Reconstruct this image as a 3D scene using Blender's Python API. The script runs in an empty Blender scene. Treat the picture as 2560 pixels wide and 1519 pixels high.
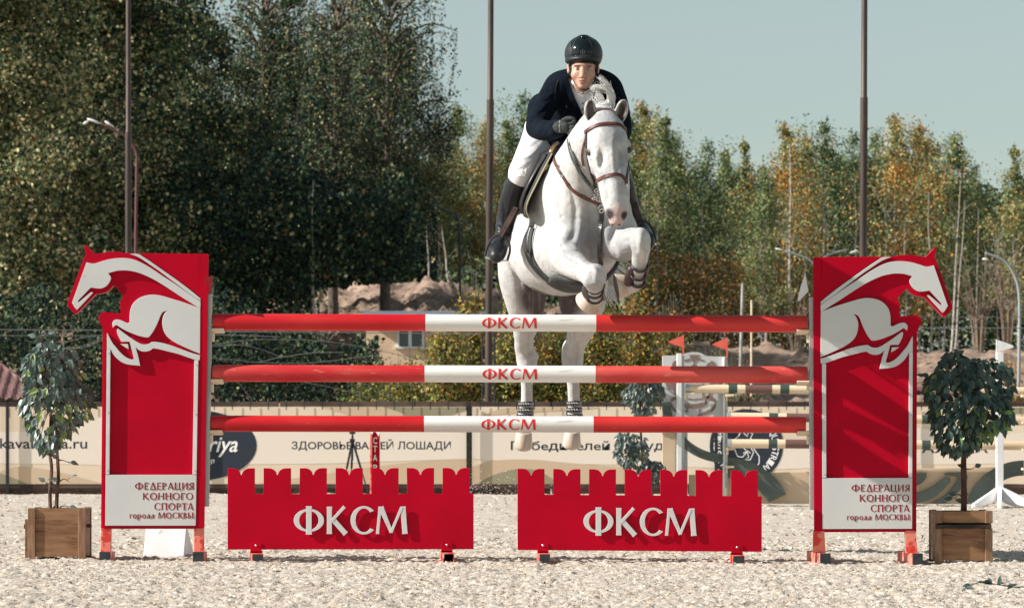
import bpy, bmesh, math, random
import numpy as np
from mathutils import Vector, Matrix
C = bpy.context.scene.collection
R = math.radians
# ---------------------------------------------------------------- camera, world, sun, exposure
FPX, DIST, CAMH, CX, HY = 9350.0, 22.0, 0.75, 1280.0, 1085.0
def W(px, py, Y=0.0):                       # photograph pixel at a depth -> metres
    s = FPX/(DIST+Y)
    return Vector(((px-CX)/s, Y, CAMH+(HY-py)/s))
def S(Y=0.0): return FPX/(DIST+Y)
sc = bpy.context.scene
cam = bpy.data.cameras.new('camera'); camo = bpy.data.objects.new('camera', cam); C.objects.link(camo)
camo.location = (0, -DIST, CAMH); camo.rotation_euler = (R(90), 0, 0)
cam.sensor_width = 36; cam.lens = FPX/2560*36; cam.shift_y = (HY-759.5)/2560
cam.clip_start = 0.5; cam.clip_end = 3000
cam.dof.use_dof = True; cam.dof.focus_distance = 22.0; cam.dof.aperture_fstop = 9.0
sc.camera = camo
SUN = Vector((-0.822, -0.172, 0.543)).normalized()
w = bpy.data.worlds.new('World'); sc.world = w; w.use_nodes = True
nt = w.node_tree; nt.nodes.clear()
sky = nt.nodes.new('ShaderNodeTexSky'); sky.sky_type = 'NISHITA'; sky.sun_disc = False
sky.sun_elevation = math.asin(SUN.z); sky.sun_rotation = math.atan2(SUN.x, SUN.y)
sky.air_density = 1.0; sky.dust_density = 0.6; sky.ozone_density = 1.0; sky.altitude = 0
hs = nt.nodes.new('ShaderNodeHueSaturation'); hs.inputs['Saturation'].default_value = 0.45
mx = nt.nodes.new('ShaderNodeMix'); mx.data_type = 'RGBA'; mx.blend_type = 'MULTIPLY'; mx.inputs['Factor'].default_value = 1
mx.inputs['B'].default_value = (0.90, 1.0, 0.955, 1)
bg = nt.nodes.new('ShaderNodeBackground'); bg.inputs['Strength'].default_value = 0.072
wo = nt.nodes.new('ShaderNodeOutputWorld')
nt.links.new(sky.outputs[0], hs.inputs['Color']); nt.links.new(hs.outputs[0], mx.inputs['A'])
nt.links.new(mx.outputs['Result'], bg.inputs['Color']); nt.links.new(bg.outputs[0], wo.inputs['Surface'])
sl = bpy.data.lights.new('sun', 'SUN'); sl.energy = 5.0; sl.angle = R(0.5); sl.color = (1.0, 0.95, 0.89)
slo = bpy.data.objects.new('sun', sl); C.objects.link(slo); slo.rotation_euler = SUN.to_track_quat('Z', 'Y').to_euler()
sc.view_settings.view_transform = 'Standard'; sc.view_settings.look = 'None'
sc.view_settings.exposure = 0.62; sc.view_settings.gamma = 1; sc.view_settings.use_curve_mapping = False
sc.cycles.max_bounces = 6; sc.cycles.diffuse_bounces = 3; sc.cycles.transparent_max_bounces = 6
sc.cycles.use_denoising = True
# ---------------------------------------------------------------- helpers
rng = np.random.default_rng(7); random.seed(7)
def srgb(r, g, b):
    f = lambda c: (c/255/12.92) if c/255 <= .04045 else ((c/255+.055)/1.055)**2.4
    return (f(r), f(g), f(b), 1)
def mat(name, col, col2=None, scale=8, rough=.7, bump=0, bscale=40, detail=4, contrast=(.35, .65), spec=.4, metal=0,
        vcol=None, stretch=None, col3=None, scale3=60, c3=(.62, .72), coat=0, transl=0, sheen=0, coords='Object'):
    m = bpy.data.materials.new(name); m.use_nodes = True; n = m.node_tree.nodes; L = m.node_tree.links
    b = n['Principled BSDF']; b.inputs['Roughness'].default_value = rough; b.inputs['Metallic'].default_value = metal
    b.inputs['Specular IOR Level'].default_value = spec
    if coat: b.inputs['Coat Weight'].default_value = coat; b.inputs['Coat Roughness'].default_value = .08
    if sheen: b.inputs['Sheen Weight'].default_value = sheen
    tc = n.new('ShaderNodeTexCoord'); src = tc.outputs[coords]
    if stretch:
        mp = n.new('ShaderNodeMapping'); mp.inputs['Scale'].default_value = stretch; L.new(src, mp.inputs[0]); src = mp.outputs[0]
    def noise(sc_, d=detail):
        t = n.new('ShaderNodeTexNoise'); t.inputs['Scale'].default_value = sc_; t.inputs['Detail'].default_value = d
        L.new(src, t.inputs['Vector']); return t.outputs['Fac']
    def ramp(fac, a, b_):
        r = n.new('ShaderNodeMapRange'); r.inputs[1].default_value = a; r.inputs[2].default_value = b_; r.interpolation_type = 'SMOOTHSTEP'
        L.new(fac, r.inputs[0]); return r.outputs[0]
    def mix(fac, A, B, mode='MIX'):
        x = n.new('ShaderNodeMix'); x.data_type = 'RGBA'; x.blend_type = mode
        for v, k in ((A, 'A'), (B, 'B')):
            if isinstance(v, tuple): x.inputs[k].default_value = v if len(v) == 4 else (*v, 1)
            else: L.new(v, x.inputs[k])
        if isinstance(fac, (int, float)): x.inputs['Factor'].default_value = fac
        else: L.new(fac, x.inputs['Factor'])
        return x.outputs['Result']
    cur = col if len(col) == 4 else (*col, 1)
    if vcol:
        a = n.new('ShaderNodeAttribute'); a.attribute_name = vcol; cur = a.outputs['Color']
    if col2: cur = mix(ramp(noise(scale), *contrast), cur, col2) if not vcol else mix(ramp(noise(scale), *contrast), cur, mix(1.0, cur, col2, 'MULTIPLY'))
    if col3: cur = mix(ramp(noise(scale3, 2), *c3), cur, col3)
    if isinstance(cur, tuple): b.inputs['Base Color'].default_value = cur
    else: L.new(cur, b.inputs['Base Color'])
    if bump:
        bp = n.new('ShaderNodeBump'); bp.inputs['Strength'].default_value = bump; bp.inputs['Distance'].default_value = .01
        L.new(noise(bscale, 3), bp.inputs['Height']); L.new(bp.outputs[0], b.inputs['Normal'])
    if transl:
        t = n.new('ShaderNodeBsdfTranslucent'); ms = n.new('ShaderNodeMixShader'); ms.inputs[0].default_value = transl
        if isinstance(cur, tuple): t.inputs['Color'].default_value = cur
        else: L.new(cur, t.inputs['Color'])
        L.new(b.outputs[0], ms.inputs[1]); L.new(t.outputs[0], ms.inputs[2]); L.new(ms.outputs[0], n['Material Output'].inputs[0])
    return m
ORG = {}
def tag(o, label=None, cat=None, group=None, kind=None):
    for k, v in (('label', label), ('category', cat), ('group', group), ('kind', kind)):
        if v: o[k] = v
    return o
def empty(name, loc, label=None, cat=None, group=None):
    o = bpy.data.objects.new(name, None); C.objects.link(o); o.location = loc; o.empty_display_size = .1
    ORG[o] = Vector(loc); return tag(o, label, cat, group)
def link(name, me, parent=None, loc=None):
    o = bpy.data.objects.new(name, me); C.objects.link(o)
    po = ORG.get(parent, Vector((0, 0, 0))) if parent else Vector((0, 0, 0))
    if parent: o.parent = parent
    wl = Vector(loc) if loc is not None else po.copy()
    o.location = wl-po; ORG[o] = wl
    return o
def npmesh(name, V, Fc, mats=(), mi=None, smooth=False, uni=None, cols=None, colname='col'):
    """V (n,3); Fc (m,k) array (k constant) or list"""
    me = bpy.data.meshes.new(name); V = np.asarray(V, np.float32)
    me.vertices.add(len(V)); me.vertices.foreach_set('co', V.ravel())
    if isinstance(Fc, np.ndarray):
        m, k = Fc.shape; me.loops.add(m*k); me.polygons.add(m)
        me.loops.foreach_set('vertex_index', Fc.astype(np.int32).ravel())
        me.polygons.foreach_set('loop_start', np.arange(0, m*k, k, dtype=np.int32))
    else:
        tot = [len(f) for f in Fc]; me.loops.add(sum(tot)); me.polygons.add(len(Fc))
        me.loops.foreach_set('vertex_index', np.fromiter((i for f in Fc for i in f), np.int32))
        me.polygons.foreach_set('loop_start', np.concatenate([[0], np.cumsum(tot)[:-1]]).astype(np.int32))
    for m_ in mats: me.materials.append(m_)
    if mi is not None: me.polygons.foreach_set('material_index', np.asarray(mi, np.int32))
    me.polygons.foreach_set('use_smooth', np.full(len(me.polygons), bool(smooth)))
    if cols is not None:
        dom = 'POINT' if len(cols) == len(V) else 'FACE'
        a = me.attributes.new(colname, 'FLOAT_COLOR', dom)
        c4 = np.ones((len(cols), 4), np.float32); c4[:, :3] = cols; a.data.foreach_set('color', c4.ravel())
    me.update(calc_edges=True); return me
class MB:                                    # collects shapes, builds ONE mesh object
    def __init__(s): s.v = []; s.f = []; s.m = []
    def add(s, vs, fs, mi=0):
        o = len(s.v); s.v += [tuple(v) for v in vs]; s.f += [tuple(i+o for i in f) for f in fs]; s.m += [mi]*len(fs); return s
    def box(s, a, b, mi=0):
        x0, y0, z0 = a; x1, y1, z1 = b
        return s.add([(x0,y0,z0),(x1,y0,z0),(x1,y1,z0),(x0,y1,z0),(x0,y0,z1),(x1,y0,z1),(x1,y1,z1),(x0,y1,z1)],
                     [(0,3,2,1),(4,5,6,7),(0,1,5,4),(1,2,6,5),(2,3,7,6),(3,0,4,7)], mi)
    def hexa(s, q, d, mi=0):                 # quad q (4 pts) extruded by vector d
        d = Vector(d); v = [Vector(p) for p in q]; v += [p+d for p in v]
        return s.add(v, [(0,1,2,3),(7,6,5,4),(0,4,5,1),(1,5,6,2),(2,6,7,3),(3,7,4,0)], mi)
    def prism(s, pts, d, mi=0, side=None):   # closed outline (3D pts) extruded by d
        n = len(pts); d = Vector(d); v = [Vector(p) for p in pts]; v += [p+d for p in v]
        s.add(v, [tuple(range(n)), tuple(range(2*n-1, n-1, -1))], mi)
        o = len(s.v)-2*n
        s.f += [(o+i, o+i+n, o+(i+1) % n+n, o+(i+1) % n) for i in range(n)]; s.m += [mi if side is None else side]*n; return s
    def tube(s, pts, rad, n=10, mi=0, cap=True, squash=None):
        pts = [Vector(p) for p in pts]; rad = rad if hasattr(rad, '__len__') else [rad]*len(pts)
        o = len(s.v); up = None
        for i, p in enumerate(pts):
            t = (pts[min(i+1, len(pts)-1)]-pts[max(i-1, 0)]).normalized()
            if up is None: up = Vector((0, 0, 1)) if abs(t.z) < .9 else Vector((0, -1, 0))
            a = t.cross(up).normalized(); b = a.cross(t).normalized(); up = b
            k1, k2 = squash or (1, 1)
            for j in range(n):
                q = 2*math.pi*j/n; s.v.append(tuple(p+(a*math.cos(q)*k1+b*math.sin(q)*k2)*rad[i]))
        for i in range(len(pts)-1):
            for j in range(n):
                s.f.append((o+i*n+j, o+i*n+(j+1) % n, o+(i+1)*n+(j+1) % n, o+(i+1)*n+j)); s.m.append(mi)
        if cap:
            s.f.append(tuple(o+j for j in range(n))[::-1]); s.f.append(tuple(o+(len(pts)-1)*n+j for j in range(n))); s.m += [mi, mi]
        return s
    def strap(s, pts, nrm, wd, th, mi=0):    # flat belt along pts, nrm = outward normals (list or one)
        pts = [Vector(p) for p in pts]; o = len(s.v)
        for i, p in enumerate(pts):
            t = (pts[min(i+1, len(pts)-1)]-pts[max(i-1, 0)]).normalized(); nn = Vector(nrm[i] if isinstance(nrm, list) else nrm)
            a = t.cross(nn).normalized(); nn = a.cross(t).normalized()
            for q in (-a*wd/2-nn*th/2, a*wd/2-nn*th/2, a*wd/2+nn*th/2, -a*wd/2+nn*th/2): s.v.append(tuple(p+q))
        for i in range(len(pts)-1):
            for j in range(4): s.f.append((o+i*4+j, o+i*4+(j+1) % 4, o+i*4+4+(j+1) % 4, o+i*4+4+j)); s.m.append(mi)
        e = o+(len(pts)-1)*4; s.f += [(o+3, o+2, o+1, o), (e, e+1, e+2, e+3)]; s.m += [mi, mi]; return s
    def ell(s, c, r, n=12, m=8, mi=0, rot=None):
        c = Vector(c); o = len(s.v); rot = rot or Matrix.Identity(3)
        for i in range(m+1):
            a = math.pi*i/m
            for j in range(n):
                q = 2*math.pi*j/n
                s.v.append(tuple(c+rot @ Vector((r[0]*math.sin(a)*math.cos(q), r[1]*math.sin(a)*math.sin(q), r[2]*math.cos(a)))))
        for i in range(m):
            for j in range(n): s.f.append((o+i*n+j, o+(i+1)*n+j, o+(i+1)*n+(j+1) % n, o+i*n+(j+1) % n)); s.m.append(mi)
        return s
    def build(s, name, mats, parent=None, loc=None, smooth=False, fix=True):
        mats = mats if isinstance(mats, (list, tuple)) else [mats]
        po = Vector(loc) if loc is not None else (ORG.get(parent, Vector((0, 0, 0))) if parent else Vector((0, 0, 0)))
        V = np.array(s.v, np.float64)-np.array(po)
        me = npmesh(name, V, s.f, mats, s.m, smooth)
        if fix:
            bm = bmesh.new(); bm.from_mesh(me); bmesh.ops.remove_doubles(bm, verts=bm.verts, dist=1e-6)
            bmesh.ops.recalc_face_normals(bm, faces=bm.faces); bm.to_mesh(me); bm.free()
        if smooth == 'auto':
            me.polygons.foreach_set('use_smooth', np.full(len(me.polygons), True)); me.set_sharp_from_angle(angle=R(38))
        return link(name, me, parent, loc)
def bevel(o, wd=.004, seg=1):
    m = o.modifiers.new('bevel', 'BEVEL'); m.width = wd; m.segments = seg; m.limit_method = 'ANGLE'; m.angle_limit = R(40); return o
def copy_tree(o, parent=None, off=(0, 0, 0)):
    c = o.copy(); C.objects.link(c)
    if parent: c.parent = parent
    else: c.location = Vector(o.location)+Vector(off)
    ORG[c] = ORG[o]+Vector(off)
    for ch in [x for x in bpy.data.objects if x.parent is o]: copy_tree(ch, c, off)
    return c
def smooth_poly(P, ang=38, sub=4):           # Catmull-Rom except at corners
    P = [np.array(p, float) for p in P]; n = len(P); out = []
    def corner(i):
        a = P[i]-P[i-1]; b = P[(i+1) % n]-P[i]; c = np.dot(a, b)/(np.linalg.norm(a)*np.linalg.norm(b)+1e-9)
        return math.degrees(math.acos(max(-1, min(1, c)))) > ang
    cs = [corner(i) for i in range(n)]
    for i in range(n):
        p1, p2 = P[i], P[(i+1) % n]
        p0 = 2*p1-p2 if cs[i] else P[i-1]; p3 = 2*p2-p1 if cs[(i+1) % n] else P[(i+2) % n]
        out.append(tuple(p1))
        if cs[i] and cs[(i+1) % n]: continue
        for k in range(1, sub):
            t = k/sub
            out.append(tuple(.5*((2*p1)+(-p0+p2)*t+(2*p0-5*p1+4*p2-p3)*t*t+(-p0+3*p1-3*p2+p3)*t**3)))
    return out
def curve_pts(P, sub=6):
    P = [Vector(p) for p in P]; out = []
    for i in range(len(P)-1):
        p1, p2 = P[i], P[i+1]; p0 = P[i-1] if i else 2*p1-p2; p3 = P[i+2] if i+2 < len(P) else 2*p2-p1
        for k in range(sub):
            t = k/sub; out.append(.5*((2*p1)+(-p0+p2)*t+(2*p0-5*p1+4*p2-p3)*t*t+(-p0+3*p1-3*p2+p3)*t**3))
    out.append(P[-1]); return out
def vnoise(x, y, seed=0):                    # value noise for numpy arrays
    xi = np.floor(x).astype(np.int64); yi = np.floor(y).astype(np.int64); xf = x-xi; yf = y-yi
    def h(a, b):
        n = (a*374761393+b*668265263+seed*1442695041) & 0xffffffff
        n = ((n ^ (n >> 13))*1274126177) & 0xffffffff; return ((n ^ (n >> 16)) & 0xffff)/65535.0
    u = xf*xf*(3-2*xf); v = yf*yf*(3-2*yf)
    return (h(xi, yi)*(1-u)+h(xi+1, yi)*u)*(1-v)+(h(xi, yi+1)*(1-u)+h(xi+1, yi+1)*u)*v
def fbm(x, y, o=4, seed=0):
    t = 0; a = 1; s_ = 0
    for i in range(o): t = t+a*vnoise(x*2**i, y*2**i, seed+i); s_ += a; a *= .55
    return t/s_
# ---------------------------------------------------------------- flared Cyrillic letters
def stem(x0, y0, x1, y1, w0, w1=None, fl=.12):
    w1 = w0 if w1 is None else w1; d = np.array((x1-x0, y1-y0), float); L_ = np.linalg.norm(d); d /= L_
    nn = np.array((-d[1], d[0])); out = []
    prof = [(0, 1+fl), (.12, 1), (.88, 1), (1, 1+fl)]
    a = []; b = []
    for t, k in prof:
        p = np.array((x0, y0))+d*L_*t; ww = (w0+(w1-w0)*t)*k/2
        a.append(tuple(p+nn*ww)); b.append(tuple(p-nn*ww))
    return a+b[::-1]
def arc(cx, cy, rx, ry, a0, a1, tv, th, n=14):
    o_ = []; i_ = []
    for k in range(n+1):
        a = R(a0+(a1-a0)*k/n); c, s_ = math.cos(a), math.sin(a)
        o_.append((cx+rx*c, cy+ry*s_)); i_.append((cx+(rx-tv)*c, cy+(ry-th)*s_))
    return o_+i_[::-1]
T, t = .17, .09
G = {
 'Ф': (1.22, [arc(.60, .5, .56, .42, 84, 276, .2, .075, 18), arc(.60, .5, .56, .42, -96, 96, .2, .075, 18), stem(.60, -.02, .60, 1.02, .2)]),
 'К': (.84, [stem(.12, 0, .12, 1, .18), stem(.2, .48, .68, 1, t*1.25), stem(.26, .52, .73, 0, .19)]),
 'С': (.92, [arc(.54, .5, .50, .52, 42, 318, .19, .085, 20)]),
 'М': (1.26, [stem(.1, 0, .2, 1, .11), stem(.22, .98, .62, .05, .2, .12), stem(.60, .05, 1.0, .98, .1), stem(1.04, 1, 1.12, 0, .19)]),
 'Е': (.62, [stem(.12, 0, .12, 1, T), stem(.2, .955, .54, .955, t), stem(.2, .52, .5, .52, t), stem(.2, .045, .56, .045, t)]),
 'Д': (.94, [stem(.12, 0, .46, 1.02, t), stem(.46, 1.02, .8, 0, T), stem(.1, .04, .84, .04, t)]),
 'Р': (.66, [stem(.12, 0, .12, 1, T), arc(.2, .72, .42, .28, -90, 90, T, t)]),
 'А': (.86, [stem(.06, 0, .4, 1, t), stem(.4, 1, .76, 0, T), stem(.2, .32, .6, .32, t)]),
 'Ц': (.92, [stem(.12, 0, .12, 1, T), stem(.66, 0, .66, 1, T), stem(.1, .045, .84, .045, t), stem(.82, .08, .82, -.18, t)]),
 'И': (.86, [stem(.12, 0, .12, 1, T), stem(.7, 0, .7, 1, T), stem(.14, .06, .68, .94, t)]),
 'Я': (.72, [stem(.58, 0, .58, 1, T), arc(.5, .72, .42, .28, 90, 270, T, t), stem(.44, .46, .1, 0, T)]),
 'О': (1.06, [arc(.5, .5, .48, .52, 0, 181, T, t, 20), arc(.5, .5, .48, .52, 179, 361, T, t, 20)]),
 'Н': (.88, [stem(.12, 0, .12, 1, T), stem(.7, 0, .7, 1, T), stem(.2, .52, .62, .52, t)]),
 'Г': (.6, [stem(.12, 0, .12, 1, T), stem(.2, .955, .56, .955, t)]),
 'П': (.88, [stem(.12, 0, .12, 1, T), stem(.7, 0, .7, 1, T), stem(.1, .955, .72, .955, t)]),
 'Т': (.72, [stem(.34, 0, .34, 1, T), stem(.0, .955, .68, .955, t)]),
 'В': (.68, [stem(.12, 0, .12, 1, T), arc(.18, .76, .38, .24, -90, 90, T*.9, t), arc(.18, .27, .42, .27, -90, 90, T, t)]),
 'Ы': (1.0, [stem(.12, 0, .12, 1, T), arc(.18, .28, .4, .28, -90, 90, T, t), stem(.82, 0, .82, 1, T)]),
 'г': (.46, [stem(.1, 0, .1, .68, T), stem(.16, .64, .42, .64, t)]),
 'о': (.74, [arc(.34, .34, .34, .36, 0, 181, T, t), arc(.34, .34, .34, .36, 179, 361, T, t)]),
 'р': (.74, [stem(.1, -.3, .1, .68, T), arc(.34, .34, .34, .36, -150, 150, T, t)]),
 'д': (.68, [stem(.08, 0, .3, .7, t), stem(.3, .7, .56, 0, T), stem(.06, .04, .6, .04, t)]),
 'а': (.62, [stem(.46, 0, .46, .6, T), arc(.3, .2, .28, .2, 60, 320, T*.8, t), arc(.3, .46, .25, .22, 20, 150, T, t)]),
 ' ': (.4, [])}
def letter_polys(txt, gap=.06):
    x = 0; out = []
    for ch in txt:
        wd, ps = G[ch]; out += [[(a+x, b) for a, b in p] for p in ps]; x += wd+gap
    return out, x-gap
def flat_letters(mb, txt, px0, px1, py_base, py_top, Y, th, mi=0, x_of=None):
    """lettering on a plane facing the camera; slope lets the baseline follow the board"""
    ps, wd = letter_polys(txt); A = W(px0, py_base, Y); B = W(px1, py_base, Y); H = W(px0, py_top, Y).z-A.z; k = (B.x-A.x)/wd
    for i, p in enumerate(ps):
        mb.prism([(A.x+a*k, Y, A.z+b*H) for a, b in p], (0, -th-.0004*(i % 5), 0), mi)
def font_text(name, txt, px0, px1, py_base, cap_px, Y, material, parent, bold=0.0, shear=0, th=.002, fit=True):
    cu = bpy.data.curves.new(name, 'FONT'); cu.body = txt.translate(str.maketrans('РВАЕОСТраеос', 'PBAEOCTpaeoc')); cu.size = 1; cu.resolution_u = 3; cu.offset = bold; cu.shear = shear; cu.extrude = 0
    o = bpy.data.objects.new(name+'_tmp', cu); C.objects.link(o); bpy.context.view_layer.update()
    me = bpy.data.meshes.new_from_object(o.evaluated_get(bpy.context.evaluated_depsgraph_get()))
    bpy.data.objects.remove(o); n = len(me.vertices); co = np.empty(n*3, np.float32); me.vertices.foreach_get('co', co); co = co.reshape(-1, 3)
    x0, x1 = co[:, 0].min(), co[:, 0].max(); A = W(px0, py_base, Y); B = W(px1, py_base, Y)
    kz = cap_px/S(Y)/.72; kx = (B.x-A.x)/(x1-x0) if fit else kz
    po = ORG.get(parent, Vector((0, 0, 0)))
    out = np.stack([A.x+(co[:, 0]-x0)*kx, np.full(n, Y-th), A.z+co[:, 1]*kz], 1)-np.array(po)
    me.vertices.foreach_set('co', out.astype(np.float32).ravel()); me.materials.clear(); me.materials.append(material); me.update(); me.name = name
    return link(name, me, parent)
# ---------------------------------------------------------------- materials
M = {}
M['red'] = mat('red_paint', srgb(184, 0, 36), srgb(170, 0, 32), 3, .45, .10, 900, spec=.10, col3=srgb(206, 120, 116), scale3=95, c3=(.75, .82), contrast=(.3, .7))
M['relief'] = mat('white_board', (.62, .62, .60), (.57, .57, .56), 2, .45, .06, 600, col3=(.40, .37, .33, 1), scale3=26, c3=(.70, .80))
M['strip'] = mat('white_strip', (.66, .66, .65), (.58, .58, .57), 6, .5)
M['cream'] = mat('cream_plastic', (.78, .66, .48), (.70, .58, .42), 12, .45)
M['metal'] = mat('zinc_metal', (.50, .52, .50), (.36, .38, .37), 9, .42, metal=.5, stretch=(1, 1, .3))
M['dullred'] = mat('faded_red_paint', srgb(226, 132, 112), srgb(206, 60, 50), 16, .5, contrast=(.50, .56))
M['rubber'] = mat('black_rubber', (.018, .022, .028), (.035, .04, .045), 30, .6)
M['chrome'] = mat('bolt_steel', (.7, .7, .7), rough=.25, metal=1)
M['lettertxt'] = mat('dark_red_lettering', srgb(138, 8, 30), rough=.5)
M['wood'] = mat('planter_plywood', srgb(150, 112, 80), srgb(112, 76, 50), 5, .6, .12, 90, stretch=(1, 1, 6), contrast=(.3, .7), col3=srgb(86, 56, 38), scale3=9, c3=(.6, .75))
M['wood2'] = mat('planter_slat', srgb(150, 118, 92), srgb(120, 88, 64), 6, .6, .1, 90, stretch=(6, 6, 1))
M['darkwood'] = mat('dark_wood', srgb(70, 52, 42), srgb(36, 28, 26), 8, .7)
M['bark'] = mat('stem_bark', srgb(118, 92, 72), srgb(70, 50, 40), 30, .8, .3, 120, stretch=(1, 1, .4))
M['bark_dark'] = mat('dark_stem_bark', srgb(92, 62, 48), srgb(52, 34, 28), 30, .8, .3, 120, stretch=(1, 1, .4))
M['white'] = mat('white_paint', (.80, .80, .80), (.72, .72, .72), 6, .4, col3=(.55, .52, .47, 1), scale3=20, c3=(.66, .75))
def ramp_red_pole():
    return (mat('pole_red', srgb(190, 8, 26), srgb(206, 52, 48), 4, .46, .12, 150, stretch=(.25, 1, 1), col3=srgb(214, 120, 104), scale3=60, c3=(.70, .82)),
            mat('pole_red_worn', srgb(190, 30, 38), srgb(208, 84, 76), 5, .55, .15, 150, stretch=(.25, 1, 1), col3=srgb(206, 126, 112), scale3=48, c3=(.62, .84)))
M['pred'], M['predw'] = ramp_red_pole()
M['pwhite'] = mat('pole_white', (.80, .79, .76), (.72, .70, .66), 6, .42, .12, 150, stretch=(.15, 1, 1), col3=(.40, .34, .28, 1), scale3=26, c3=(.62, .76))
M['pgrey'] = mat('pole_underside_dust', (.62, .59, .52), rough=.6)
M['lred'] = mat('red_letters', srgb(205, 40, 40), srgb(216, 96, 84), 40, .5, contrast=(.55, .7))
# ---------------------------------------------------------------- ground
def gz(x, y):
    x = np.asarray(x, float); y = np.asarray(y, float)
    return -.0043*x*np.exp(-(y/9)**2)
def micro(x, y, far=False):
    h = .024*(fbm(x*1.6, y*1.1, 3, 11)-.5)+.018*(fbm(x*7, y*4, 3, 5)-.5)
    c = np.clip(fbm(x*22, y*14, 3, 23)-.52, 0, 1)
    h = h+.040*c
    if not far: h = h+.026*np.clip(vnoise(x*52, y*40, 31)-.5, 0, 1)*np.clip(fbm(x*4, y*3, 2, 44)*3-.9, 0, 1)+.010*(vnoise(x*64, y*60, 8)-.5)+.035*np.clip(vnoise(x*24, y*20, 77)-.70, 0, 1)*np.clip(fbm(x*3, y*2, 2, 45)*3-1.1, 0, 1)
    if False:
        rr = np.random.default_rng(88); hx = rr.uniform(-4, 4, 150); hy = rr.uniform(-7, 4, 150)
        for a, b in zip(hx, hy):
            i0 = np.abs(y[:, 0]-b) < .3 if x.ndim == 2 else None
            if x.ndim != 2: break
            j0 = np.abs(x[0]-a) < .22; ii = np.where(i0)[0]; jj = np.where(j0)[0]
            if len(ii) and len(jj):
                s_ = np.ix_(ii, jj); d = np.sqrt(((x[s_]-a)/.075)**2+((y[s_]-b)/.085)**2); h[s_] += -.022*np.exp(-d**2)+.016*np.exp(-((d-1.5)/.45)**2)
    return h
M['sand'] = mat('sand_footing', (.58, .52, .45), (.43, .36, .29), 9, .95, .5, 160, detail=6, contrast=(.35, .7), col3=(.26, .18, .12, 1), scale3=30, c3=(.64, .70), spec=.1)
def grid(name, x0, x1, dx, y0, y1, dy, far, material, zf=None):
    xs = np.arange(x0, x1+dx/2, dx); ys = np.arange(y0, y1+dy/2, dy); X, Y_ = np.meshgrid(xs, ys)
    Z = gz(X, Y_)+micro(X, Y_, far) if zf is None else zf(X, Y_)
    V = np.stack([X.ravel(), Y_.ravel(), Z.ravel()], 1); nx, ny = len(xs), len(ys)
    i = np.arange(nx*ny).reshape(ny, nx); F = np.stack([i[:-1, :-1], i[:-1, 1:], i[1:, 1:], i[1:, :-1]], -1).reshape(-1, 4)
    return V, F
V1, F1 = grid('a', -4.4, 4.4, .013, -7.5, 4.5, .013, False, None)
V2, F2 = grid('b', -10, 10, .045, 4.5, 28, .045, True, None)
k = (V2[:, 1] > 27.5)|(abs(V2[:, 0]) > 9.9); V2[k, 2] -= .03
V3, F3 = grid('c', -10, -4.4, .06, -7.5, 4.5, .06, True, None); V4, F4 = grid('d', 4.4, 10, .06, -7.5, 4.5, .06, True, None)
VV = np.concatenate([V1, V2, V3, V4]); n1, n2, n3 = len(V1), len(V1)+len(V2), len(V1)+len(V2)+len(V3)
sand = link('arena_sand', npmesh('arena_sand', VV, np.concatenate([F1, F2+n1, F3+n2, F4+n3]), [M['sand']], smooth=True)); tag(sand, kind='structure')
M['outer'] = mat('outer_ground', (.36, .29, .21), (.20, .18, .10), .3, .95, .3, 8, col3=(.10, .11, .045, 1), scale3=1.5, c3=(.5, .6))
o = MB().add([(-900, -200, -.08), (900, -200, -.08), (900, 1400, -.08), (-900, 1400, -.08)], [(0, 1, 2, 3)]).build('outer_ground', M['outer'], fix=False); tag(o, kind='structure')
def flakes(n, xr, yr, s0, s1, seed=1, yl=None):
    r = np.random.default_rng(seed); x = r.uniform(*xr, n); y = yr[0]+(yr[1]-yr[0])*r.uniform(0, 1, n)**1.3
    z = gz(x, y)+micro(x, y, yr[0] > 4.4)+.003
    L_ = r.uniform(s0, s1, n)*r.uniform(.4, 1.4, n); a = r.uniform(0, 6.28, n); tl = np.abs(r.normal(0, .35, n)); z = z+L_*.12; wd = L_*r.uniform(.18, .6, n)
    u = np.stack([np.cos(a)*np.cos(tl), np.sin(a)*np.cos(tl), np.sin(tl)], 1)*L_[:, None]
    v = np.stack([-np.sin(a), np.cos(a), r.normal(0, .6, n)], 1)*wd[:, None]; c = np.stack([x, y, z], 1)
    V = np.stack([c-u, c-v, c+u, c+v], 1).reshape(-1, 3); F = np.arange(4*n).reshape(-1, 4)
    pal = np.array([(.70, .63, .545), (.60, .51, .41), (.52, .39, .26), (.26, .19, .13), (.72, .68, .62), (.34, .32, .30)])
    return V, F, pal[r.choice(6, n, p=[.28, .22, .17, .14, .10, .09])]
a1 = flakes(85000, (-4, 4), (-7, 3.5), .0025, .010, 1); a2 = flakes(16000, (-6.5, 6.5), (2.5, 24), .008, .02, 2)
V = np.concatenate([a1[0], a2[0]]); F = np.concatenate([a1[1], a2[1]+len(a1[0])]); cc = np.concatenate([a1[2], a2[2]])
M['flake'] = mat('wood_fibre', (1, 1, 1, 1), vcol='col', rough=.9, spec=.1)
o = link('sand_fibres', npmesh('sand_fibres', V, F, [M['flake']], cols=cc)); tag(o, 'pale wood fibre and grit strewn over the sand', 'footing', kind='stuff')
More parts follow.
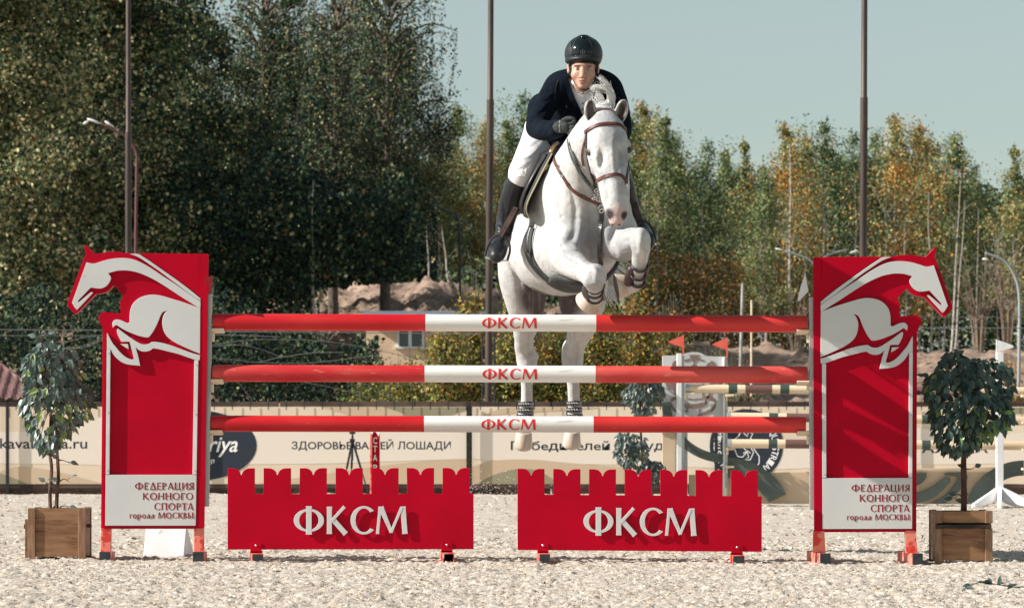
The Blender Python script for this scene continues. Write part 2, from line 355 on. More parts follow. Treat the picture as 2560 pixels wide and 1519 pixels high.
# ---------------------------------------------------------------- front jump: poles
def gzf(x, y): return float(gz(x, y))
def pole(name, pxl, pxa, pxb, pxr, yl, yr, rad, label, worn, wl, group):
    A, B = W(pxl, yl, 0), W(pxr, yr, 0); Y0 = -.005
    A.y = B.y = Y0; root = empty(name, (A+B)/2, label, 'jump pole', group)
    L_ = B-A; seg = [0, (pxa-pxl)/(pxr-pxl), (pxb-pxl)/(pxr-pxl), 1]; N = 28
    for i, (m, nm) in enumerate(((worn[0], 'red_end'), (M['pwhite'], 'white_section'), (worn[1], 'red_end'))):
        mb = MB(); pts = []; rs = []
        for q in range(13):
            u = seg[i]+(seg[i+1]-seg[i])*q/12; pts.append(A+L_*u); rs.append(rad*(1+.006*math.sin(u*19+i)))
        if i == 0: pts[0:1] = [A, A+L_*.004]; rs[0:1] = [rad*.93, rad]
        if i == 2: pts[-1:] = [B-L_*.004, B]; rs[-1:] = [rad, rad*.93]
        mb.tube(pts, rs, N); mb.build(nm, m, root, smooth='auto')
    ps, wd = letter_polys('ФКСМ', .05); x0 = W(wl[0], yl, 0).x; x1 = W(wl[1], yl, 0).x; kx = (x1-x0)/wd; H = .066; mb = MB()
    for i, p in enumerate(ps): mb.prism([(x0+a*kx, -.3-.0003*(i % 5), (b-.52)*H) for a, b in p], (0, .04, 0))
    o = mb.build('lettering', M['lred'], root, loc=(0, 0, 0)); bm = bmesh.new(); bm.from_mesh(o.data)
    for q in np.arange(-.05, .05, .005):
        bmesh.ops.bisect_plane(bm, geom=bm.verts[:]+bm.edges[:]+bm.faces[:], plane_co=(0, 0, q), plane_no=(0, 0, 1))
    zc = lambda x: A.z+(B.z-A.z)*(x-A.x)/(B.x-A.x)
    for v in bm.verts:
        a = v.co.z/rad; rr = rad-.003 if v.co.y > -.28 else rad+.0012-.3-v.co.y
        v.co = Vector((v.co.x, Y0-rr*math.cos(a), zc(v.co.x)+rr*math.sin(a)))-root.location
    bm.to_mesh(o.data); bm.free(); o.location = (0, 0, 0)
    return root
GP = 'red and white poles of the front jump'
pole('jump_pole', 533.5, 1064, 1490, 2017.5, 804.8, 809.5, .0498, 'topmost of the three red and white jump poles, just under the horse', (M['pred'], M['pred']), (1204, 1344), GP)
pole('jump_pole', 532, 1062, 1488.5, 2018, 932.5, 936.5, .0498, 'middle of the three red and white jump poles, most scuffed and faded', (M['predw'], M['predw']), (1205, 1345), GP)
pole('jump_pole', 528, 1060.5, 1483.5, 2013.7, 1058, 1061.5, .0475, 'lowest of the three red and white jump poles, above the battlement boards', (M['pred'], M['pred']), (1202, 1341), GP)
# ---------------------------------------------------------------- wings
OUT = [(1575,152),(1300,149),(1000,147),(740,145),(650,131),(560,131),(480,139),(390,156),(340,108),(290,60),(277,58),(274,80),(290,150),(232,300),(170,470),(108,630),(97,680),(98,705),(170,783),(180,786),(192,780),(300,672),(395,577),(460,568),(520,545),(560,510),(582,485),(640,540),(686,600),(660,640),(652,690),(660,784),(600,776),(480,764),(442,783),(424,822),(430,860),(470,940)]
W1 = [(282,235),(340,248),(380,245),(440,225),(520,203),(600,192),(680,190),(760,200),(840,228),(920,270),(1000,320),(1100,388),(1200,452),(1300,520),(1400,590),(1488,650),(1488,715),(1470,716),(1400,672),(1300,610),(1200,545),(1100,480),(1000,420),(900,372),(820,342),(740,325),(680,320),(600,325),(510,350),(535,385),(538,410),(520,450),(490,485),(450,508),(400,512),(325,502),(192,640),(195,662),(322,557),(350,557),(192,725),(178,731),(160,718),(127,663)]
W2 = [(740,146),(830,148),(880,176),(950,220),(1050,290),(1150,360),(1250,430),(1350,505),(1420,560),(1488,617),(1488,643),(1420,600),(1350,550),(1250,475),(1150,400),(1050,325),(950,258),(860,198),(800,168)]
W3 = [(1486,722),(1400,690),(1300,655),(1200,625),(1100,595),(1040,582),(980,578),(920,585),(860,603),(810,635),(770,680),(748,730),(738,800),(738,872),(715,878),(690,868),(650,850),(610,840),(580,845),(558,868),(555,900),(563,926),(580,905),(605,902),(640,925),(700,960),(770,990),(830,1012),(900,1028),(940,1028),(975,985),(1010,925),(1040,860),(1065,800),(1090,762),(1138,745),(1110,775),(1090,820),(1083,870),(1090,930),(1110,985),(1150,1035),(1220,1085),(1300,1125),(1400,1170),(1483,1202)]
W4 = [(612,936),(602,950),(607,985),(625,1030),(650,1075),(738,1075),(785,1258),(755,1262),(700,1240),(640,1190),(590,1130),(550,1080),(505,990),(498,1000),(497,1155),(536,1155),(560,1200),(600,1250),(660,1295),(730,1318),(848,1330),(830,1240),(800,1130),(830,1160),(870,1178),(920,1178),(960,1165),(985,1145),(1050,1155),(1150,1180),(1250,1205),(1350,1240),(1438,1268),(1480,1270),(1483,1218),(1400,1195),(1300,1160),(1200,1122),(1100,1092),(1020,1078),(975,1078),(940,1098),(895,1105),(850,1095),(780,1055),(700,1000),(640,955)]
W5 = [(640,1100),(720,1100),(728,1153),(700,1140)]
def wing(side):
    z2t = lambda p: (150+p[0]/4.239, 600+p[1]/4.239)
    if side == 'L':
        T_ = lambda x, y: (x-.0, y)                      # traced here, already leaning
        lean = lambda y: -.0125*(y-636)
    else:
        T_ = lambda x, y: (2033+(521.5-(x+.0125*(y-636)))*.99, y+8.5-(.003*(521.5-x)))
        lean = None
    Yf = -.075; P = lambda x, y, Y: W(*T_(x, y), Y)
    lo, hi = P(388, 1400, 0), 0
    root = empty('jump_wing', (lo.x, 0, gzf(lo.x, 0)), *(('red jump wing with white leaping horse, at the left end of the poles', 'jump wing', 'red horse shaped wings') if side == 'L' else
        ('red jump wing with white leaping horse, at the right end of the poles', 'jump wing', 'red horse shaped wings')))
    xl = lambda y: 260.2-.0085*(y-834); xr = lambda y: 521.5-.0158*(y-636)
    out = smooth_poly([z2t(p) for p in OUT], 30)
    out += [(xl(y), y) for y in (850, 1100, 1320)]+[(xr(y), y) for y in (1320, 1100, 900, 700)]
    mb = MB(); back = .02; mb.prism([P(x, y, back) for x, y in out], (0, -(back-(Yf+.0165)), 0)); bevel(mb.build('back_panel', M['red'], root), .0015)
    # red bars in front plane: right border, bottom border, left border
    mb = MB()
    def bar(x0, x1, y0, y1, th, Y=Yf): mb.hexa([P(x0(y0), y0, Y), P(x0(y1), y1, Y), P(x1(y1), y1, Y), P(x1(y0), y0, Y)], (0, th, 0))
    xi = lambda y: xr(y)-20.5
    bar(xi, xr, 637, 1318, .016); bar(xl, lambda y: xl(y)+6.5, 836, 1318, .016); bar(lambda y: xl(y)+6.7, lambda y: xi(y)-.2, 1314.5, 1318, .016)
    # corner block top (red field above the mane) stands flush with the border
    fld = smooth_poly([z2t(p) for p in [(850,150),(1200,151),(1484,153),(1484,600),(1420,548),(1350,495),(1250,420),(1150,350),(1050,280),(950,210),(885,170)]], 30)
    mb.prism([P(x, y, Yf) for x, y in fld], (0, .016, 0)); bevel(mb.build('frame', M['red'], root), .001)
    for nm, poly in (('horse_relief', W1), ('mane_relief', W2), ('horse_relief', W3), ('horse_relief', W4), ('horse_relief', W5)):
        mb = MB(); pts = smooth_poly([z2t(p) for p in poly], 42)
        mb.prism([P(x, y, Yf-.003) for x, y in pts], (0, .0185, 0)); bevel(mb.build(nm, M['relief'], root), .0012)
    mb = MB()
    bar2 = lambda mb, x0, x1, y0, y1: mb.hexa([P(x0(y0), y0, Yf-.005), P(x0(y1), y1, Yf-.005), P(x1(y1), y1, Yf-.005), P(x1(y0), y0, Yf-.005)], (0, .0205, 0))
    for a_, b_, y0_, riv in ((lambda y: xl(y)+7.2, lambda y: xl(y)+16, 873, [(xl(y)+11, y) for y in (882, 1030, 1175)]), (lambda y: xi(y)-11, lambda y: xi(y)-1, 900, [(xi(y)-6, y) for y in (912, 1035, 1176)])):
        mb = MB(); bar2(mb, a_, b_, y0_, 1185); ts_ = bevel(mb.build('trim_strip', M['strip'], root), .001)
        for x, y in riv: mb = MB(); mb.ell(P(x, y, Yf-.006), (.004, .003, .004), 8, 4); mb.build('rivet', M['chrome'], ts_)
    mb = MB(); mb.hexa([P(xl(1186)+7, 1186, Yf-.004), P(xl(1313)+7, 1313, Yf-.004), P(xi(1313)-1, 1313, Yf-.004), P(xi(1186)-1, 1186, Yf-.004)], (0, .0195, 0))
    pl = bevel(mb.build('name_plate', M['relief'], root), .001)
    mb = MB()
    if side == 'L': rows = (('ФЕДЕРАЦИЯ', 336.5, 485.5, 1223, 1205.5), ('КОННОГО', 357, 484.5, 1248, 1231), ('СПОРТА', 385, 484.5, 1274, 1256.5), ('города МОСКВЫ', 324, 484, 1294.5, 1280))
    else: rows = (('ФЕДЕРАЦИЯ', 2128, 2275, 1227.5, 1210.5), ('КОННОГО', 2149, 2274.5, 1253, 1235.5), ('СПОРТА', 2176, 2274.5, 1278.5, 1261), ('города МОСКВЫ', 2117.5, 2274.5, 1298.5, 1284.5))
    for tx, a, b, y0, y1 in rows: mb = MB(); flat_letters(mb, tx, a, b, y0, y1, Yf-.004, .0008); mb.build('lettering', M['lettertxt'], pl)
    # frame studs + rail with cup holes on the inner side
    sgn = 1 if side == 'L' else -1
    mb = MB()
    e = P(xr(700)+1.2, 740, 0); f_ = P(xr(1265)+1.2, 1262, 0)
    bx = lambda y: P(xr(y)+.6, y, 0)
    q0, q1 = bx(735), bx(1265); wd = .026*sgn
    mb.hexa([(q0.x, -.045, q0.z), (q1.x, -.045, q1.z), (q1.x+wd, -.045, q1.z), (q0.x+wd, -.045, q0.z)], (0, .045, 0))
    for i in range(34):
        u = (i+.5)/34; p = q0+(q1-q0)*u; xx = p.x+wd
        mb.box((xx-.001, -.030, p.z-.004), (xx+sgn*.0006 if sgn > 0 else xx+.001, -.016, p.z+.004), 1)
    bevel(mb.build('cup_track', [M['metal'], M['rubber']], root), .001)
    # legs
    if side == 'L':
        legs = (((252.5, 277.5), (251.5, 276)), ((485.5, 509), (484.5, 509)))
        for (t0, t1), (b0, b1) in legs:
            mb = MB(); Y = -.06
            mb.hexa([W(t0, 1319, Y), W(b0, 1379, Y), W(b1, 1379, Y), W(t1, 1319, Y)], (0, .05, 0)); lg = bevel(mb.build('leg', M['dullred'], root), .002)
            mb = MB(); z0 = gzf(W(b0, 1400, Y).x, 0)-.012; a = W(b0-2, 1379, Y-.16); b = W(b1-1, 1379, Y-.16)
            mb.box((a.x, -.22, z0), (b.x, .06, W(0, 1379, Y).z), 0)
            ft = bevel(mb.build('foot', M['dullred'], root), .002)
            mb = MB(); mb.box((a.x-.002, -.232, z0-.002), (b.x+.002, -.21, W(0, 1378, -.22).z), 0); 
            bevel(mb.build('end_cap', M['rubber'], lg), .003)
    else:
        for (t0, t1), (b0, b1), (f0, f1), (c0, c1) in (((2034, 2061), (2033, 2064), (2018.5, 2052), (2050.5, 2075.5)), ((2263, 2289), (2265, 2294), (2245.5, 2283), (2281.5, 2306))):
            mb = MB(); Y = -.07
            mb.hexa([W(t0, 1325, Y), W(b0, 1382, Y), W(b1, 1382, Y), W(t1, 1325, Y)], (0, .05, 0)); lg = bevel(mb.build('leg', M['dullred'], root), .002)
            # foot tube runs front to back, turned a little
            mb = MB(); z0 = gzf(W(c0, 1400).x, 0)-.012; z1 = W(0, 1383, -.2).z
            A0, A1 = W(c0, 1400, -.22).x, W(c1, 1400, -.22).x; B0, B1 = W(f0, 1400, .35).x, W(f0+25, 1400, .35).x
            mb.add([(A0, -.22, z0), (A1, -.22, z0), (B1, .40, z0), (B0, .40, z0), (A0, -.22, z1), (A1, -.22, z1), (B1, .40, z1), (B0, .40, z1)],
                   [(0,3,2,1),(4,5,6,7),(0,1,5,4),(1,2,6,5),(2,3,7,6),(3,0,4,7)])
            bevel(mb.build('foot', M['dullred'], root), .003)
            mb = MB(); mb.box((A0-.002, -.232, z0-.002), (A1+.002, -.215, z1+.003)); bevel(mb.build('end_cap', M['rubber'], lg), .003)
    # pole cups and flag
    for (yc, yb) in ((829, 1), (956, 2), (1083, 3)) if side == 'L' else ((832.5, 1), (960, 2), (1085, 3)):
        mb = MB(); x0, x1 = (bx(yc-600+600 if 0 else yc).x+wd, 0)
        d = {1: (829, 0), 2: (956, 0), 3: (1082, 0)}
        zt = W(0, yc-8, 0).z; xa = bx(min(yc, 1260)).x+wd; xb = xa+sgn*.078
        prof = [(-.05, zt+.012), (-.045, zt-.010), (-.02, zt-.019), (0, zt-.021), (.02, zt-.019), (.045, zt-.010), (.05, zt+.012), (.04, zt+.010), (.036, zt-.001), (.0, zt-.0125), (-.036, zt-.001), (-.04, zt+.010)]
        zc = zt
        prof = []
        for q in range(-5, 6):
            a = q/5*R(52); prof.append((.064*math.sin(a), zc-.0365-.064*math.cos(a)+.064))
        inn = [(.0525*math.sin(q/5*R(52)), zc-.0365-.0525*math.cos(q/5*R(52))+.064) for q in range(5, -6, -1)]
        zz = W(0, yc-1, 0).z; sh = zz-(zc-.0365)
        pts = [(xa, y-.005, z+sh-.012) for y, z in prof+inn]
        mb.prism(pts, (sgn*.074, 0, 0))
        mb.box((min(xa-sgn*.002, xa+sgn*.014), -.03, zz-.06), (max(xa-sgn*.002, xa+sgn*.014), .02, zz-.010))
        bevel(mb.build('pole_cup', M['cream'], root), .002)
    if side == 'L':
        mb = MB(); mb.prism([W(512, 694, -.12), W(531, 689, -.02), W(529, 736, -.02), W(521, 734, -.06)], (0, .006, 0)); mb.build('flag', M['red'], root)
    else:
        mb = MB(); mb.prism([W(2013.5, 682, -.03), W(2023, 739, -.03), W(2027, 741, -.03), W(2025, 735, -.03), W(2020, 729, -.03), W(1997, 753, -.03), W(1994, 748, -.03), W(2002, 715, -.03)], (0, .005, 0)); mb.build('flag', M['white'], root)
    return root
wing('L'); wing('R')
# ---------------------------------------------------------------- battlement boards
def battlement(x0, x1, dy, label, brackets, rightslope):
    s = (x1-x0)/(2128-157); Y = -.16
    P = lambda u, v: W(x0+(u-157)*s, 1169.6+(v-672)/3.206+dy+rightslope*(u-157)*s, Y)
    root = empty('jump_filler', (P(1140, 0).x, Y, gzf(P(1140, 0).x, 0)), label, 'jump filler', 'red battlement boards under the poles')
    pts = []
    for i, (a, b) in enumerate(((157,375),(445,665),(735,952),(1022,1240),(1308,1527),(1592,1812),(1880,2097))):
        c = (a+b)/2; h_ = c-a; top = [(a, 672)]+[(a+h_*(.36+.60*math.sin(k*.26)), 672+54*(1-math.cos(k*.26))) for k in range(7)]
        pts += top+[(2*c-q[0], q[1]) for q in top[::-1]]
        if i < 6: pts += [(b, 878), (a+288, 878)]
    pts += [(2097, 878), (2128, 878.2), (2128, 1323), (157, 1323)]
    mb = MB(); mb.prism([P(*p) for p in pts], (0, .016, 0)); bevel(mb.build('board', M['red'], root), .0015)
    mb = MB(); ps, wd = letter_polys('ФКСМ', .02); A = P(680, 1199); B = P(1610, 1199); H = P(680, 980).z-A.z; k = (B.x-A.x)/wd
    for i, p in enumerate(ps): mb.prism([(A.x+a*k, Y-.010, A.z+b*H-(rightslope*a*k)) for a, b in p], (0, -.006-.0004*(i % 5), 0))
    bevel(mb.build('lettering', M['relief'], root), .001)
    mb = MB()
    for i, p in enumerate(ps):
        c = np.mean(p, 0); mb.box((A.x+c[0]*k-.006, Y-.017, A.z+c[1]*H-.006), (A.x+c[0]*k+.006, Y+.001, A.z+c[1]*H+.006))
    for (bx0, bx1, yt, open_) in brackets:
        b = MB(); zt = W(0, yt, Y).z; zb = W(0, yt+19, Y).z; xa, xb = W(bx0, 0, Y).x, W(bx1, 0, Y).x
        b.box((xa+.002, Y-.005, zb-.01), (xb-.007, Y-.0005, zt)); b.box((xa+.002, Y-.005, zb-.012), (xb-.007, Y+.09, zb-.002))
        br = bevel(b.build('bracket', M['red'], root), .001)
        b = MB(); b.ell(((xa+xb)/2-.002, Y-.007, zt-.012), (.007, .004, .007), 10, 6); b.build('bolt', M['chrome'], br, smooth=True)
        b = MB(); z0 = gzf(xa, 0)-.012; z1 = zb-.013; xt0, xt1 = W(bx0+5, 0, -.3).x, W(bx1+1.5, 0, -.3).x
        x_0, x_1 = W(bx0-1, 0, .1).x, W(bx1-5, 0, .1).x; t_ = .004
        # open square tube, front to back
        o8 = lambda xx0, xx1, y, g: [(xx0+g, y, z0+g), (xx1-g, y, z0+g), (xx1-g, y, z1-g), (xx0+g, y, z1-g)]
        v = o8(xt0, xt1, -.30, 0)+o8(x_0, x_1, .14, 0)+o8(xt0, xt1, -.30, t_)+o8(x_0, x_1, .14, t_)
        f = [(i, (i+1) % 4, 4+(i+1) % 4, 4+i) for i in range(4)]+[(8+i, 12+i, 12+(i+1) % 4, 8+(i+1) % 4) for i in range(4)]+[(i, 8+i, 8+(i+1) % 4, (i+1) % 4) for i in range(4)]+[(4+i, 4+(i+1) % 4, 12+(i+1) % 4, 12+i) for i in range(4)]
        b.add(v, f); ft = b.build('foot', M['dullred'], root)
        b = MB(); yy = -.299 if not open_ else -.05
        b.box((xt0+.003, yy-.004, z0+.002), (xt1-.003, yy+.006, z1-.002)); b.build('end_cap', M['rubber'], ft)
battlement(569, 1183.8, 0, 'battlement board under the left half of the poles, with white raised letters', ((625, 657, 1357, False), (1102, 1134, 1355.5, True)), -.0015)
battlement(1293.8, 1904.4, 1.0, 'battlement board under the right half of the poles, with white raised letters', ((1343, 1374, 1357, False), (1827, 1860, 1361.5, False)), .0075)
# ---------------------------------------------------------------- leaves
def leaf_quads(c, size, r, droop=.0, aspect=.55, jit=.25):
    """pointed leaf per centre: 2 quads folded along the midrib -> returns V, F"""
    n = len(c); d = r.normal(0, 1, (n, 3)); d[:, 2] -= droop; d /= np.linalg.norm(d, axis=1)[:, None]
    q = r.normal(0, 1, (n, 3)); u = np.cross(d, q); u /= np.linalg.norm(u, axis=1)[:, None]; w_ = np.cross(d, u)
    L_ = (size*r.uniform(1-jit, 1+jit, n))[:, None]; Wd = L_*aspect
    p0 = c-d*L_*.5; p1 = c+d*L_*.5; m = c-d*L_*.08; l = m+u*Wd*.5+w_*Wd*.12; rr = m-u*Wd*.5+w_*Wd*.12
    V = np.stack([p0, l, p1, rr], 1).reshape(-1, 3); F = np.arange(4*n).reshape(-1, 4)
    return V, F
def big_leaf(c, d, nrm, L_, Wd, cup=.15):
    d = d.normalized(); u = d.cross(nrm).normalized(); w_ = u.cross(d).normalized(); V = []; F = []
    prof = [(0, 0), (.12, .55), (.32, 1), (.55, .86), (.78, .45), (1, 0)]
    for t_, k in prof:
        mid = c+d*L_*t_-w_*cup*L_*(t_*t_)
        if k == 0: V.append(mid)
        else: V += [mid+u*Wd*k*.5+w_*Wd*k*.14, mid, mid-u*Wd*k*.5+w_*Wd*k*.14]
    F = [(0, 1, 2), (0, 2, 3)]
    for i in range(3): o = 1+3*i; F += [(o, o+3, o+4, o+1), (o+1, o+4, o+5, o+2)]
    F += [(10, 13, 11), (11, 13, 12)]
    return V, F
# ---------------------------------------------------------------- planters
M['fol_fic'] = mat('ficus_leaves', (1, 1, 1, 1), vcol='col', rough=.38, spec=.5, transl=.16)
def ficus(pxc, pyb, cx, cy, rx, ry, nleaf, seed, Y, stems, label, col=((.030, .060, .058), (.05, .085, .075), (.10, .17, .045)), tuft=None, cat='potted tree', L0=.058, name='potted_tree', loose=()):
    r = np.random.default_rng(seed); base = W(pxc, pyb, Y); root = empty(name, base, label, cat)
    mb = MB()
    for st in stems:
        pts = curve_pts([W(a, b, Y+dy) for a, b, dy, rr in st], 4); rs = np.interp(np.linspace(0, len(st)-1, len(pts)), range(len(st)), [q[3] for q in st])
        mb.tube(pts, [a*(1+.06*math.sin(i*2.1)) for i, a in enumerate(rs)], 9)
    mb.build('trunk', M['bark'] if seed == 3 else M['bark_dark'], root, smooth='auto')
    s = S(Y); ctr = W(cx, cy, Y); V = []; F = []; Cc = []; tw = MB()
    def put(p, d, L_, colr):
        nrm = (Vector((d.x*.3, -1, .5))+Vector(r.normal(0, .45, 3))).normalized()
        v, f = big_leaf(p, d, nrm, L_, L_*r.uniform(.5, .62), r.uniform(.05, .3)); o = len(V); V.extend(v); F.extend([tuple(i+o for i in q) for q in f]); Cc.extend([colr]*len(f))
    for i in range(nleaf):
        while True:
            q = r.uniform(-1, 1, 3)
            if .25 < np.linalg.norm(q) < 1: break
        q = q/np.linalg.norm(q)*np.linalg.norm(q)**.45
        wob = 1+.16*math.sin(q[0]*5+seed)+.12*math.sin(q[2]*7+q[0]*3+seed*2)
        p = ctr+Vector((q[0]*rx/s*wob, q[1]*rx/s*.9*wob, q[2]*ry/s*wob))
        if q[2] < -.2: p.x -= (p.x-ctr.x)*(-q[2]-.2)*.55
        d = Vector((q[0]*.7, q[1]*.7, -1.0+.3*q[2]))+Vector(r.normal(0, .35, 3))
        u = r.random(); cb = col[0] if u < .55 else col[1] if u < .93 else col[2]
        if q[2] < -.1 and q[0] > .2 and r.random() < .35: cb = col[2]
        put(p, d, L0*r.uniform(.75, 1.25), np.array(cb)*r.uniform(.8, 1.25))
        if i % 9 == 0:
            a = ctr+Vector((q[0]*rx/s*.25, q[1]*rx/s*.25, q[2]*ry/s*.5)); tw.tube([a, (a+p)/2+Vector((0, 0, .015)), p], [.003, .0022, .0015], 4)
    for pts, n in (tuft or []):
        P_ = curve_pts([W(a, b, Y) for a, b in pts], 6); tw.tube(P_, [.004-.0028*i/len(P_) for i in range(len(P_))], 5)
        for k in range(n):
            q = P_[int((k+.5)/n*(len(P_)-1))]; sg = 1 if k % 2 else -1
            dd = Vector((sg*.9, r.normal(0, .3), r.uniform(-.2, .7))); e = q+dd*.022; tw.tube([q, e], .0015, 4); put(e, dd+Vector((0, 0, -.1)), L0*r.uniform(.8, 1.05), np.array(col[1])*1.1)
    for a, b, dx, dz in loose:
        put(W(a, b, Y-.03), Vector((dx, 0, dz)), L0, np.array(col[0])*1.2)
    tw.build('twigs', M['bark_dark'], root)
    me = npmesh('leaves', np.array([tuple(v) for v in V])-np.array(base), F, [M['fol_fic']], cols=np.array(Cc)); lf = link('leaves', me, root)
    return root
def planter(x0, x1, y0, y1, Y, label, kind):
    A = W(x0, y0, Y); B = W(x1, y1, Y); zb = gzf((A.x+B.x)/2, Y)-.006; d = B.x-A.x; s = S(Y); yb = Y+d*.96
    root = empty('planter_box', ((A.x+B.x)/2, Y+d/2, zb), label, 'planter', 'square plywood planter boxes'); t_ = .018; zl = zb+.026
    zt = A.z; e = .044
    def panel(nm, a, b): m_ = MB(); m_.box(a, b); return bevel(m_.build(nm, M['wood'], root), .002)
    if kind == 'L':
        panel('front_panel', (A.x+e-.006, Y+.012, zl), (B.x-e+.006, Y+.024, zt-.003))
    else:
        h = zt-W(0, 1306, Y).z
        panel('front_panel', (A.x+.012, Y+.012, zt-h), (B.x-.012, Y+.024, zt-.003))
        panel('front_panel', (A.x+e-.006, Y+.014, zl), (B.x-e+.006, Y+.026, zt-h-.030))
        panel('inner_panel', (A.x+e-.006, Y+.045, zt-h-.04), (B.x-e+.006, Y+.055, zt-h+.01)).data.materials[0] = M['darkwood']
    panel('side_panel', (A.x+.002, Y+.03, zl), (A.x+.016, yb-.03, zt-.004)); panel('side_panel', (B.x-.016, Y+.03, zl), (B.x-.002, yb-.03, zt-.004))
    panel('back_panel', (A.x+.02, yb-.024, zl), (B.x-.02, yb-.012, zt-.004))
    for (xa, ya, fx) in ((A.x-.003, Y, 1), (B.x-e+.003, Y, 1), (A.x-.003, yb-.012, 1), (B.x-e+.003, yb-.012, 1)):
        m_ = MB()
        if kind == 'R' and ya == Y:
            zm = W(0, 1307, Y).z; m_.box((xa, ya, zm), (xa+e, ya+.0115, zt)); m_.box((xa, ya+.0, zb-.004), (xa+e, ya+.0115, zm-.030))
        else: m_.box((xa, ya, zb-.004), (xa+e, ya+.0115, zt))
        bevel(m_.build('corner_slat', M['wood2'], root), .002)
    m_ = MB(); m_.box((A.x+.017, Y+.025, zt-.05), (B.x-.017, yb-.025, zt-.035)); m_.build('soil', M['darkwood'], root)
    # handles: bars that stick out at the sides
    if kind == 'L':
        m_ = MB(); zc = W(0, 1315, Y).z; m_.box((A.x-.033, Y+.05, zc-.013), (A.x-.0035, Y+.09, zc+.012)); bevel(m_.build('handle', M['darkwood'], root), .002); m_ = MB(); m_.box((B.x+.0035, Y+.05, zc-.008), (B.x+.03, Y+.09, zc+.014)); bevel(m_.build('handle', M['darkwood'], root), .002)
        m_ = MB(); m_.box((A.x-.024, Y+.03, zb), (A.x-.006, Y+.048, W(0, 1297, Y).z)); bevel(m_.build('side_slat', M['wood'], root), .002)
    else:
        m_ = MB(); zc = W(0, 1316, Y).z; m_.box((A.x+.004, Y-.006, zc-.009), (B.x-.004, Y+.008, zc+.013)); bevel(m_.build('handle', M['darkwood'], root), .002)
    return root
planter(70.5, 212.5, 1269, 1402, -.02, 'square plywood planter box under the two-stemmed potted tree', 'L')
planter(2338.5, 2480.5, 1275.5, 1411, -.02, 'square plywood planter box with a dark slot, under the round potted tree', 'R')
ficus(137, 1279, 128, 985, 82, 142, 640, 3, .13, [[(126, 1285, 0, .0125), (125, 1230, .0, .011), (129, 1170, 0, .0105), (124, 1120, 0, .009), (128, 1000, 0, .006)],
      [(141, 1285, 0, .0125), (143, 1225, .01, .011), (146, 1185, .01, .0105), (142, 1110, 0, .009), (140, 980, 0, .006)]],
      'two-stemmed potted tree with drooping grey green leaves, left of the jump', col=((.075, .115, .095), (.14, .19, .165), (.26, .34, .12)),
      tuft=[([(124, 905), (112, 880), (100, 848), (88, 835)], 6), ([(112, 880), (104, 860), (112, 838), (128, 832)], 5), ([(118, 895), (125, 880), (140, 862)], 3), ([(150, 900), (170, 898), (190, 905)], 3), ([(127, 1212), (116, 1208), (106, 1222)], 2), ([(147, 1205), (160, 1196), (174, 1204)], 2), ([(150, 1268), (160, 1263), (172, 1268)], 2), ([(148, 1150), (158, 1150), (178, 1158)], 2)])
ficus(2409, 1285, 2415, 1003, 104, 118, 980, 4, .13, [[(2409, 1292, 0, .0195), (2410, 1230, 0, .018), (2409, 1160, 0, .0175), (2412, 1080, 0, .014), (2415, 980, 0, .008)]],
      'single-stemmed potted tree with a round dark green crown, right of the jump', col=((.030, .062, .050), (.065, .11, .088), (.18, .30, .07)),
      tuft=[([(2395, 905), (2382, 893), (2378, 884)], 3), ([(2425, 908), (2450, 905), (2470, 895)], 4), ([(2335, 945), (2322, 940), (2312, 946)], 3), ([(2340, 965), (2320, 970), (2308, 985)], 3), ([(2490, 1020), (2510, 1030), (2522, 1040)], 3), ([(2414, 1172), (2424, 1172), (2434, 1170)], 2), ([(2404, 1240), (2394, 1235), (2388, 1250)], 3), ([(2414, 1255), (2420, 1258)], 1)])
# ---------------------------------------------------------------- small things by the front jump
mb = MB(); Y = .55; A = W(358, 1403, Y); zt = W(0, 1322, Y).z; zg = gzf(A.x, Y)-.004; x1 = W(470, 0, Y).x; x2 = W(466, 0, Y+.0).x
mb.add([(A.x, Y, zg), (W(459, 0, Y).x, Y, zg), (W(462, 0, Y).x, Y+.14, zt+.02), (W(360, 0, Y).x, Y+.14, zt+.02),
        (A.x+.02, Y+.30, zg), (W(476, 0, Y).x, Y+.30, zg)], [(0, 1, 2, 3), (3, 2, 5, 4), (0, 3, 4), (1, 5, 2), (0, 4, 5, 1)])
o = bevel(mb.build('marker_wedge', M['white']), .003); tag(o, 'white folded marker wedge on the sand behind the left wing', 'marker')
r = np.random.default_rng(77); rt = empty('leaf_sprig', (W(2500, 1470, -4.2).x, -4.2, -.0), 'fallen sprig of dark green leaves on the sand, bottom right corner', 'leaf sprig')
V = []; F = []; Cc = []; mb = MB(); Yq = -4.35; z0 = W(0, 1474, Yq).z+.012
P_ = curve_pts([(W(2415, 0, Yq).x, Yq, z0), (W(2450, 0, Yq).x, Yq+.03, z0+.022), (W(2500, 0, Yq).x, Yq, z0+.012), (W(2552, 0, Yq).x, Yq+.02, z0-.002)], 6)
mb.tube(P_, .0022, 5); mb.build('stalk', M['bark_dark'], rt)
for i in range(20):
    q = P_[int(i/20*(len(P_)-1))]; v, f = big_leaf(q, Vector((r.normal(0, 1), r.normal(0, .7), r.uniform(-.2, .5))), Vector((r.normal(0, .4), -.5, 1)), .05, .026, .1)
    o_ = len(V); V.extend(v); F.extend([tuple(k+o_ for k in g_) for g_ in f]); Cc += [np.array((.05, .085, .075))*r.uniform(.7, 1.4)]*len(f)
link('leaves', npmesh('leaves', np.array([tuple(v) for v in V])-np.array(ORG[rt]), F, [M['fol_fic']], cols=np.array(Cc)), rt)
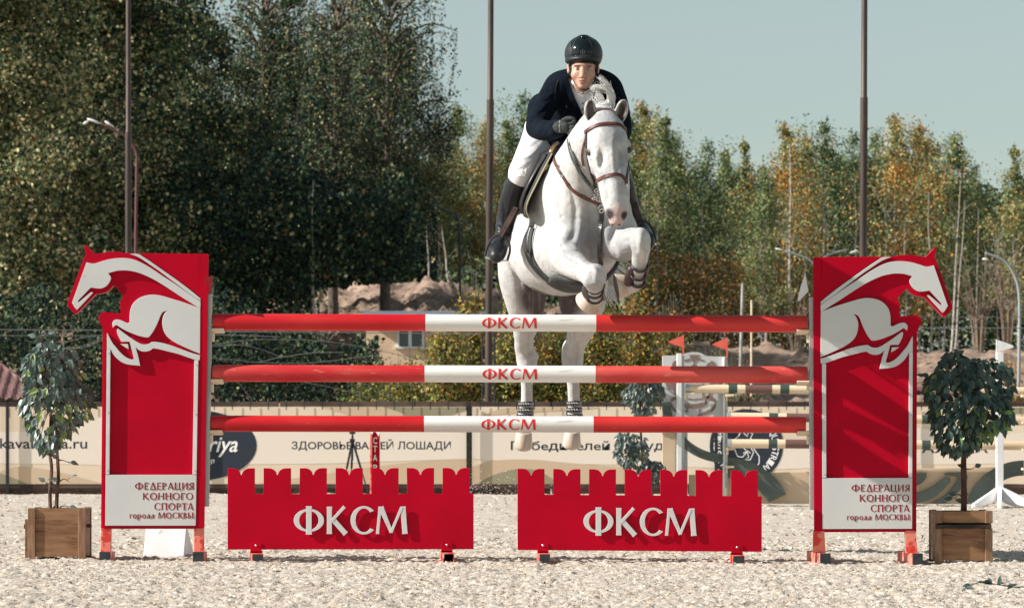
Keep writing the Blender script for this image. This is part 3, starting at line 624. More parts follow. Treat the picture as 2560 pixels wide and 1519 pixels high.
# ---------------------------------------------------------------- banner fence
YF = 24.75
M['bbeige'] = mat('banner_beige', srgb(230, 211, 188), srgb(222, 202, 178), 1.2, .6)
M['blight'] = mat('banner_light', srgb(234, 221, 206), rough=.6); M['btan'] = mat('banner_tan', srgb(204, 180, 152), rough=.6)
M['bolive'] = mat('banner_olive', srgb(150, 142, 116), rough=.6); M['bnavy'] = mat('banner_navy', srgb(40, 48, 62), rough=.6)
M['btext'] = mat('banner_text', srgb(34, 42, 54), rough=.6); M['bwhite'] = mat('banner_white', srgb(248, 246, 242), rough=.6)
M['rail'] = mat('fence_board', srgb(96, 78, 68), srgb(58, 46, 42), 5, .8, .2, 40, stretch=(.3, 1, 1)); M['blackm'] = mat('black_metal', srgb(34, 36, 40), rough=.5)
fence = empty('banner_fence', (0, YF, 0), 'low fence hung with beige printed banners along the back of the arena', 'fence')
P = lambda x, y, k=0: W(x, y, YF)+Vector((0, -.0008*k, 0))
rr = random.Random(5)
mb = MB()
for i in range(14):
    xa, xb = -1000+i*340, -1000+(i+1)*340-4
    mb.hexa([P(xa, 1016), P(xb, 1016+rr.uniform(-1, 1)), P(xb, 1003.5), P(xa, 1003.5+rr.uniform(-1, 1))], (0, .05, 0))
bevel(mb.build('top_rail', M['rail'], fence), .003)
mb = MB()
for i in range(14):
    xa, xb = -1000+i*340, -1000+(i+1)*340-4
    mb.hexa([P(xa, 1219), P(xb, 1219), P(xb, 1208), P(xa, 1208)], (0, .04, 0), 0)
    mb.hexa([P(xa, 1245)+Vector((0, .03, 0)), P(xb, 1245)+Vector((0, .03, 0)), P(xb, 1219), P(xa, 1219)], (0, .03, 0), 1)
bevel(mb.build('bottom_board', [M['rail'], M['darkwood']], fence), .003)
for x in (-640, 20, 500, 1173, 1790, 2275, 2700, 3150):
    mb = MB(); p = P(x, 1245); q = P(x, 1006); mb.box((p.x-.02, YF-.06, -.1), (p.x+.02, YF-.035, q.z)); mb.build('post', M['blackm'], fence)
def wavy(mb, top, bot, k, mi):
    t_ = curve_pts([P(x, y, k) for x, y in top], 8); b_ = curve_pts([P(x, y, k) for x, y in bot], 8)
    o_ = len(mb.v); n = len(t_)
    if len(b_) != n: raise ValueError('wavy')
    mb.add(t_+b_, [(i, i+1, n+i+1, n+i) for i in range(n-1)], mi)
BM = [M['bbeige'], M['blight'], M['btan'], M['bolive']]
def banner(x0, x1, wv):
    mb = MB(); N = 60
    # slightly rippled sheet
    for i in range(N):
        xa, xb = x0+(x1-x0)*i/N, x0+(x1-x0)*(i+1)/N; f = lambda x: .0004*math.sin(x*.09)
        mb.add([P(xa, 1209)+Vector((0, f(xa), 0)), P(xb, 1209)+Vector((0, f(xb), 0)), P(xb, 1016)+Vector((0, f(xb), 0)), P(xa, 1016)+Vector((0, f(xa), 0))], [(0, 1, 2, 3)], 0)
    for top, bot, k, mi in wv: wavy(mb, top, bot, k, mi)
    o = mb.build('banner', BM, fence, fix=True)
    x = x0+20
    while x < x1:
        m_ = MB(); m_.hexa([P(x, 1024)+Vector((0, -.03, 0)), P(x+2.2, 1024)+Vector((0, -.03, 0)), P(x+2.2, 1002)+Vector((0, -.03, 0)), P(x, 1002)+Vector((0, -.03, 0))], (0, .004, 0)); x += 45
        if -120 < x < 2700: m_.build('cable_tie', M['blackm'], o, fix=False)
    return o
b1 = banner(-700, 1166, [
  ([(-700, 1060), (-200, 1074), (60, 1078), (200, 1060), (256, 1040)], [(-700, 1150), (-200, 1156), (60, 1158), (200, 1160), (256, 1162)], 3, 1),
  ([(256, 1040), (500, 1066), (800, 1080), (1050, 1076), (1166, 1082)], [(256, 1162), (500, 1160), (800, 1158), (1050, 1150), (1166, 1146)], 3, 1),
  ([(800, 1016), (850, 1030), (900, 1048), (960, 1060), (1040, 1050)], [(955, 1016), (975, 1018), (1000, 1026), (1030, 1034), (1045, 1049)], 4, 2),
  ([(960, 1016), (1010, 1017), (1060, 1017), (1120, 1017), (1166, 1017)], [(962, 1018), (1000, 1030), (1040, 1048), (1110, 1040), (1166, 1024)], 5, 3),
  ([(-100, 1209), (20, 1172), (60, 1166), (150, 1180), (256, 1208)], [(-100, 1209.2), (20, 1209), (60, 1209), (150, 1209), (256, 1209)], 4, 2),
  ([(-160, 1180), (-60, 1170), (0, 1182), (40, 1196), (70, 1209)], [(-160, 1209.2), (-60, 1209), (0, 1209), (40, 1209), (70, 1209.2)], 5, 3),
  ([(640, 1209), (800, 1186), (950, 1164), (1060, 1152), (1166, 1146)], [(640, 1209.2), (800, 1209), (950, 1209), (1060, 1209), (1166, 1209.2)], 4, 2)])
b2 = banner(1180, 2268, [
  ([(1180, 1052), (1350, 1062), (1500, 1078), (1640, 1070), (1892, 1100)], [(1180, 1146), (1350, 1156), (1500, 1160), (1640, 1162), (1892, 1175)], 3, 1),
  ([(1180, 1166), (1240, 1150), (1330, 1148), (1420, 1156), (1560, 1168)], [(1180, 1209), (1240, 1209), (1330, 1209), (1420, 1209), (1560, 1209)], 4, 2),
  ([(1190, 1209), (1235, 1186), (1290, 1172), (1345, 1176), (1400, 1209)], [(1190, 1209.3), (1235, 1209), (1290, 1209), (1345, 1209), (1400, 1209.3)], 5, 3),
  ([(1200, 1040), (1260, 1020), (1320, 1018), (1400, 1018), (1500, 1018)], [(1200, 1042), (1260, 1034), (1320, 1030), (1400, 1026), (1500, 1019)], 4, 2),
  ([(1892, 1100), (1950, 1106), (2050, 1100), (2150, 1090), (2268, 1080)], [(1892, 1175), (1950, 1172), (2050, 1168), (2150, 1166), (2268, 1164)], 3, 1)])
b3 = banner(2282, 3300, [
  ([(2282, 1066), (2380, 1080), (2480, 1084), (2700, 1076), (3300, 1070)], [(2282, 1158), (2380, 1160), (2480, 1158), (2700, 1156), (3300, 1150)], 3, 1),
  ([(2490, 1018), (2520, 1018), (2560, 1018), (2700, 1018), (2900, 1018)], [(2490, 1020), (2520, 1032), (2560, 1034), (2700, 1040), (2900, 1020)], 4, 3)])
def disc(mb, cx, cy, rx, ry, k, mi=0, n=48):
    mb.add([P(cx+rx*math.cos(2*math.pi*i/n), cy+ry*math.sin(2*math.pi*i/n), k) for i in range(n)], [tuple(range(n))], mi)
mb = MB(); disc(mb, 490, 1113, 152, 88, 6); mb.build('logo_field', M['bnavy'], b1); mb = MB(); disc(mb, 1866, 1113, 92, 91, 6); mb.build('logo_field', M['bnavy'], b2)
YT = YF-.0010
font_text('lettering', 'kavaleriya.ru', 0, 218, 1120, 26, YT, M['btext'], b1, .012)
font_text('lettering', 'Kavaleriya', 388, 594, 1128, 40, YT-.0026, M['bwhite'], b1, .012, shear=.3)
font_text('lettering', 'компания', 440, 536, 1160, 16, YT-.0026, M['bwhite'], b1)
font_text('lettering', 'ЗДОРОВЬЕ ВАШЕЙ ЛОШАДИ', 729, 1127, 1122, 19, YT, M['btext'], b1, .014)
font_text('lettering', 'Победителей не судят', 1277, 1702, 1124, 21.5, YT, M['btext'], b2, .014)
font_text('lettering', 'АЛЬФА', 2304, 2470, 1131, 24, YT, M['btext'], b3, .014)
def ring_text(txt, cx, cy, rad, a0, a1, cap, parent, mt, inward=False):
    import_ = []
    for i, ch in enumerate(txt):
        a = R(a0+(a1-a0)*(i+.5)/len(txt)); o = font_text('lettering', ch, cx-cap*.35, cx+cap*.35, cy+cap/2, cap, YT-.0026, mt, parent, .01, fit=True)
        c = W(cx, cy, YT); rot = -a if not inward else math.pi-a
        for v in o.data.vertices:
            p = v.co+ORG[parent]-c; q = Vector((p.x*math.cos(rot)-p.z*math.sin(rot), 0, p.x*math.sin(rot)+p.z*math.cos(rot)))
            v.co = c+Vector((math.sin(a)*rad/S(YT), p.y, math.cos(a)*rad/S(YT)))+q-ORG[parent]
        import_.append(o)
    bm = bmesh.new()
    for o in import_: bm.from_mesh(o.data)
    me = import_[0].data; bm.to_mesh(me); bm.free()
    for o in import_[1:]: d = o.data; bpy.data.objects.remove(o); bpy.data.meshes.remove(d)
    return import_[0]
ring_text('EQUESTRIAN', 1866, 1113, 74, -150, -50, 17, b2, M['bwhite']); ring_text('EQUESTRIAN', 1866, 1113, 74, 50, 150, 17, b2, M['bwhite'])
mb = MB()     # line drawing of a horse head and neck inside the round logo
for ln in ([(1852, 1078), (1846, 1090), (1836, 1098), (1842, 1108), (1852, 1112)], [(1858, 1080), (1868, 1090), (1872, 1078), (1882, 1084), (1876, 1094), (1884, 1106)],
           [(1836, 1120), (1844, 1140), (1856, 1142), (1868, 1128), (1858, 1118)], [(1868, 1130), (1872, 1142), (1860, 1150), (1876, 1148), (1884, 1130), (1878, 1120)],
           [(1884, 1120), (1898, 1140), (1898, 1156), (1892, 1166)], [(1858, 1132), (1870, 1126), (1876, 1132)], [(1846, 1150), (1858, 1160), (1874, 1158)]):
    mb.strap([W(a, b, YT-.0042) for a, b in ln], (0, -1, 0), .011, .001)
mb.build('logo_drawing', M['bwhite'], b2)
# ---------------------------------------------------------------- second jump (grey crest wing, pale poles)
YJ = 16.9
Q = lambda x, y, dy=0: W(x, y, YJ+dy)
M['crest'] = mat('crest_board', (.56, .57, .56), (.50, .51, .51), 2, .5); M['cbrown'] = mat('crest_print', srgb(128, 108, 100), rough=.6)
M['arc'] = mat('grey_green_board', srgb(92, 102, 96), srgb(80, 90, 86), 5, .6, col3=srgb(176, 160, 132), scale3=60, c3=(.70, .76)); M['jbeige'] = mat('beige_board', srgb(206, 184, 156), srgb(194, 170, 142), 2, .6)
M['offpole'] = mat('beige_pole', srgb(228, 206, 176), srgb(210, 186, 156), 6, .45, .1, 100, stretch=(.2, 1, 1)); M['gpole'] = mat('green_band', srgb(62, 78, 72), rough=.5); M['brpole'] = mat('brown_band', srgb(112, 82, 76), rough=.5)
root = empty('crest_wing', Q(1737, 1262), 'light grey jump wing printed with a brown crest and trophy cup', 'jump wing')
mb = MB(); top = smooth_poly([(1656, 1257), (1656, 889), (1700, 887.5), (1716, 883), (1730, 880), (1746, 880.5), (1757, 884), (1770, 890), (1815, 891), (1815, 1060), (1719, 1060), (1719, 1257)], 25)
mb.prism([Q(a, b) for a, b in top], (0, .05, 0)); bevel(mb.build('board', M['crest'], root), .003)
mb = MB()
z = lambda p: (1640+p[0]/6.745, 860+p[1]/6.745)
def pr(pts, ang=40): mb.prism([Q(*z(p), -.001) for p in smooth_poly(pts, ang, 3)], (0, -.004, 0))
pr([(562,180),(728,180),(715,240),(688,280),(655,300),(655,345),(682,355),(682,375),(600,375),(600,355),(632,345),(632,300),(600,270),(580,225)])
pr([(470,262),(520,255),(570,235),(578,262),(540,285),(480,292)]); pr([(728,240),(770,258),(810,260),(805,285),(760,280),(715,265)])
pr([(848,365),(862,325),(905,305),(935,280),(985,300),(1012,345),(1015,395),(990,470),(960,500),(925,480),(935,420),(905,400),(870,395)])
pr([(268,365),(285,310),(320,280),(352,272),(352,420),(330,500),(300,480),(290,420)])
pr([(900,500),(1000,520),(1060,560),(1110,640),(1115,740),(1080,720),(1060,650),(1000,660),(960,760),(905,880),(860,915),(850,900),(900,800),(905,680)])
pr([(160,620),(260,560),(352,640),(345,860),(310,830),(270,740),(215,770),(175,710)])
pr([(820,880),(870,870),(960,890),(1010,950),(1015,1005),(960,960),(880,930),(850,960),(855,1000),(830,1000)])
pr([(470,990),(560,1005),(660,1005),(760,985),(850,965),(858,1020),(780,1060),(660,1078),(540,1075),(470,1050)])
pr([(985,990),(1015,1010),(1000,1080),(930,1150),(820,1190),(700,1215),(720,1175),(830,1130),(940,1070)])
pr([(245,990),(275,1000),(300,1060),(345,1110),(345,1150),(290,1120),(250,1060)]); pr([(340,880),(262,900),(245,980),(275,960),(345,930)])
pr([(490,1130),(540,1100),(520,1080),(500,1100),(505,1085),(545,1085),(545,1130),(500,1160)]); pr([(712,1100),(735,1085),(762,1095),(760,1115),(735,1105),(735,1130),(765,1150),(725,1150)])
pr([(780,660),(798,660),(795,905),(770,925),(670,930),(635,950),(600,930),(500,925),(500,912),(605,915),(635,932),(668,915),(765,910),(780,890)], 60)
mb.build('crest_print', M['cbrown'], root)
mb = MB(); mb.hexa([Q(1656, 1257, -.045), Q(1690, 1257, -.045), Q(1690, 1058, -.045), Q(1656, 1058, -.045)], (0, .04, 0)); bevel(mb.build('lower_board', M['jbeige'], root), .003)
fil = empty('jump_filler', Q(2000, 1262), 'low beige board with large grey green arcs, under the pale striped poles', 'jump filler')
mb = MB(); mb.hexa([Q(1722, 1258, .02), Q(2488, 1259, .02), Q(2488, 1166, .02), Q(1722, 1186, .02)], (0, .02, 0)); bevel(mb.build('board', M['jbeige'], fil), .003)
def band(cx, cy, ro, ri, a0, a1, dy, n=18, sy=1.0):
    o_ = []; i_ = []
    for k in range(n+1):
        a = R(a0+(a1-a0)*k/n); o_.append(Q(cx+ro*math.cos(a), cy-ro*sy*math.sin(a), dy)); i_.append(Q(cx+ri*math.cos(a), cy-ri*sy*math.sin(a), dy))
    m_ = MB(); m_.prism(o_+i_[::-1], (0, .03, 0)); return bevel(m_.build('arc_board', M['arc'], fil), .003)
band(1810, 1000, 156, 134, 182, 272, -.02); band(1820, 1305, 162, 112, 26, 92, -.055)
m_ = MB(); m_.prism([Q(a, b, -.03) for a, b in smooth_poly([(2285, 1183), (2316, 1181), (2317, 1190), (2308, 1203), (2288, 1216), (2285, 1216)], 40)], (0, .03, 0)); bevel(m_.build('arc_board', M['arc'], fil), .003)
m_ = MB(); m_.prism([Q(a, b, -.04) for a, b in smooth_poly([(2285, 1232), (2320, 1222), (2350, 1202), (2364, 1191), (2376, 1192), (2376, 1204), (2352, 1230), (2320, 1250), (2285, 1257)], 40)], (0, .03, 0)); bevel(m_.build('arc_board', M['arc'], fil), .003)
m_ = MB(); m_.prism([Q(a, b, -.03) for a, b in smooth_poly([(2362, 1182), (2400, 1180), (2420, 1190), (2400, 1225), (2362, 1258), (2325, 1258), (2360, 1240), (2388, 1210), (2396, 1190), (2362, 1187)], 40)], (0, .03, 0)); bevel(m_.build('arc_board', M['arc'], fil), .003)
band(2560, 1300, 150, 112, 90, 163, -.06)
def standard(x0, x1, yt, yb, label, Ys, feet=True, flagpts=None, fm=None, side=6):
    Pq = lambda x, y, dy=0: W(x, y, Ys+dy); zg = 0.0
    rt = empty('jump_standard', Vector((Pq((x0+x1)/2, 0).x, Ys, zg)), label, 'jump standard', 'upright standards of the rear jump')
    mb = MB(); a, b = Pq(x0, yb), Pq(x1, yt); mb.box((a.x, Ys-.03, .06 if feet else 0), (b.x, Ys+.06, b.z), 0); bevel(mb.build('post', M['white'], rt), .003)
    mb = MB(); mb.box((b.x+.001, Ys-.012, .2), (b.x+side/S(Ys), Ys+.045, b.z-.02)); mb.build('cup_track', M['metal'], rt)
    if feet:
        for i, (dx, dy) in enumerate(((-.30, -.22), (.34, -.30), (-.16, .32), (.22, .30), (-.06, -.42))):
            mb = MB(); c = Vector(((a.x+b.x)/2, Ys, .22)); e = c+Vector((dx, dy, -.23)); u = Vector((-dy, dx, 0)).normalized()*.022
            mb.add([c-u, c+u, c+u-Vector((0, 0, .14)), c-u-Vector((0, 0, .14)), e-u, e+u, e+u+Vector((0, 0, .05)), e-u+Vector((0, 0, .05))],
                   [(0,1,2,3),(0,4,7),(0,3,4),(1,5,2),(1,6,5),(3,2,5,4),(4,5,6,7),(0,7,6,1)]); mb.build('foot', M['white'], rt)
    if flagpts:
        mb = MB(); st = flagpts[0]; mb.tube([Pq(st[0], st[1]), Pq(st[0], st[2])], .006, 6); fp = mb.build('flag_pole', fm, rt)
        mb = MB(); mb.prism([Pq(p, q, -.004) for p, q in smooth_poly(flagpts[1], 60, 3)], (0, .006, 0)); mb.build('flag', fm, fp)
    return rt
M['flagred'] = mat('flag_red', srgb(232, 104, 88), srgb(220, 90, 78), 6, .6)
YS = 16.75
s1 = standard(1692, 1704, 883, 1262, 'white jump standard with a coral flag, in front of the grey crest wing', YS, False, ((1708.5, 836, 886), [(1709, 837), (1709, 869), (1674, 857), (1671, 855), (1674, 852)]), M['flagred'], 7)
s2 = standard(1808, 1812, 893, 1262, 'thin grey jump standard with a coral flag, at the right edge of the crest wing', YS+.1, False, ((1818, 844, 895), [(1818, 844), (1818, 875), (1784, 863), (1781, 861), (1784, 858)]), M['flagred'], 7)
s3 = standard(2491, 2508, 880, 1262, 'white jump standard with a white pennant and splayed feet, right of the round potted tree', YS-.3, True, ((2491.5, 848, 885), [(2491, 848), (2530, 862), (2533, 866), (2530, 869), (2491, 879)]), M['white'], -4)
for (x, y) in ((1719, 984), (1820, 1122), (1818, 1167), (1818, 988)):
    mb = MB(); mb.hexa([Q(x-4, y+3, -.16), Q(x+17, y+2, -.16), Q(x+18, y-3, -.16), Q(x-4, y-4, -.16)], (0, .1, 0)); mb.hexa([Q(x-4, y+14, -.1), Q(x+1, y+14, -.1), Q(x+1, y, -.1), Q(x-4, y, -.1)], (0, .04, 0)); bevel(mb.build('pole_cup', M['cream'], s2), .003)
for (x, y) in ((2555, 989), (2556, 1056), (2556, 1124), (2556, 1172)): mb = MB(); mb.hexa([Q(x, y+3, -.3), Q(x+30, y+3, -.3), Q(x+30, y-3, -.3), Q(x, y-3, -.3)], (0, .1, 0)); bevel(mb.build('pole_cup', M['cream'], s3), .003)
GJ = 'beige poles with green and brown bands on the rear jump'
for (x0, y0, x1, y1, rpx, bands, lb, dy) in (
    (1714, 971, 2600, 978, 11, ((1821, 1843, 1), (1863, 1930, 2), (1950, 1973, 1), (2215, 2250, 2), (2262, 2318, 2)), 'uppermost of the beige striped poles on the rear jump', -.1),
    (1817, 1041, 2600, 1052, 11, ((1922, 1945, 1), (1966, 2030, 2), (2304, 2326, 1)), 'middle of the beige striped poles on the rear jump', -.2),
    (1819, 1108, 2600, 1113, 11.5, ((1921, 1943, 1), (1963, 2030, 2), (2304, 2326, 1), (2346, 2370, 2)), 'lowest of the beige striped poles on the rear jump', -.2)):
    A = Q(x0, y0, dy); B = Q(x1, y1, dy); rt = empty('jump_pole', (A+B)/2, lb, 'jump pole', GJ)
    cuts = [(x0, x0+9, 3)]; c_ = x0+9
    for a, b, m_ in bands: cuts += [(c_, a, 0), (a, b, m_)]; c_ = b
    cuts.append((c_, x1, 0))
    for a, b, m_ in cuts:
        mb = MB(); u0, u1 = (a-x0)/(x1-x0), (b-x0)/(x1-x0); rd = rpx/S(YJ)
        mb.tube([A+(B-A)*u0, A+(B-A)*u1], rd*(1.04 if m_ == 3 else 1), 18); mb.build({0: 'pole_section', 1: 'green_band', 2: 'brown_band', 3: 'end_cap'}[m_], [M['offpole'], M['gpole'], M['brpole'], M['metal']][m_], rt, smooth='auto')
# potted trees by the rear jump
GP2 = 'small artificial trees by the rear jump'
for (a, b, cx, cy, rx, ry, n, sd, sts, lb) in (
    (1608, 1250, 1604, 985, 46, 62, 520, 21, [[(1608, 1262, 0, .016), (1606, 1150, 0, .014), (1600, 1040, 0, .012), (1604, 980, 0, .008)]], 'tallest small tree with grey green drooping leaves, left of the crest wing'),
    (1575, 1250, 1572, 1120, 38, 44, 330, 22, [[(1578, 1262, 0, .012), (1577, 1190, 0, .011), (1574, 1120, 0, .008)]], 'low bushy grey green tree in front of the banner lettering, left of the crest wing'),
    (1630, 1250, 1626, 1180, 29, 34, 260, 23, [[(1632, 1262, 0, .012), (1630, 1220, 0, .011), (1628, 1180, 0, .008)]], 'smallest dark tree seen through the battlements beside the crest wing')):
    ficus(a, b, cx, cy, rx, ry, n, sd, YJ-.5 if sd != 21 else YJ-.2, sts, lb, col=((.060, .085, .08), (.12, .155, .14), (.2, .23, .15)), L0=.06, cat='potted tree', name='potted_tree')
# START post, tripod
Yp = 21.5; Pp = lambda x, y: W(x, y, Yp)
rt = empty('start_post', (Pp(936, 0).x, Yp, 0), 'tall red start marker post with white vertical lettering', 'sign post')
mb = MB(); a, b = Pp(926, 0).x, Pp(949, 0).x; mb.box((a, Yp, .10), (b, Yp+.08, Pp(0, 1072).z)); bevel(mb.build('panel', M['red'], rt), .003)
mb = MB(); mb.box((a-.004, Yp-.05, .02), (a+.02, Yp-.005, Pp(0, 1085).z)); mb.box((a-.1, Yp-.12, -.01), (a+.10, Yp+.2, .035)); bevel(mb.build('stand', M['dullred'], rt), .003)
for i, (ch, y) in enumerate((('С', 1108), ('Т', 1129), ('А', 1151), ('Р', 1176), ('Т', 1200))): font_text('lettering', ch, 932.5, 943, y, 16, Yp-.006, M['bwhite'], rt, .014)
mb = MB(); mb.prism([Pp(x, y)+Vector((0, -.008, 0)) for x, y in smooth_poly([(924, 1078), (930, 1086), (934, 1078), (940, 1080), (946, 1090), (949, 1084), (949, 1074), (926, 1074)], 60, 3)], (0, .004, 0)); mb.build('badge', M['bwhite'], rt)
Yt = 23.4; Pt = lambda x, y, dy=0: W(x, y, Yt+dy)
rt = empty('camera_tripod', (Pt(880, 0).x, Yt, 0), 'black camera tripod standing before the beige banner', 'tripod')
ap = Pt(881, 1100); mb = MB(); mb.tube([Pt(881, 1150), Pt(881, 1083)], .012, 8); mb.box((ap.x-.03, Yt-.03, ap.z-.02), (ap.x+.03, Yt+.03, ap.z+.02)); mb.build('centre_column', M['blackm'], rt)
mb = MB(); h = Pt(881, 1080); mb.box((h.x-.035, Yt-.04, h.z-.02), (h.x+.035, Yt+.05, h.z+.05)); mb.tube([h+Vector((0, -.03, 0)), h+Vector((.02, -.2, -.06))], .008, 6); bevel(mb.build('pan_head', M['blackm'], rt), .003)
for (x, dy, xm) in ((853, -.25, 866), (877, .3, 879), (923, -.2, 900)):
    mb = MB(); e = Pt(x, 0, dy); mb.tube([ap, Vector((ap.x+(e.x-ap.x)*.5, Yt+dy*.5, ap.z*.5))], .014, 6); mb.tube([Vector((ap.x+(e.x-ap.x)*.48, Yt+dy*.48, ap.z*.52)), Vector((e.x, Yt+dy, 0))], .008, 6); mb.build('leg', M['blackm'], rt)
# sand kicked up
r = np.random.default_rng(9); n = 420; c = np.array([tuple(W(1160+abs(r.normal(0, 60)) if i % 2 else r.uniform(1175, 1320), 1238-abs(r.normal(0, 26)), r.uniform(18, 23))) for i in range(n)])
V, F = leaf_quads(c, np.full(n, .009), r, aspect=.9, jit=.6); o = link('flying_sand', npmesh('flying_sand', V, F, [M['flake']], cols=np.tile((.75, .68, .58), (n, 1)))); tag(o, 'grains of pale sand kicked up before the back fence', 'sand spray', kind='stuff')
# ---------------------------------------------------------------- implicit surfaces for bodies
class SDF:
    def __init__(s): s.ops = []
    def cap(s, a, b, ra, rb, k=.02, sq=None, op='+'):
        """tapered capsule; sq=(direction, factor) flattens it along a direction"""
        s.ops.append(('c', np.array(a, float), np.array(b, float), ra, rb, k, None if sq is None else (np.array(Vector(sq[0]).normalized()), sq[1]), op)); return s
    def chain(s, pts, k=.02, sub=3, sq=None, op='+'):
        """pts: list of (Vector, radius)"""
        P_ = curve_pts([p for p, r in pts], sub); rs = np.interp(np.linspace(0, len(pts)-1, len(P_)), range(len(pts)), [r for p, r in pts])
        for i in range(len(P_)-1): s.cap(P_[i], P_[i+1], rs[i], rs[i+1], k, sq, op)
        return s
    def ell(s, c, r, k=.02, rot=None, op='+'):
        s.ops.append(('e', np.array(c, float), np.array(r, float), np.array(rot or Matrix.Identity(3), float), 0, k, None, op)); return s
    def bbox(s, o):
        if o[0] == 'c':
            m = max(o[3], o[4]); return np.minimum(o[1], o[2])-m, np.maximum(o[1], o[2])+m
        m = o[2].max(); return o[1]-m, o[1]+m
    def mesh(s, h, pad=.03):
        lo = np.min([s.bbox(o)[0] for o in s.ops if o[-1] == '+'], 0)-pad; hi = np.max([s.bbox(o)[1] for o in s.ops if o[-1] == '+'], 0)+pad
        n = np.ceil((hi-lo)/h).astype(int)+1; F = np.full(n, .5, np.float32)
        ax = [lo[i]+np.arange(n[i])*h for i in range(3)]
        for o in s.ops:
            k = o[5]; b0, b1 = s.bbox(o); mrg = max(k*1.2, .02)+2*h
            i0 = np.maximum(((b0-mrg-lo)/h).astype(int), 0); i1 = np.minimum(((b1+mrg-lo)/h).astype(int)+2, n)
            if (i1 <= i0).any(): continue
            sl = tuple(slice(i0[i], i1[i]) for i in range(3)); X, Y_, Z = np.meshgrid(*[ax[i][sl[i]] for i in range(3)], indexing='ij')
            if o[0] == 'c':
                a, b = o[1], o[2]; ba = b-a; L2 = max((ba*ba).sum(), 1e-12)
                t_ = np.clip(((X-a[0])*ba[0]+(Y_-a[1])*ba[1]+(Z-a[2])*ba[2])/L2, 0, 1)
                qx, qy, qz = X-a[0]-ba[0]*t_, Y_-a[1]-ba[1]*t_, Z-a[2]-ba[2]*t_
                if o[6] is not None:
                    d_, f = o[6]; dn = qx*d_[0]+qy*d_[1]+qz*d_[2]; e = dn*(1/f-1); qx = qx+e*d_[0]; qy = qy+e*d_[1]; qz = qz+e*d_[2]
                d = np.sqrt(qx*qx+qy*qy+qz*qz)-(o[3]+(o[4]-o[3])*t_)
                if o[6] is not None and o[6][1] < 1: d = d*(.5+.5*o[6][1])
            else:
                Rm = o[3]; P0 = np.stack([X-o[1][0], Y_-o[1][1], Z-o[1][2]], -1) @ Rm
                k0 = np.sqrt(((P0/o[2])**2).sum(-1)); k1 = np.sqrt(((P0/o[2]**2)**2).sum(-1))+1e-9; d = k0*(k0-1)/k1
            f_ = F[sl]
            if o[-1] == '+':
                hh = np.clip(.5+.5*(f_-d)/k, 0, 1); F[sl] = f_*(1-hh)+d*hh-k*hh*(1-hh)
            else:
                hh = np.clip(.5-.5*(f_+d)/k, 0, 1); F[sl] = f_*(1-hh)-d*hh+k*hh*(1-hh)
        return nets(F, lo, h)
def nets(F, lo, h):
    ins = F < 0; nx, ny, nz = F.shape
    cnt = np.zeros((nx-1, ny-1, nz-1), np.int16); acc = np.zeros((nx-1, ny-1, nz-1, 3), np.float32)
    for ax in range(3):
        a = [slice(None)]*3; b = [slice(None)]*3; a[ax] = slice(0, -1); b[ax] = slice(1, None)
        fa, fb = F[tuple(a)], F[tuple(b)]; cr = (fa < 0) != (fb < 0); I = np.argwhere(cr)
        t_ = fa[cr]/(fa[cr]-fb[cr]); p = I.astype(np.float32); p[:, ax] += t_
        o1, o2 = [q for q in range(3) if q != ax]
        for d1 in (0, 1):
            for d2 in (0, 1):
                J = I.copy(); J[:, o1] -= d1; J[:, o2] -= d2
                ok = (J >= 0).all(1) & (J < np.array(cnt.shape)).all(1); Jk = J[ok]
                np.add.at(cnt, tuple(Jk.T), 1); np.add.at(acc, tuple(Jk.T), p[ok])
    m = cnt > 0; idx = np.full(cnt.shape, -1, np.int64); idx[m] = np.arange(m.sum())
    V = acc[m]/cnt[m][:, None]*h+lo; Q_ = []
    for ax in range(3):
        a = [slice(None)]*3; b = [slice(None)]*3; a[ax] = slice(0, -1); b[ax] = slice(1, None)
        fa = ins[tuple(a)]; fb = ins[tuple(b)]; I = np.argwhere(fa != fb); sgn = fa[tuple(I.T)]
        o1, o2 = (ax+1) % 3, (ax+2) % 3; ok = (I[:, o1] > 0)&(I[:, o2] > 0)&(I[:, o1] < F.shape[o1]-1)&(I[:, o2] < F.shape[o2]-1); I = I[ok]; sgn = sgn[ok]
        q = []
        for d1, d2 in ((0, 0), (1, 0), (1, 1), (0, 1)):
            J = I.copy(); J[:, o1] -= d1; J[:, o2] -= d2; q.append(idx[tuple(J.T)])
        q = np.stack(q, 1); q[~sgn] = q[~sgn][:, ::-1]; Q_.append(q)
    return V, np.concatenate(Q_)[:, ::-1]
def relax(V, F, it=2, lam=.5):
    e = np.concatenate([F[:, [0, 1]], F[:, [1, 2]], F[:, [2, 3]], F[:, [3, 0]]]); e = np.concatenate([e, e[:, ::-1]])
    n = np.bincount(e[:, 0], minlength=len(V)).astype(float)[:, None]
    for _ in range(it):
        for l in (lam, -lam*1.03):
            s_ = np.stack([np.bincount(e[:, 0], V[e[:, 1], i], len(V)) for i in range(3)], 1)/n; V = V+(s_-V)*l
    return V
def organic(name, sdf, h, mats, parent, cols=None, it=2, mi=None, keep=None, disp=None):
    V, F = sdf.mesh(h); V = relax(V, F, it); a_, b_2, c_2 = V[F[:, 0]], V[F[:, 1]], V[F[:, 2]]
    if np.einsum('ij,ij->i', a_-V.mean(0), np.cross(b_2-a_, c_2-a_)).sum() < 0: F = F[:, ::-1].copy()
    if disp: V = disp(V)
    if keep is not None:                       # keep only the faces whose centre passes
        c = V[F].mean(1); F = F[keep(c)]; u, inv = np.unique(F, return_inverse=True); V = V[u]; F = inv.reshape(-1, 4)
    cc = cols(V) if cols else None; po = np.array(ORG.get(parent, Vector((0, 0, 0))))
    mm = mi(V[F].mean(1)) if mi else None
    me = npmesh(name, V-po, F, mats, mm, True, cols=cc); return link(name, me, parent)
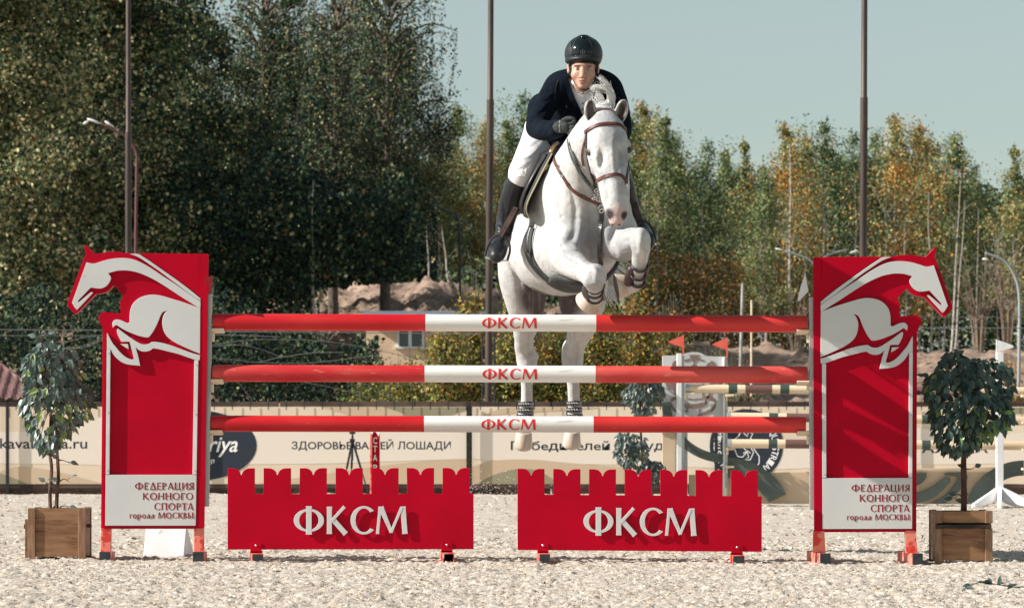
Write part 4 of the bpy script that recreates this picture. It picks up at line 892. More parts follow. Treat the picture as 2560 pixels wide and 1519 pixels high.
def near(V, p, r0, r1, w=(1, 1, 1)):           # smooth mask 1 inside r0 -> 0 outside r1
    d = np.sqrt((((V-np.array(p))*np.array(w))**2).sum(1)); t_ = np.clip((r1-d)/(r1-r0+1e-9), 0, 1); return (t_*t_*(3-2*t_))[:, None]
# ---------------------------------------------------------------- horse
H = SDF(); _w = W
def c_(pts, k=.03, sub=3, sq=None, op='+'): H.chain([(_w(a, b, y), r) for a, b, y, r in pts], k, sub, sq, op)
# trunk: barrel, chest, croup
xs_ = (1, 0, 0)
for (px, py, y, rx, rz) in ((1468, 580, .12, .205, .26), (1458, 588, .30, .228, .28), (1440, 612, .50, .265, .262), (1424, 624, .70, .292, .258), (1412, 630, .90, .300, .262),
                            (1400, 636, 1.08, .300, .26), (1390, 632, 1.25, .295, .25), (1384, 610, 1.42, .27, .25)):
    H.ell(_w(px, py, y), (rx, .24, rz), .05)
c_([(1445, 470, .20, .165), (1429, 490, .45, .190), (1415, 510, .70, .200), (1405, 525, 1.0, .195), (1390, 545, 1.30, .20)], .09, 2)
H.ell(_w(1418, 425, .42), (.055, .26, .10), .07)                       # withers
H.ell(_w(1416, 525, .03), (.105, .16, .20), .05); H.ell(_w(1538, 545, .03), (.10, .16, .19), .05)      # shoulders
H.ell(_w(1430, 600, -.07), (.085, .11, .12), .035); H.ell(_w(1524, 592, -.07), (.085, .11, .12), .035)      # pectorals
# neck
c_([(1425, 455, .38, .115), (1442, 410, .20, .118), (1466, 362, -.08, .104), (1488, 322, -.32, .088), (1508, 288, -.50, .068)], .05, 3)
c_([(1466, 540, .05, .195), (1468, 470, -.05, .165), (1472, 410, -.22, .130), (1486, 360, -.38, .108), (1500, 325, -.48, .09)], .06, 3)
# head
c_([(1510, 296, -.54, .064), (1513, 328, -.60, .090), (1518, 362, -.645, .095), (1525, 400, -.675, .084), (1532, 440, -.71, .071), (1537, 480, -.745, .062), (1540, 512, -.77, .055)], .035, 3, ((1, 0, 0), 1.10))
c_([(1517, 350, -.52, .092), (1518, 400, -.545, .086), (1526, 450, -.62, .062), (1534, 500, -.70, .048), (1537, 535, -.735, .040)], .03, 3, ((1, 0, 0), .95))
H.ell(_w(1490, 402, -.535), (.052, .085, .080), .03); H.ell(_w(1546, 398, -.545), (.046, .085, .075), .03)        # cheeks
H.ell(_w(1543, 528, -.775), (.062, .062, .058), .03); H.ell(_w(1541, 552, -.775), (.042, .05, .035), .02)            # muzzle
H.ell(_w(1528, 530, -.80), (.022, .03, .036), .015); H.ell(_w(1557, 532, -.80), (.020, .03, .034), .015)          # nostril rims
H.ell(_w(1524, 534, -.838), (.0095, .024, .021), .008, op='-'); H.ell(_w(1560, 538, -.832), (.008, .022, .018), .008, op='-')
H.ell(_w(1479, 371, -.665), (.033, .034, .024), .022); H.ell(_w(1565, 362, -.66), (.031, .034, .025), .02)         # eye ridges
H.ell(_w(1474, 384, -.668), (.021, .020, .017), .012, op='-'); H.ell(_w(1573, 377, -.664), (.020, .020, .016), .012, op='-')
c_([(1526, 378, -.740, .016), (1534, 440, -.775, .017), (1539, 495, -.812, .014)], .03, 2)                            # nasal bone
c_([(1490, 395, -.70, .012), (1504, 425, -.735, .013), (1514, 450, -.745, .008)], .02, 2); c_([(1563, 392, -.70, .012), (1556, 425, -.735, .013), (1552, 448, -.745, .008)], .02, 2)
H.ell(_w(1503, 400, -.758), (.013, .015, .038), .03, op='-'); H.ell(_w(1552, 396, -.758), (.012, .015, .038), .03, op='-')
# ears
for sx, bx, by, tx, ty in ((-1, 1479, 308, 1474, 257), (1, 1547, 304, 1559, 257)):
    A, B = _w(bx, by, -.555), _w(tx, ty, -.60); mid = (A+B)/2; zax = (B-A).normalized(); xax = Vector((1, .25*-sx, 0)); xax = (xax-zax*xax.dot(zax)).normalized(); yax = zax.cross(xax)
    rt_ = Matrix((xax, yax, zax)).transposed(); H.ell(mid+zax*.006, (.038, .028, .074), .012, rt_)
    H.ell(mid+(yax if yax.y < 0 else -yax)*.022+zax*.004, (.027, .024, .057), .008, rt_, '-')
# fore legs
c_([(1418, 572, .0, .098), (1412, 622, -.08, .086), (1418, 646, -.20, .086), (1440, 665, -.31, .070), (1464, 680, -.40, .053), (1484, 690, -.46, .060)], .024)
H.ell(_w(1489, 690, -.47), (.064, .060, .072), .014); H.ell(_w(1478, 702, -.46), (.050, .05, .045), .014)
c_([(1487, 705, -.44, .050), (1487, 722, -.36, .038), (1487, 735, -.24, .036), (1489, 742, -.15, .040)], .02)
c_([(1487, 745, -.13, .040), (1480, 750, -.12, .042)], .015)
c_([(1545, 575, .0, .115), (1556, 613, -.10, .090), (1577, 604, -.27, .074), (1592, 596, -.40, .054)], .026)
H.ell(_w(1600, 602, -.50), (.062, .058, .078), .014); H.ell(_w(1603, 624, -.49), (.052, .05, .052), .014)
c_([(1601, 636, -.46, .046), (1598, 660, -.40, .036), (1595, 684, -.33, .033), (1593, 702, -.27, .037)], .02)
c_([(1592, 706, -.26, .038), (1574, 716, -.23, .040)], .015)
# hind legs
c_([(1322, 610, 1.26, .19), (1316, 690, 1.36, .170), (1316, 750, 1.46, .128), (1315, 800, 1.57, .085), (1310, 842, 1.68, .056), (1312, 868, 1.76, .049), (1317, 894, 1.80, .060), (1318, 912, 1.80, .052), (1317, 932, 1.80, .036)], .022)
c_([(1317, 925, 1.80, .042), (1317, 960, 1.81, .031), (1317, 1000, 1.83, .031), (1314, 1030, 1.85, .040), (1311, 1052, 1.83, .035), (1309, 1074, 1.81, .044)], .02)
c_([(1440, 610, 1.26, .19), (1447, 690, 1.34, .178), (1453, 750, 1.44, .150), (1455, 800, 1.55, .100), (1447, 838, 1.65, .068), (1438, 864, 1.73, .054), (1431, 892, 1.77, .062), (1432, 912, 1.77, .054), (1433, 932, 1.77, .038)], .022)
c_([(1433, 925, 1.77, .042), (1433, 960, 1.78, .033), (1435, 1000, 1.80, .032), (1437, 1030, 1.82, .041), (1434, 1052, 1.80, .036), (1430, 1074, 1.78, .044)], .02)
H.ell(_w(1296, 862, 1.78), (.020, .05, .045), .03); H.ell(_w(1416, 870, 1.77), (.022, .05, .050), .03); H.ell(_w(1332, 893, 1.80), (.020, .04, .030), .02); H.ell(_w(1345, 700, 1.30), (.05, .12, .10), .05)
# flank / groin hollows
H.ell(_w(1381, 775, 1.38), (.035, .3, .13), .05, op='-')
def groove(pts, r_, k=.02, op='-'): c_([(a, b, y, r_*(.5 if i in (0, len(pts)-1) else 1)) for i, (a, b, y) in enumerate(pts)], k, 3, None, op)
groove([(1412, 676, -.22), (1440, 684, -.31), (1462, 692, -.37)], .008, .014, '+')
groove([(1560, 590, -.20), (1576, 588, -.30), (1590, 584, -.38)], .008, .014, '+')
groove([(1500, 408, -.735), (1509, 436, -.755), (1515, 455, -.762)], .006, .010, '+'); groove([(1548, 405, -.735), (1548, 432, -.755), (1550, 450, -.76)], .006, .010, '+')
groove([(1519, 500, -.80), (1522, 515, -.81)], .006, .008, '+'); groove([(1478, 362, -.69), (1486, 360, -.71), (1494, 366, -.72)], .007, .010, '+'); groove([(1470, 393, -.69), (1480, 396, -.715), (1490, 392, -.725)], .005, .008, '+')
groove([(1484, 668, -.50), (1490, 684, -.525), (1490, 704, -.52)], .012, .02, '+'); groove([(1598, 585, -.55), (1602, 604, -.56), (1602, 624, -.54)], .012, .02, '+')
# muscle grooves on chest and forearm

horse = empty('horse', _w(1460, 600, .5), 'white horse in bridle and saddle jumping over the red and white poles', 'horse')
def horse_cols(V):
    base = np.array((.54, .535, .525)); n1 = fbm(V[:, 0]*7+V[:, 1]*5+31, V[:, 2]*7, 4, 3)[:, None]; n2 = fbm(V[:, 0]*46+9, V[:, 2]*46+V[:, 1]*30, 3, 6)[:, None]
    c = base*(1-.10*np.clip((n1-.5)*4, 0, 1))
    def blend(m, col, a=1): nonlocal c; m = np.clip(m*a, 0, 1); c = c*(1-m)+np.array(col)*m
    gry = (.25, .25, .27)  # dapple grey; on chest and face it also paints in shade
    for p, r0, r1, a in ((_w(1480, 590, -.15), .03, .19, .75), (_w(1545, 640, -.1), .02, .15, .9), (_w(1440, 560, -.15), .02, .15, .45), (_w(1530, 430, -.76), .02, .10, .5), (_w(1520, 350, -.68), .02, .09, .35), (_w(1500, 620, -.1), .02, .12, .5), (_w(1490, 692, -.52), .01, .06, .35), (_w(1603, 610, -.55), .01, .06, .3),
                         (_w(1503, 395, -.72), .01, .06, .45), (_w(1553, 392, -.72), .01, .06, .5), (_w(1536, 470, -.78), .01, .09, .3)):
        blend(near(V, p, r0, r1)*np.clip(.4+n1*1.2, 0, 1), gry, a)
    dm = (V[:, 1:2] > 1.0)*1.0; dark = (.075, .062, .062)  # inner thighs: grey bare skin, with the belly's shade painted into the colour
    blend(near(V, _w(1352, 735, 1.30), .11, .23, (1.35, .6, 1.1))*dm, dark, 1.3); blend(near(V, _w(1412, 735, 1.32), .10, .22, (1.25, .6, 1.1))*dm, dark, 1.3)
    blend(near(V, _w(1543, 540, -.80), .035, .10), (.56, .39, .35), .85)
    blend(near(V, _w(1524, 534, -.80), .015, .034, (1, .5, .8)), (.05, .04, .045), 1.3); blend(near(V, _w(1560, 538, -.80), .012, .030, (1, .5, .8)), (.05, .04, .045), 1.3)
    blend(near(V, _w(1532, 520, -.80), .01, .045)*n2, (.22, .20, .22), .9); blend(near(V, _w(1555, 520, -.80), .01, .035)*n2, (.22, .20, .24), .8)
    blend(near(V, _w(1477, 383, -.68), .020, .040), (.13, .11, .11), .9); blend(near(V, _w(1572, 377, -.675), .020, .038), (.13, .11, .11), .9)
    for q, dy in ((1480, 0), (1548, 0)): pass
    for A, B in ((_w(1479, 302, -.58), _w(1475, 264, -.62)), (_w(1549, 299, -.58), _w(1558, 264, -.62))):
        for t_ in (.05, .3, .55, .8, 1.0): blend(near(V, A+(B-A)*t_+Vector((0, .005, 0)), .013, .027, (1, .45, .6))*(V[:, 1:2] < A.y+.03)*np.clip(.6+n2, 0, 1), (.05, .032, .02), 1.4)
    for x, y in ((1531, 562), (1548, 562)): blend(near(V, _w(x, y, -.80), .003, .011, (1, .3, 1)), (.05, .04, .04), 1)
    gg = np.clip((fbm(V[:, 0]*9+4, V[:, 2]*9, 3, 15)[:, None]-.50)*5, 0, 1)*(V[:, 1:2] < .1); c = c*(1-gg*.52)+np.array((.25, .255, .28))*gg*.52  # front dapple, strengthened so the coat colour also carries the shaded side
    f = np.clip((n2-.60)*9, 0, 1)*.30; c = c*(1-f)+np.array((.30, .28, .28))*f
    return c
def lines_disp(LN):
    def f(V):
        s_ = FPX/(DIST+V[:, 1]); px = CX+V[:, 0]*s_; py = HY-(V[:, 2]-CAMH)*s_; out = V.copy()
        for pts, w_, amp, y0, y1 in LN:
            d = np.full(len(V), 1e9); Q_ = curve_pts([Vector((a, b, 0)) for a, b in pts], 3); n = len(Q_)
            for i in range(n-1):
                a, b = Q_[i], Q_[i+1]; dx, dy = b.x-a.x, b.y-a.y; t_ = np.clip(((px-a.x)*dx+(py-a.y)*dy)/(dx*dx+dy*dy+1e-9), 0, 1); e = min(1, 3*(i+1)/n, 3*(n-i)/n)
                d = np.minimum(d, np.hypot(px-a.x-t_*dx, py-a.y-t_*dy)+(1-e)*w_*.8)
            m = np.exp(-(d/w_)**2)*((V[:, 1] > y0) & (V[:, 1] < y1)); out[:, 1] -= m*amp
        return out
    return f
HL = [([(1474, 500), (1478, 560), (1482, 640)], 8, -.016, -.4, .1), ([(1424, 462), (1438, 520), (1438, 570), (1428, 600), (1406, 612)], 8, -.015, -.3, .1), ([(1398, 540), (1408, 580), (1402, 604)], 13, .012, -.3, .2),
      ([(1446, 540), (1450, 585), (1436, 622)], 14, .014, -.3, .1), ([(1508, 560), (1514, 600), (1512, 640)], 14, .014, -.3, .1), ([(1536, 570), (1530, 605), (1540, 640)], 6, -.012, -.3, .1),
      ([(1440, 385), (1452, 430), (1462, 480), (1470, 510)], 7, -.010, -.5, .2), ([(1462, 395), (1470, 440), (1478, 480)], 4, .006, -.5, .1), ([(1404, 470), (1398, 510), (1404, 540)], 7, -.010, -.2, .3),
      ([(1404, 636), (1428, 646), (1456, 664), (1474, 672)], 4, -.009, -.5, 0), ([(1410, 668), (1432, 671), (1458, 672)], 3, -.010, -.5, 0), ([(1412, 655), (1436, 660)], 5, .006, -.5, 0), ([(1396, 600), (1412, 622), (1420, 640)], 5, -.008, -.3, .1),
      ([(1556, 606), (1576, 600), (1588, 592)], 4, -.008, -.5, 0), ([(1560, 628), (1576, 622)], 4, -.006, -.5, 0), ([(1489, 402), (1498, 424), (1510, 450)], 4, .006, -.9, -.5), ([(1552, 400), (1552, 430), (1553, 450)], 4, .006, -.9, -.5),
      ([(1510, 446), (1518, 470), (1520, 500)], 5, -.006, -.95, -.5), ([(1556, 446), (1557, 470), (1556, 500)], 4, -.006, -.95, -.5), ([(1502, 380), (1506, 400), (1502, 415)], 6, -.010, -.95, -.5), ([(1550, 376), (1550, 396), (1552, 410)], 5, -.010, -.95, -.5),
      ([(1500, 455), (1508, 480), (1510, 505)], 1.6, .0035, -.95, -.5), ([(1534, 330), (1530, 370), (1534, 430)], 4, .004, -.95, -.5), ([(1478, 366), (1486, 362), (1496, 370)], 3, .007, -.95, -.5), ([(1548, 362), (1556, 356), (1566, 360)], 3, .007, -.95, -.5),
      ([(1472, 394), (1482, 398), (1492, 392)], 3, .006, -.95, -.5), ([(1290, 640), (1296, 700), (1310, 770)], 9, -.014, .9, 2), ([(1262, 610), (1280, 670), (1308, 704), (1345, 716)], 5, -.010, .5, 1.6), ([(1420, 700), (1446, 760), (1462, 790)], 9, -.012, .9, 2),
      ([(1326, 835), (1326, 868), (1322, 890)], 4, -.010, 1, 2.2), ([(1450, 835), (1446, 866), (1440, 890)], 4, -.010, 1, 2.2), ([(1321, 930), (1321, 1000)], 3, -.005, 1, 2.2), ([(1437, 930), (1438, 1000)], 3, -.005, 1, 2.2),
      ([(1474, 678), (1482, 672), (1494, 680)], 5, .008, -.7, -.3), ([(1478, 706), (1490, 710), (1500, 704)], 4, .007, -.7, -.3), ([(1588, 584), (1600, 578), (1610, 588)], 5, .008, -.7, -.3), ([(1592, 630), (1603, 634), (1613, 626)], 4, .006, -.7, -.3),
      ([(1375, 560), (1368, 600), (1376, 640)], 7, -.010, -.2, .4), ([(1350, 520), (1346, 560), (1352, 600)], 6, -.006, 0, .6)]
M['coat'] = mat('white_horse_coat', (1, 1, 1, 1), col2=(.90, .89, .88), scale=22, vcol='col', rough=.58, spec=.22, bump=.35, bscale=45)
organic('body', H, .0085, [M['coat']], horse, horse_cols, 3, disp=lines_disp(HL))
M['eye'] = mat('dark_eye', (.012, .009, .008), rough=.08, spec=.8)
for p in (_w(1476.5, 383, -.683), _w(1571.5, 376, -.678)): mb = MB(); mb.ell(p, (.0215, .018, .018), 16, 10); mb.build('eye', M['eye'], horse, smooth=True)
M['hoof'] = mat('pale_hoof', (.62, .53, .44), (.46, .37, .29), 20, .5, .1, 60, stretch=(1, 1, .2)); M['sole'] = mat('hoof_sole', srgb(96, 84, 80), rough=.8)
def hoof(px, py, Y, ax, r0=.050, r1=.066, L_=.085, name='hoof', dome=0):
    c = _w(px, py, Y); ax = Vector(ax).normalized(); s_ = SDF()
    u = ax.cross(Vector((0, 1, 0))); u = (u if u.length > .1 else Vector((1, 0, 0))).normalized(); v = ax.cross(u)
    mb = MB(); n = 24; rings = [(-.5, r0*.86), (-.42, r0), (0, (r0+r1)/2), (.42, r1), (.5, r1*.96)] if not dome else [(-.5, r0*.86), (-.42, r0), (0, (r0+r1)/2), (.25, r1), (.38, r1*.95), (.48, r1*.80), (.55, r1*.55)]; o_ = []
    for t_, r_ in rings:
        for j in range(n):
            a = 2*math.pi*j/n; mb.v.append(tuple(c+ax*t_*L_+(u*math.cos(a)+v*math.sin(a)*1.06)*r_))
    for i in range(len(rings)-1):
        for j in range(n): mb.f.append((i*n+j, i*n+(j+1) % n, (i+1)*n+(j+1) % n, (i+1)*n+j)); mb.m.append(0)
    k_ = len(mb.v)
    for j in range(n):
        a = 2*math.pi*j/n; mb.v.append(tuple(c+ax*.44*L_+(u*math.cos(a)+v*math.sin(a)*1.06)*r1*(.3 if dome else .74)))
    e = (len(rings)-1)*n
    for j in range(n): mb.f.append((e+j, e+(j+1) % n, k_+(j+1) % n, k_+j)); mb.m.append(1)
    mb.f.append(tuple(k_+j for j in range(n))); mb.m.append(1); mb.f.append(tuple(j for j in range(n))[::-1]); mb.m.append(0)
    return mb.build(name, [M['hoof'], M['sole']], horse, smooth='auto')
hoof(1309, 1101, 1.80, (-.04, .30, -1), .051, .060, .112, dome=1); hoof(1430, 1098, 1.77, (-.04, .30, -1), .050, .059, .110, dome=1)
hoof(1476, 749, -.11, (-.42, .45, -.50), .060, .080, .080); hoof(1557, 714, -.21, (-.86, -.10, -.18), .056, .079, .080)
# hair
M['hair'] = mat('white_hair', (.88, .87, .85), (.78, .76, .73), 30, .6, spec=.3)
def strands(name, roots, parent, r, width=.004, seg=7):
    """roots: list of (start, dir, length, curl Vector)"""
    V = []; F = []
    for st, d, L_, cu in roots:
        p = Vector(st); d = Vector(d).normalized(); o_ = len(V); sd = d.cross(Vector((0, -1, 0))); sd = (sd if sd.length > .1 else Vector((1, 0, 0))).normalized()
        for i in range(seg+1):
            t_ = i/seg; w_ = width*(1-t_*.85); V += [tuple(p-sd*w_), tuple(p+sd*w_), tuple(p+d.cross(sd)*w_*.8)]
            d = (d+Vector(cu)/seg).normalized(); p = p+d*L_/seg
        for i in range(seg):
            for a, b in ((0, 1), (1, 2), (2, 0)): F.append((o_+3*i+a, o_+3*i+b, o_+3*i+3+b, o_+3*i+3+a))
    return link(name, npmesh(name, np.array(V)-np.array(ORG[parent]), np.array(F), [M['hair']], smooth=True), parent)
r = np.random.default_rng(12)
def locks(name, L, parent, seed=5):
    r = np.random.default_rng(seed); mb = MB()
    for pts, rad, n, sp in L:
        for i in range(n):
            o1 = r.normal(0, sp, 3); q = [Vector(p)+Vector(o1)*(1 if k else .5)+Vector(r.normal(0, sp*.7, 3))*(k/len(pts)) for k, p in enumerate(pts)]
            P_ = curve_pts(q, 4); m = len(P_); mb.tube(P_, [rad*r.uniform(.6, 1.2)*(math.sin(min(1, (k+1)/m*1.9)*1.57))*(1-(k/m)**2.2)+.0004 for k in range(m)], 5)
    return mb.build(name, M['hair'], parent, smooth=True, fix=False)
h_ = lambda *a: [_w(x, y, -.50-.01*i) for i, (x, y) in enumerate(a)]
locks('forelock', [(h_((1500, 264), (1514, 262), (1524, 252), (1526, 238), (1520, 226), (1508, 220), (1490, 219), (1480, 221)), 0.0015, 71, 0.0074),
  (h_((1504, 268), (1522, 262), (1530, 250), (1528, 232), (1518, 216), (1508, 203), (1500, 196)), 0.0013, 39, 0.0074), (h_((1520, 262), (1530, 248), (1528, 230), (1520, 215), (1516, 205)), 0.0010, 25, 0.0093),
  (h_((1500, 262), (1494, 250), (1488, 238)), 0.0010, 22, 0.0112), (h_((1508, 258), (1500, 244), (1491, 231)), 0.0010, 22, 0.0093), (h_((1496, 268), (1484, 256), (1477, 248)), 0.0009, 22, 0.0093),
  (h_((1490, 276), (1500, 266), (1512, 262), (1526, 266)), 0.0025, 59, 0.0125), (h_((1526, 276), (1534, 262), (1532, 246)), 0.0016, 28, 0.0056), (h_((1505, 300), (1514, 284), (1516, 270)), 0.0022, 42, 0.0139)], horse)
rts = []
P_ = curve_pts([_w(1512, 268, -.46), _w(1488, 300, -.28), _w(1462, 335, -.06), _w(1432, 372, .2)], 12)
for i in range(260):
    p = P_[int(r.uniform(0, len(P_)-1))]; rts.append((p+Vector((r.normal(.01, .012), r.normal(0, .02), r.normal(-.005, .012))), (r.normal(.3, .5), r.normal(0, .3), 1), r.uniform(.02, .05), (r.normal(.9, .5), 0, -1.6)))
strands('mane', rts, horse, r, .003)
rts = []
for i in range(260):
    rts.append((_w(1446, 640, 1.60)+Vector((r.normal(0, .03), r.normal(0, .02), r.normal(0, .03))), (.62+r.normal(0, .05), .25, -.22+r.normal(0, .16)), r.uniform(.20, .42), (r.normal(.2, .15), .2, -.9+r.normal(0, .2))))
strands('tail', rts, horse, r, .0085, 9)
# ---------------------------------------------------------------- tack, laid on the horse's surface
from mathutils.bvhtree import BVHTree
def bvh_of(o):
    me = o.data; off = ORG[o]; return BVHTree.FromPolygons([v.co+off for v in me.vertices], [tuple(p.vertices) for p in me.polygons])
EYE = Vector((0, -DIST, CAMH))
def hit(bv, px, py, ymin=-9):
    d = (_w(px, py, 0)-EYE).normalized(); a = bv.ray_cast(EYE, d); k_ = 0
    while a[0] is not None and a[0].y < ymin and k_ < 6: a = bv.ray_cast(a[0]+d*.01, d); k_ += 1
    if a[0] is not None and a[1].dot(d) > 0 and k_: a = bv.ray_cast(a[0]+d*.01, d)
    if a[0] is None:                            # just off the edge: nearest surface point
        a = bv.find_nearest(_w(px, py, (-.55 if px > 1440 else .3) if py < 560 else -.1))
    return a[0], (a[1] if a[1].dot(d) < 0 else -a[1])
hb = bvh_of([o for o in bpy.data.objects if o.name.startswith('body') and o.parent is horse][0])
LE = dict(dark=mat('dark_brown_leather', srgb(74, 50, 46), srgb(52, 36, 34), 20, .45, .1, 120), brown=mat('brown_leather', srgb(108, 68, 58), srgb(76, 44, 38), 20, .38, .1, 120), black=mat('black_leather', (.022, .020, .022), (.04, .034, .036), 20, .36, .1, 120),
          grey=mat('grey_rein', srgb(96, 100, 100), srgb(70, 74, 74), 30, .6), pad=mat('dark_saddle_pad', (.035, .04, .038), (.06, .06, .055), 10, .9), piping=mat('beige_piping', srgb(188, 176, 146), rough=.7),
          guard=mat('belly_guard_rubber', srgb(62, 66, 64), srgb(50, 52, 52), 14, .7, .3, 30), boot=mat('tendon_boot', srgb(70, 52, 50), srgb(48, 36, 36), 14, .45, .2, 60), fleece=mat('tan_fleece', srgb(216, 178, 138), rough=.95))
def on(px_pts, mt, wd, name, parent, lift=.004, th=.004, sub=6, bv=None, ymin=-9):
    pts = []; nn = []; Q_ = curve_pts([Vector((a, b, 0)) for a, b in px_pts], sub)
    for q in Q_: p, n_ = hit(bv or hb, q.x, q.y, ymin); pts.append(p+n_*lift); nn.append(n_)
    for _ in range(2): pts = [pts[0]]+[(pts[i-1]+pts[i]*2+pts[i+1])/4 for i in range(1, len(pts)-1)]+[pts[-1]]
    mb = MB(); mb.strap(pts, nn, wd, th); return mb.build(name, mt, parent)
def patch(A, B, mt, name, parent, lift=.008, n=14, m=6, bv=None, ymin=-9):
    A = curve_pts([Vector((*a, 0)) for a in A], n//(len(A)-1)+1); B = curve_pts([Vector((*a, 0)) for a in B], n//(len(B)-1)+1); k_ = min(len(A), len(B))
    V = []
    for i in range(k_):
        a, b = A[int(i*(len(A)-1)/(k_-1))], B[int(i*(len(B)-1)/(k_-1))]
        for j in range(m+1):
            q = a.lerp(b, j/m); p, n_ = hit(bv or hb, q.x, q.y, ymin); V.append((p, n_, lift if 0 < j < m and 0 < i < k_-1 else lift*.3))
    mb = MB(); mb.add([p+n_*l for p, n_, l in V], [(i*(m+1)+j, i*(m+1)+j+1, (i+1)*(m+1)+j+1, (i+1)*(m+1)+j) for i in range(k_-1) for j in range(m)])
    return mb.build(name, mt, parent, smooth=True)
br = empty('bridle', ORG[horse]+Vector((.2, -1.0, .4))); br.parent = horse; br.location = ORG[br]-ORG[horse]
on([(1464, 331), (1474, 324), (1490, 315), (1512, 311), (1538, 311), (1553, 315), (1563, 325)], LE['brown'], .020, 'browband', br, .006, .007)
on([(1488, 284), (1497, 277), (1512, 274), (1526, 276), (1536, 282)], LE['brown'], .010, 'headpiece', br, .007)
on([(1466, 332), (1463, 352), (1457, 376), (1456, 396), (1459, 414)], LE['brown'], .012, 'throat_strap', br)
on([(1467, 330), (1467, 352), (1467, 374), (1470, 402), (1477, 430), (1485, 452), (1489, 468)], LE['black'], .014, 'cheekpiece', br)
on([(1564, 326), (1572, 352), (1575, 378), (1572, 402), (1569, 426), (1566, 446), (1566, 462)], LE['black'], .014, 'cheekpiece', br)
on([(1488, 459), (1495, 451), (1508, 443), (1524, 438), (1540, 436), (1554, 440), (1562, 450), (1565, 460)], LE['brown'], .017, 'noseband', br, .006, .006)
M['steel'] = mat('bit_steel', (.75, .74, .72), rough=.2, metal=1)
def torus(mb, c, R_, r_, nrm, n=14, m=6, arc_=(0, 360)):
    nrm = Vector(nrm).normalized(); u = nrm.cross(Vector((0, 0, 1))); u = u.normalized() if u.length > .1 else Vector((1, 0, 0)); v = nrm.cross(u)
    mb.tube([Vector(c)+(u*math.cos(R(a))+v*math.sin(R(a)))*R_ for a in np.linspace(arc_[0], arc_[1], n)], r_, m)
mb = MB()
for (a, b, rr_) in ((1489, 472, .013), (1488, 485, .011), (1493, 495, .012), (1499, 498, .010), (1484, 493, .009), (1566, 466, .011)):
    p, n_ = hit(hb, a, b); torus(mb, p+n_*.014, rr_, .0035, n_+Vector((.3, 0, 0)))
mb.build('bit', M['steel'], br, smooth=True)
on([(1488, 480), (1476, 462), (1461, 441), (1447, 420), (1436, 398), (1428, 374), (1424, 350)], LE['grey'], .017, 'rein', br, .014, .004)
on([(1491, 488), (1481, 470), (1468, 448), (1454, 425), (1441, 400), (1432, 376)], LE['grey'], .012, 'rein', br, .008, .004)
mb = MB(); mb.tube(curve_pts([_w(1566, 462, -.74), _w(1572, 420, -.60), _w(1560, 380, -.35), _w(1535, 345, -.10), _w(1514, 326, .04)], 5), .0055, 6, squash=(1.6, .6)); mb.build('rein', LE['grey'], br)
bp = empty('breastplate', _w(1500, 512, -.2)); bp.parent = horse; bp.location = ORG[bp]-ORG[horse]
on([(1370, 384), (1384, 392), (1388, 404), (1398, 424), (1412, 446), (1426, 468), (1448, 486), (1470, 497), (1490, 506), (1500, 512)], LE['brown'], .022, 'shoulder_strap', bp, .006, .006)
mb = MB()
for a, b in ((1376, 386), (1398, 420), (1409, 439)): p, n_ = hit(hb, a, b); mb.box(p+n_*.012-Vector((.011, .004, .008)), p+n_*.012+Vector((.011, .004, .008)))
bevel(mb.build('buckle', M['steel'], bp), .002)
mb = MB(); p, n_ = hit(hb, 1501, 516); torus(mb, p+n_*.012, .017, .004, n_); torus(mb, p+n_*.014-Vector((0, 0, .02)), .012, .004, n_); mb.build('ring', M['steel'], bp, smooth=True)
on([(1502, 522), (1503, 545), (1504, 580), (1504, 610), (1502, 636), (1499, 660)], LE['black'], .026, 'martingale_strap', bp, .015, .008)
on([(1498, 617), (1503, 616), (1509, 617)], LE['pad'], .008, 'strap_keeper', bp, .012, .004).data.materials[0] = M['steel']
# saddle: pad, flap, seat, girth, stirrups
sd_ = empty('saddle', _w(1400, 420, .55)); sd_.parent = horse; sd_.location = ORG[sd_]-ORG[horse]
def sheet(name, edges, mt, th, parent):
    """edges: list of curves (each list of (px,py,Y)), lofted"""
    cs = [curve_pts([_w(*p) for p in e], 5) for e in edges]; n = len(cs[0]); mb = MB()
    rows = [curve_pts([c[i] for c in cs], 4) for i in range(n)]; m = len(rows[0])
    mb.add([p for rw in rows for p in rw], [(i*m+j, i*m+j+1, (i+1)*m+j+1, (i+1)*m+j) for i in range(n-1) for j in range(m-1)])
    o = mb.build(name, mt, parent, smooth=True); md = o.modifiers.new('thick', 'SOLIDIFY'); md.thickness = th; md.offset = 0; return o
def both(pts, mir): return [[(2*(1432-28*y)-x, yy, y) for x, yy, y in e] for e in pts] if mir else pts
FL = [[(1370, 386, .36), (1346, 420, .33), (1326, 455, .32), (1311, 490, .34), (1306, 515, .38), (1314, 536, .44)], [(1357, 384, .52), (1334, 420, .52), (1315, 455, .52), (1303, 490, .52), (1299, 515, .54), (1303, 533, .56)], [(1362, 384, .72), (1340, 420, .74), (1322, 455, .76), (1310, 485, .76), (1304, 508, .74), (1306, 525, .70)]]
PD = [[(1380, 384, .30), (1358, 425, .26), (1338, 465, .26), (1321, 500, .28), (1315, 525, .32), (1322, 545, .38)], [(1366, 384, .52), (1344, 422, .52), (1325, 460, .52), (1312, 495, .53), (1308, 522, .54), (1311, 540, .56)], [(1370, 384, .86), (1350, 422, .90), (1332, 458, .90), (1320, 490, .90), (1314, 518, .88), (1316, 538, .82)]]
for mir in (0, 1):
    sheet('flap', both(FL, mir), LE['black'], .012, sd_); pd = sheet('saddle_pad', both(PD, mir), LE['pad'], .014, sd_)
    mb = MB(); mb.tube(curve_pts([_w(*p) for p in both([PD[0]], mir)[0]], 5), .0038, 6); mb.build('piping', LE['piping'], pd)
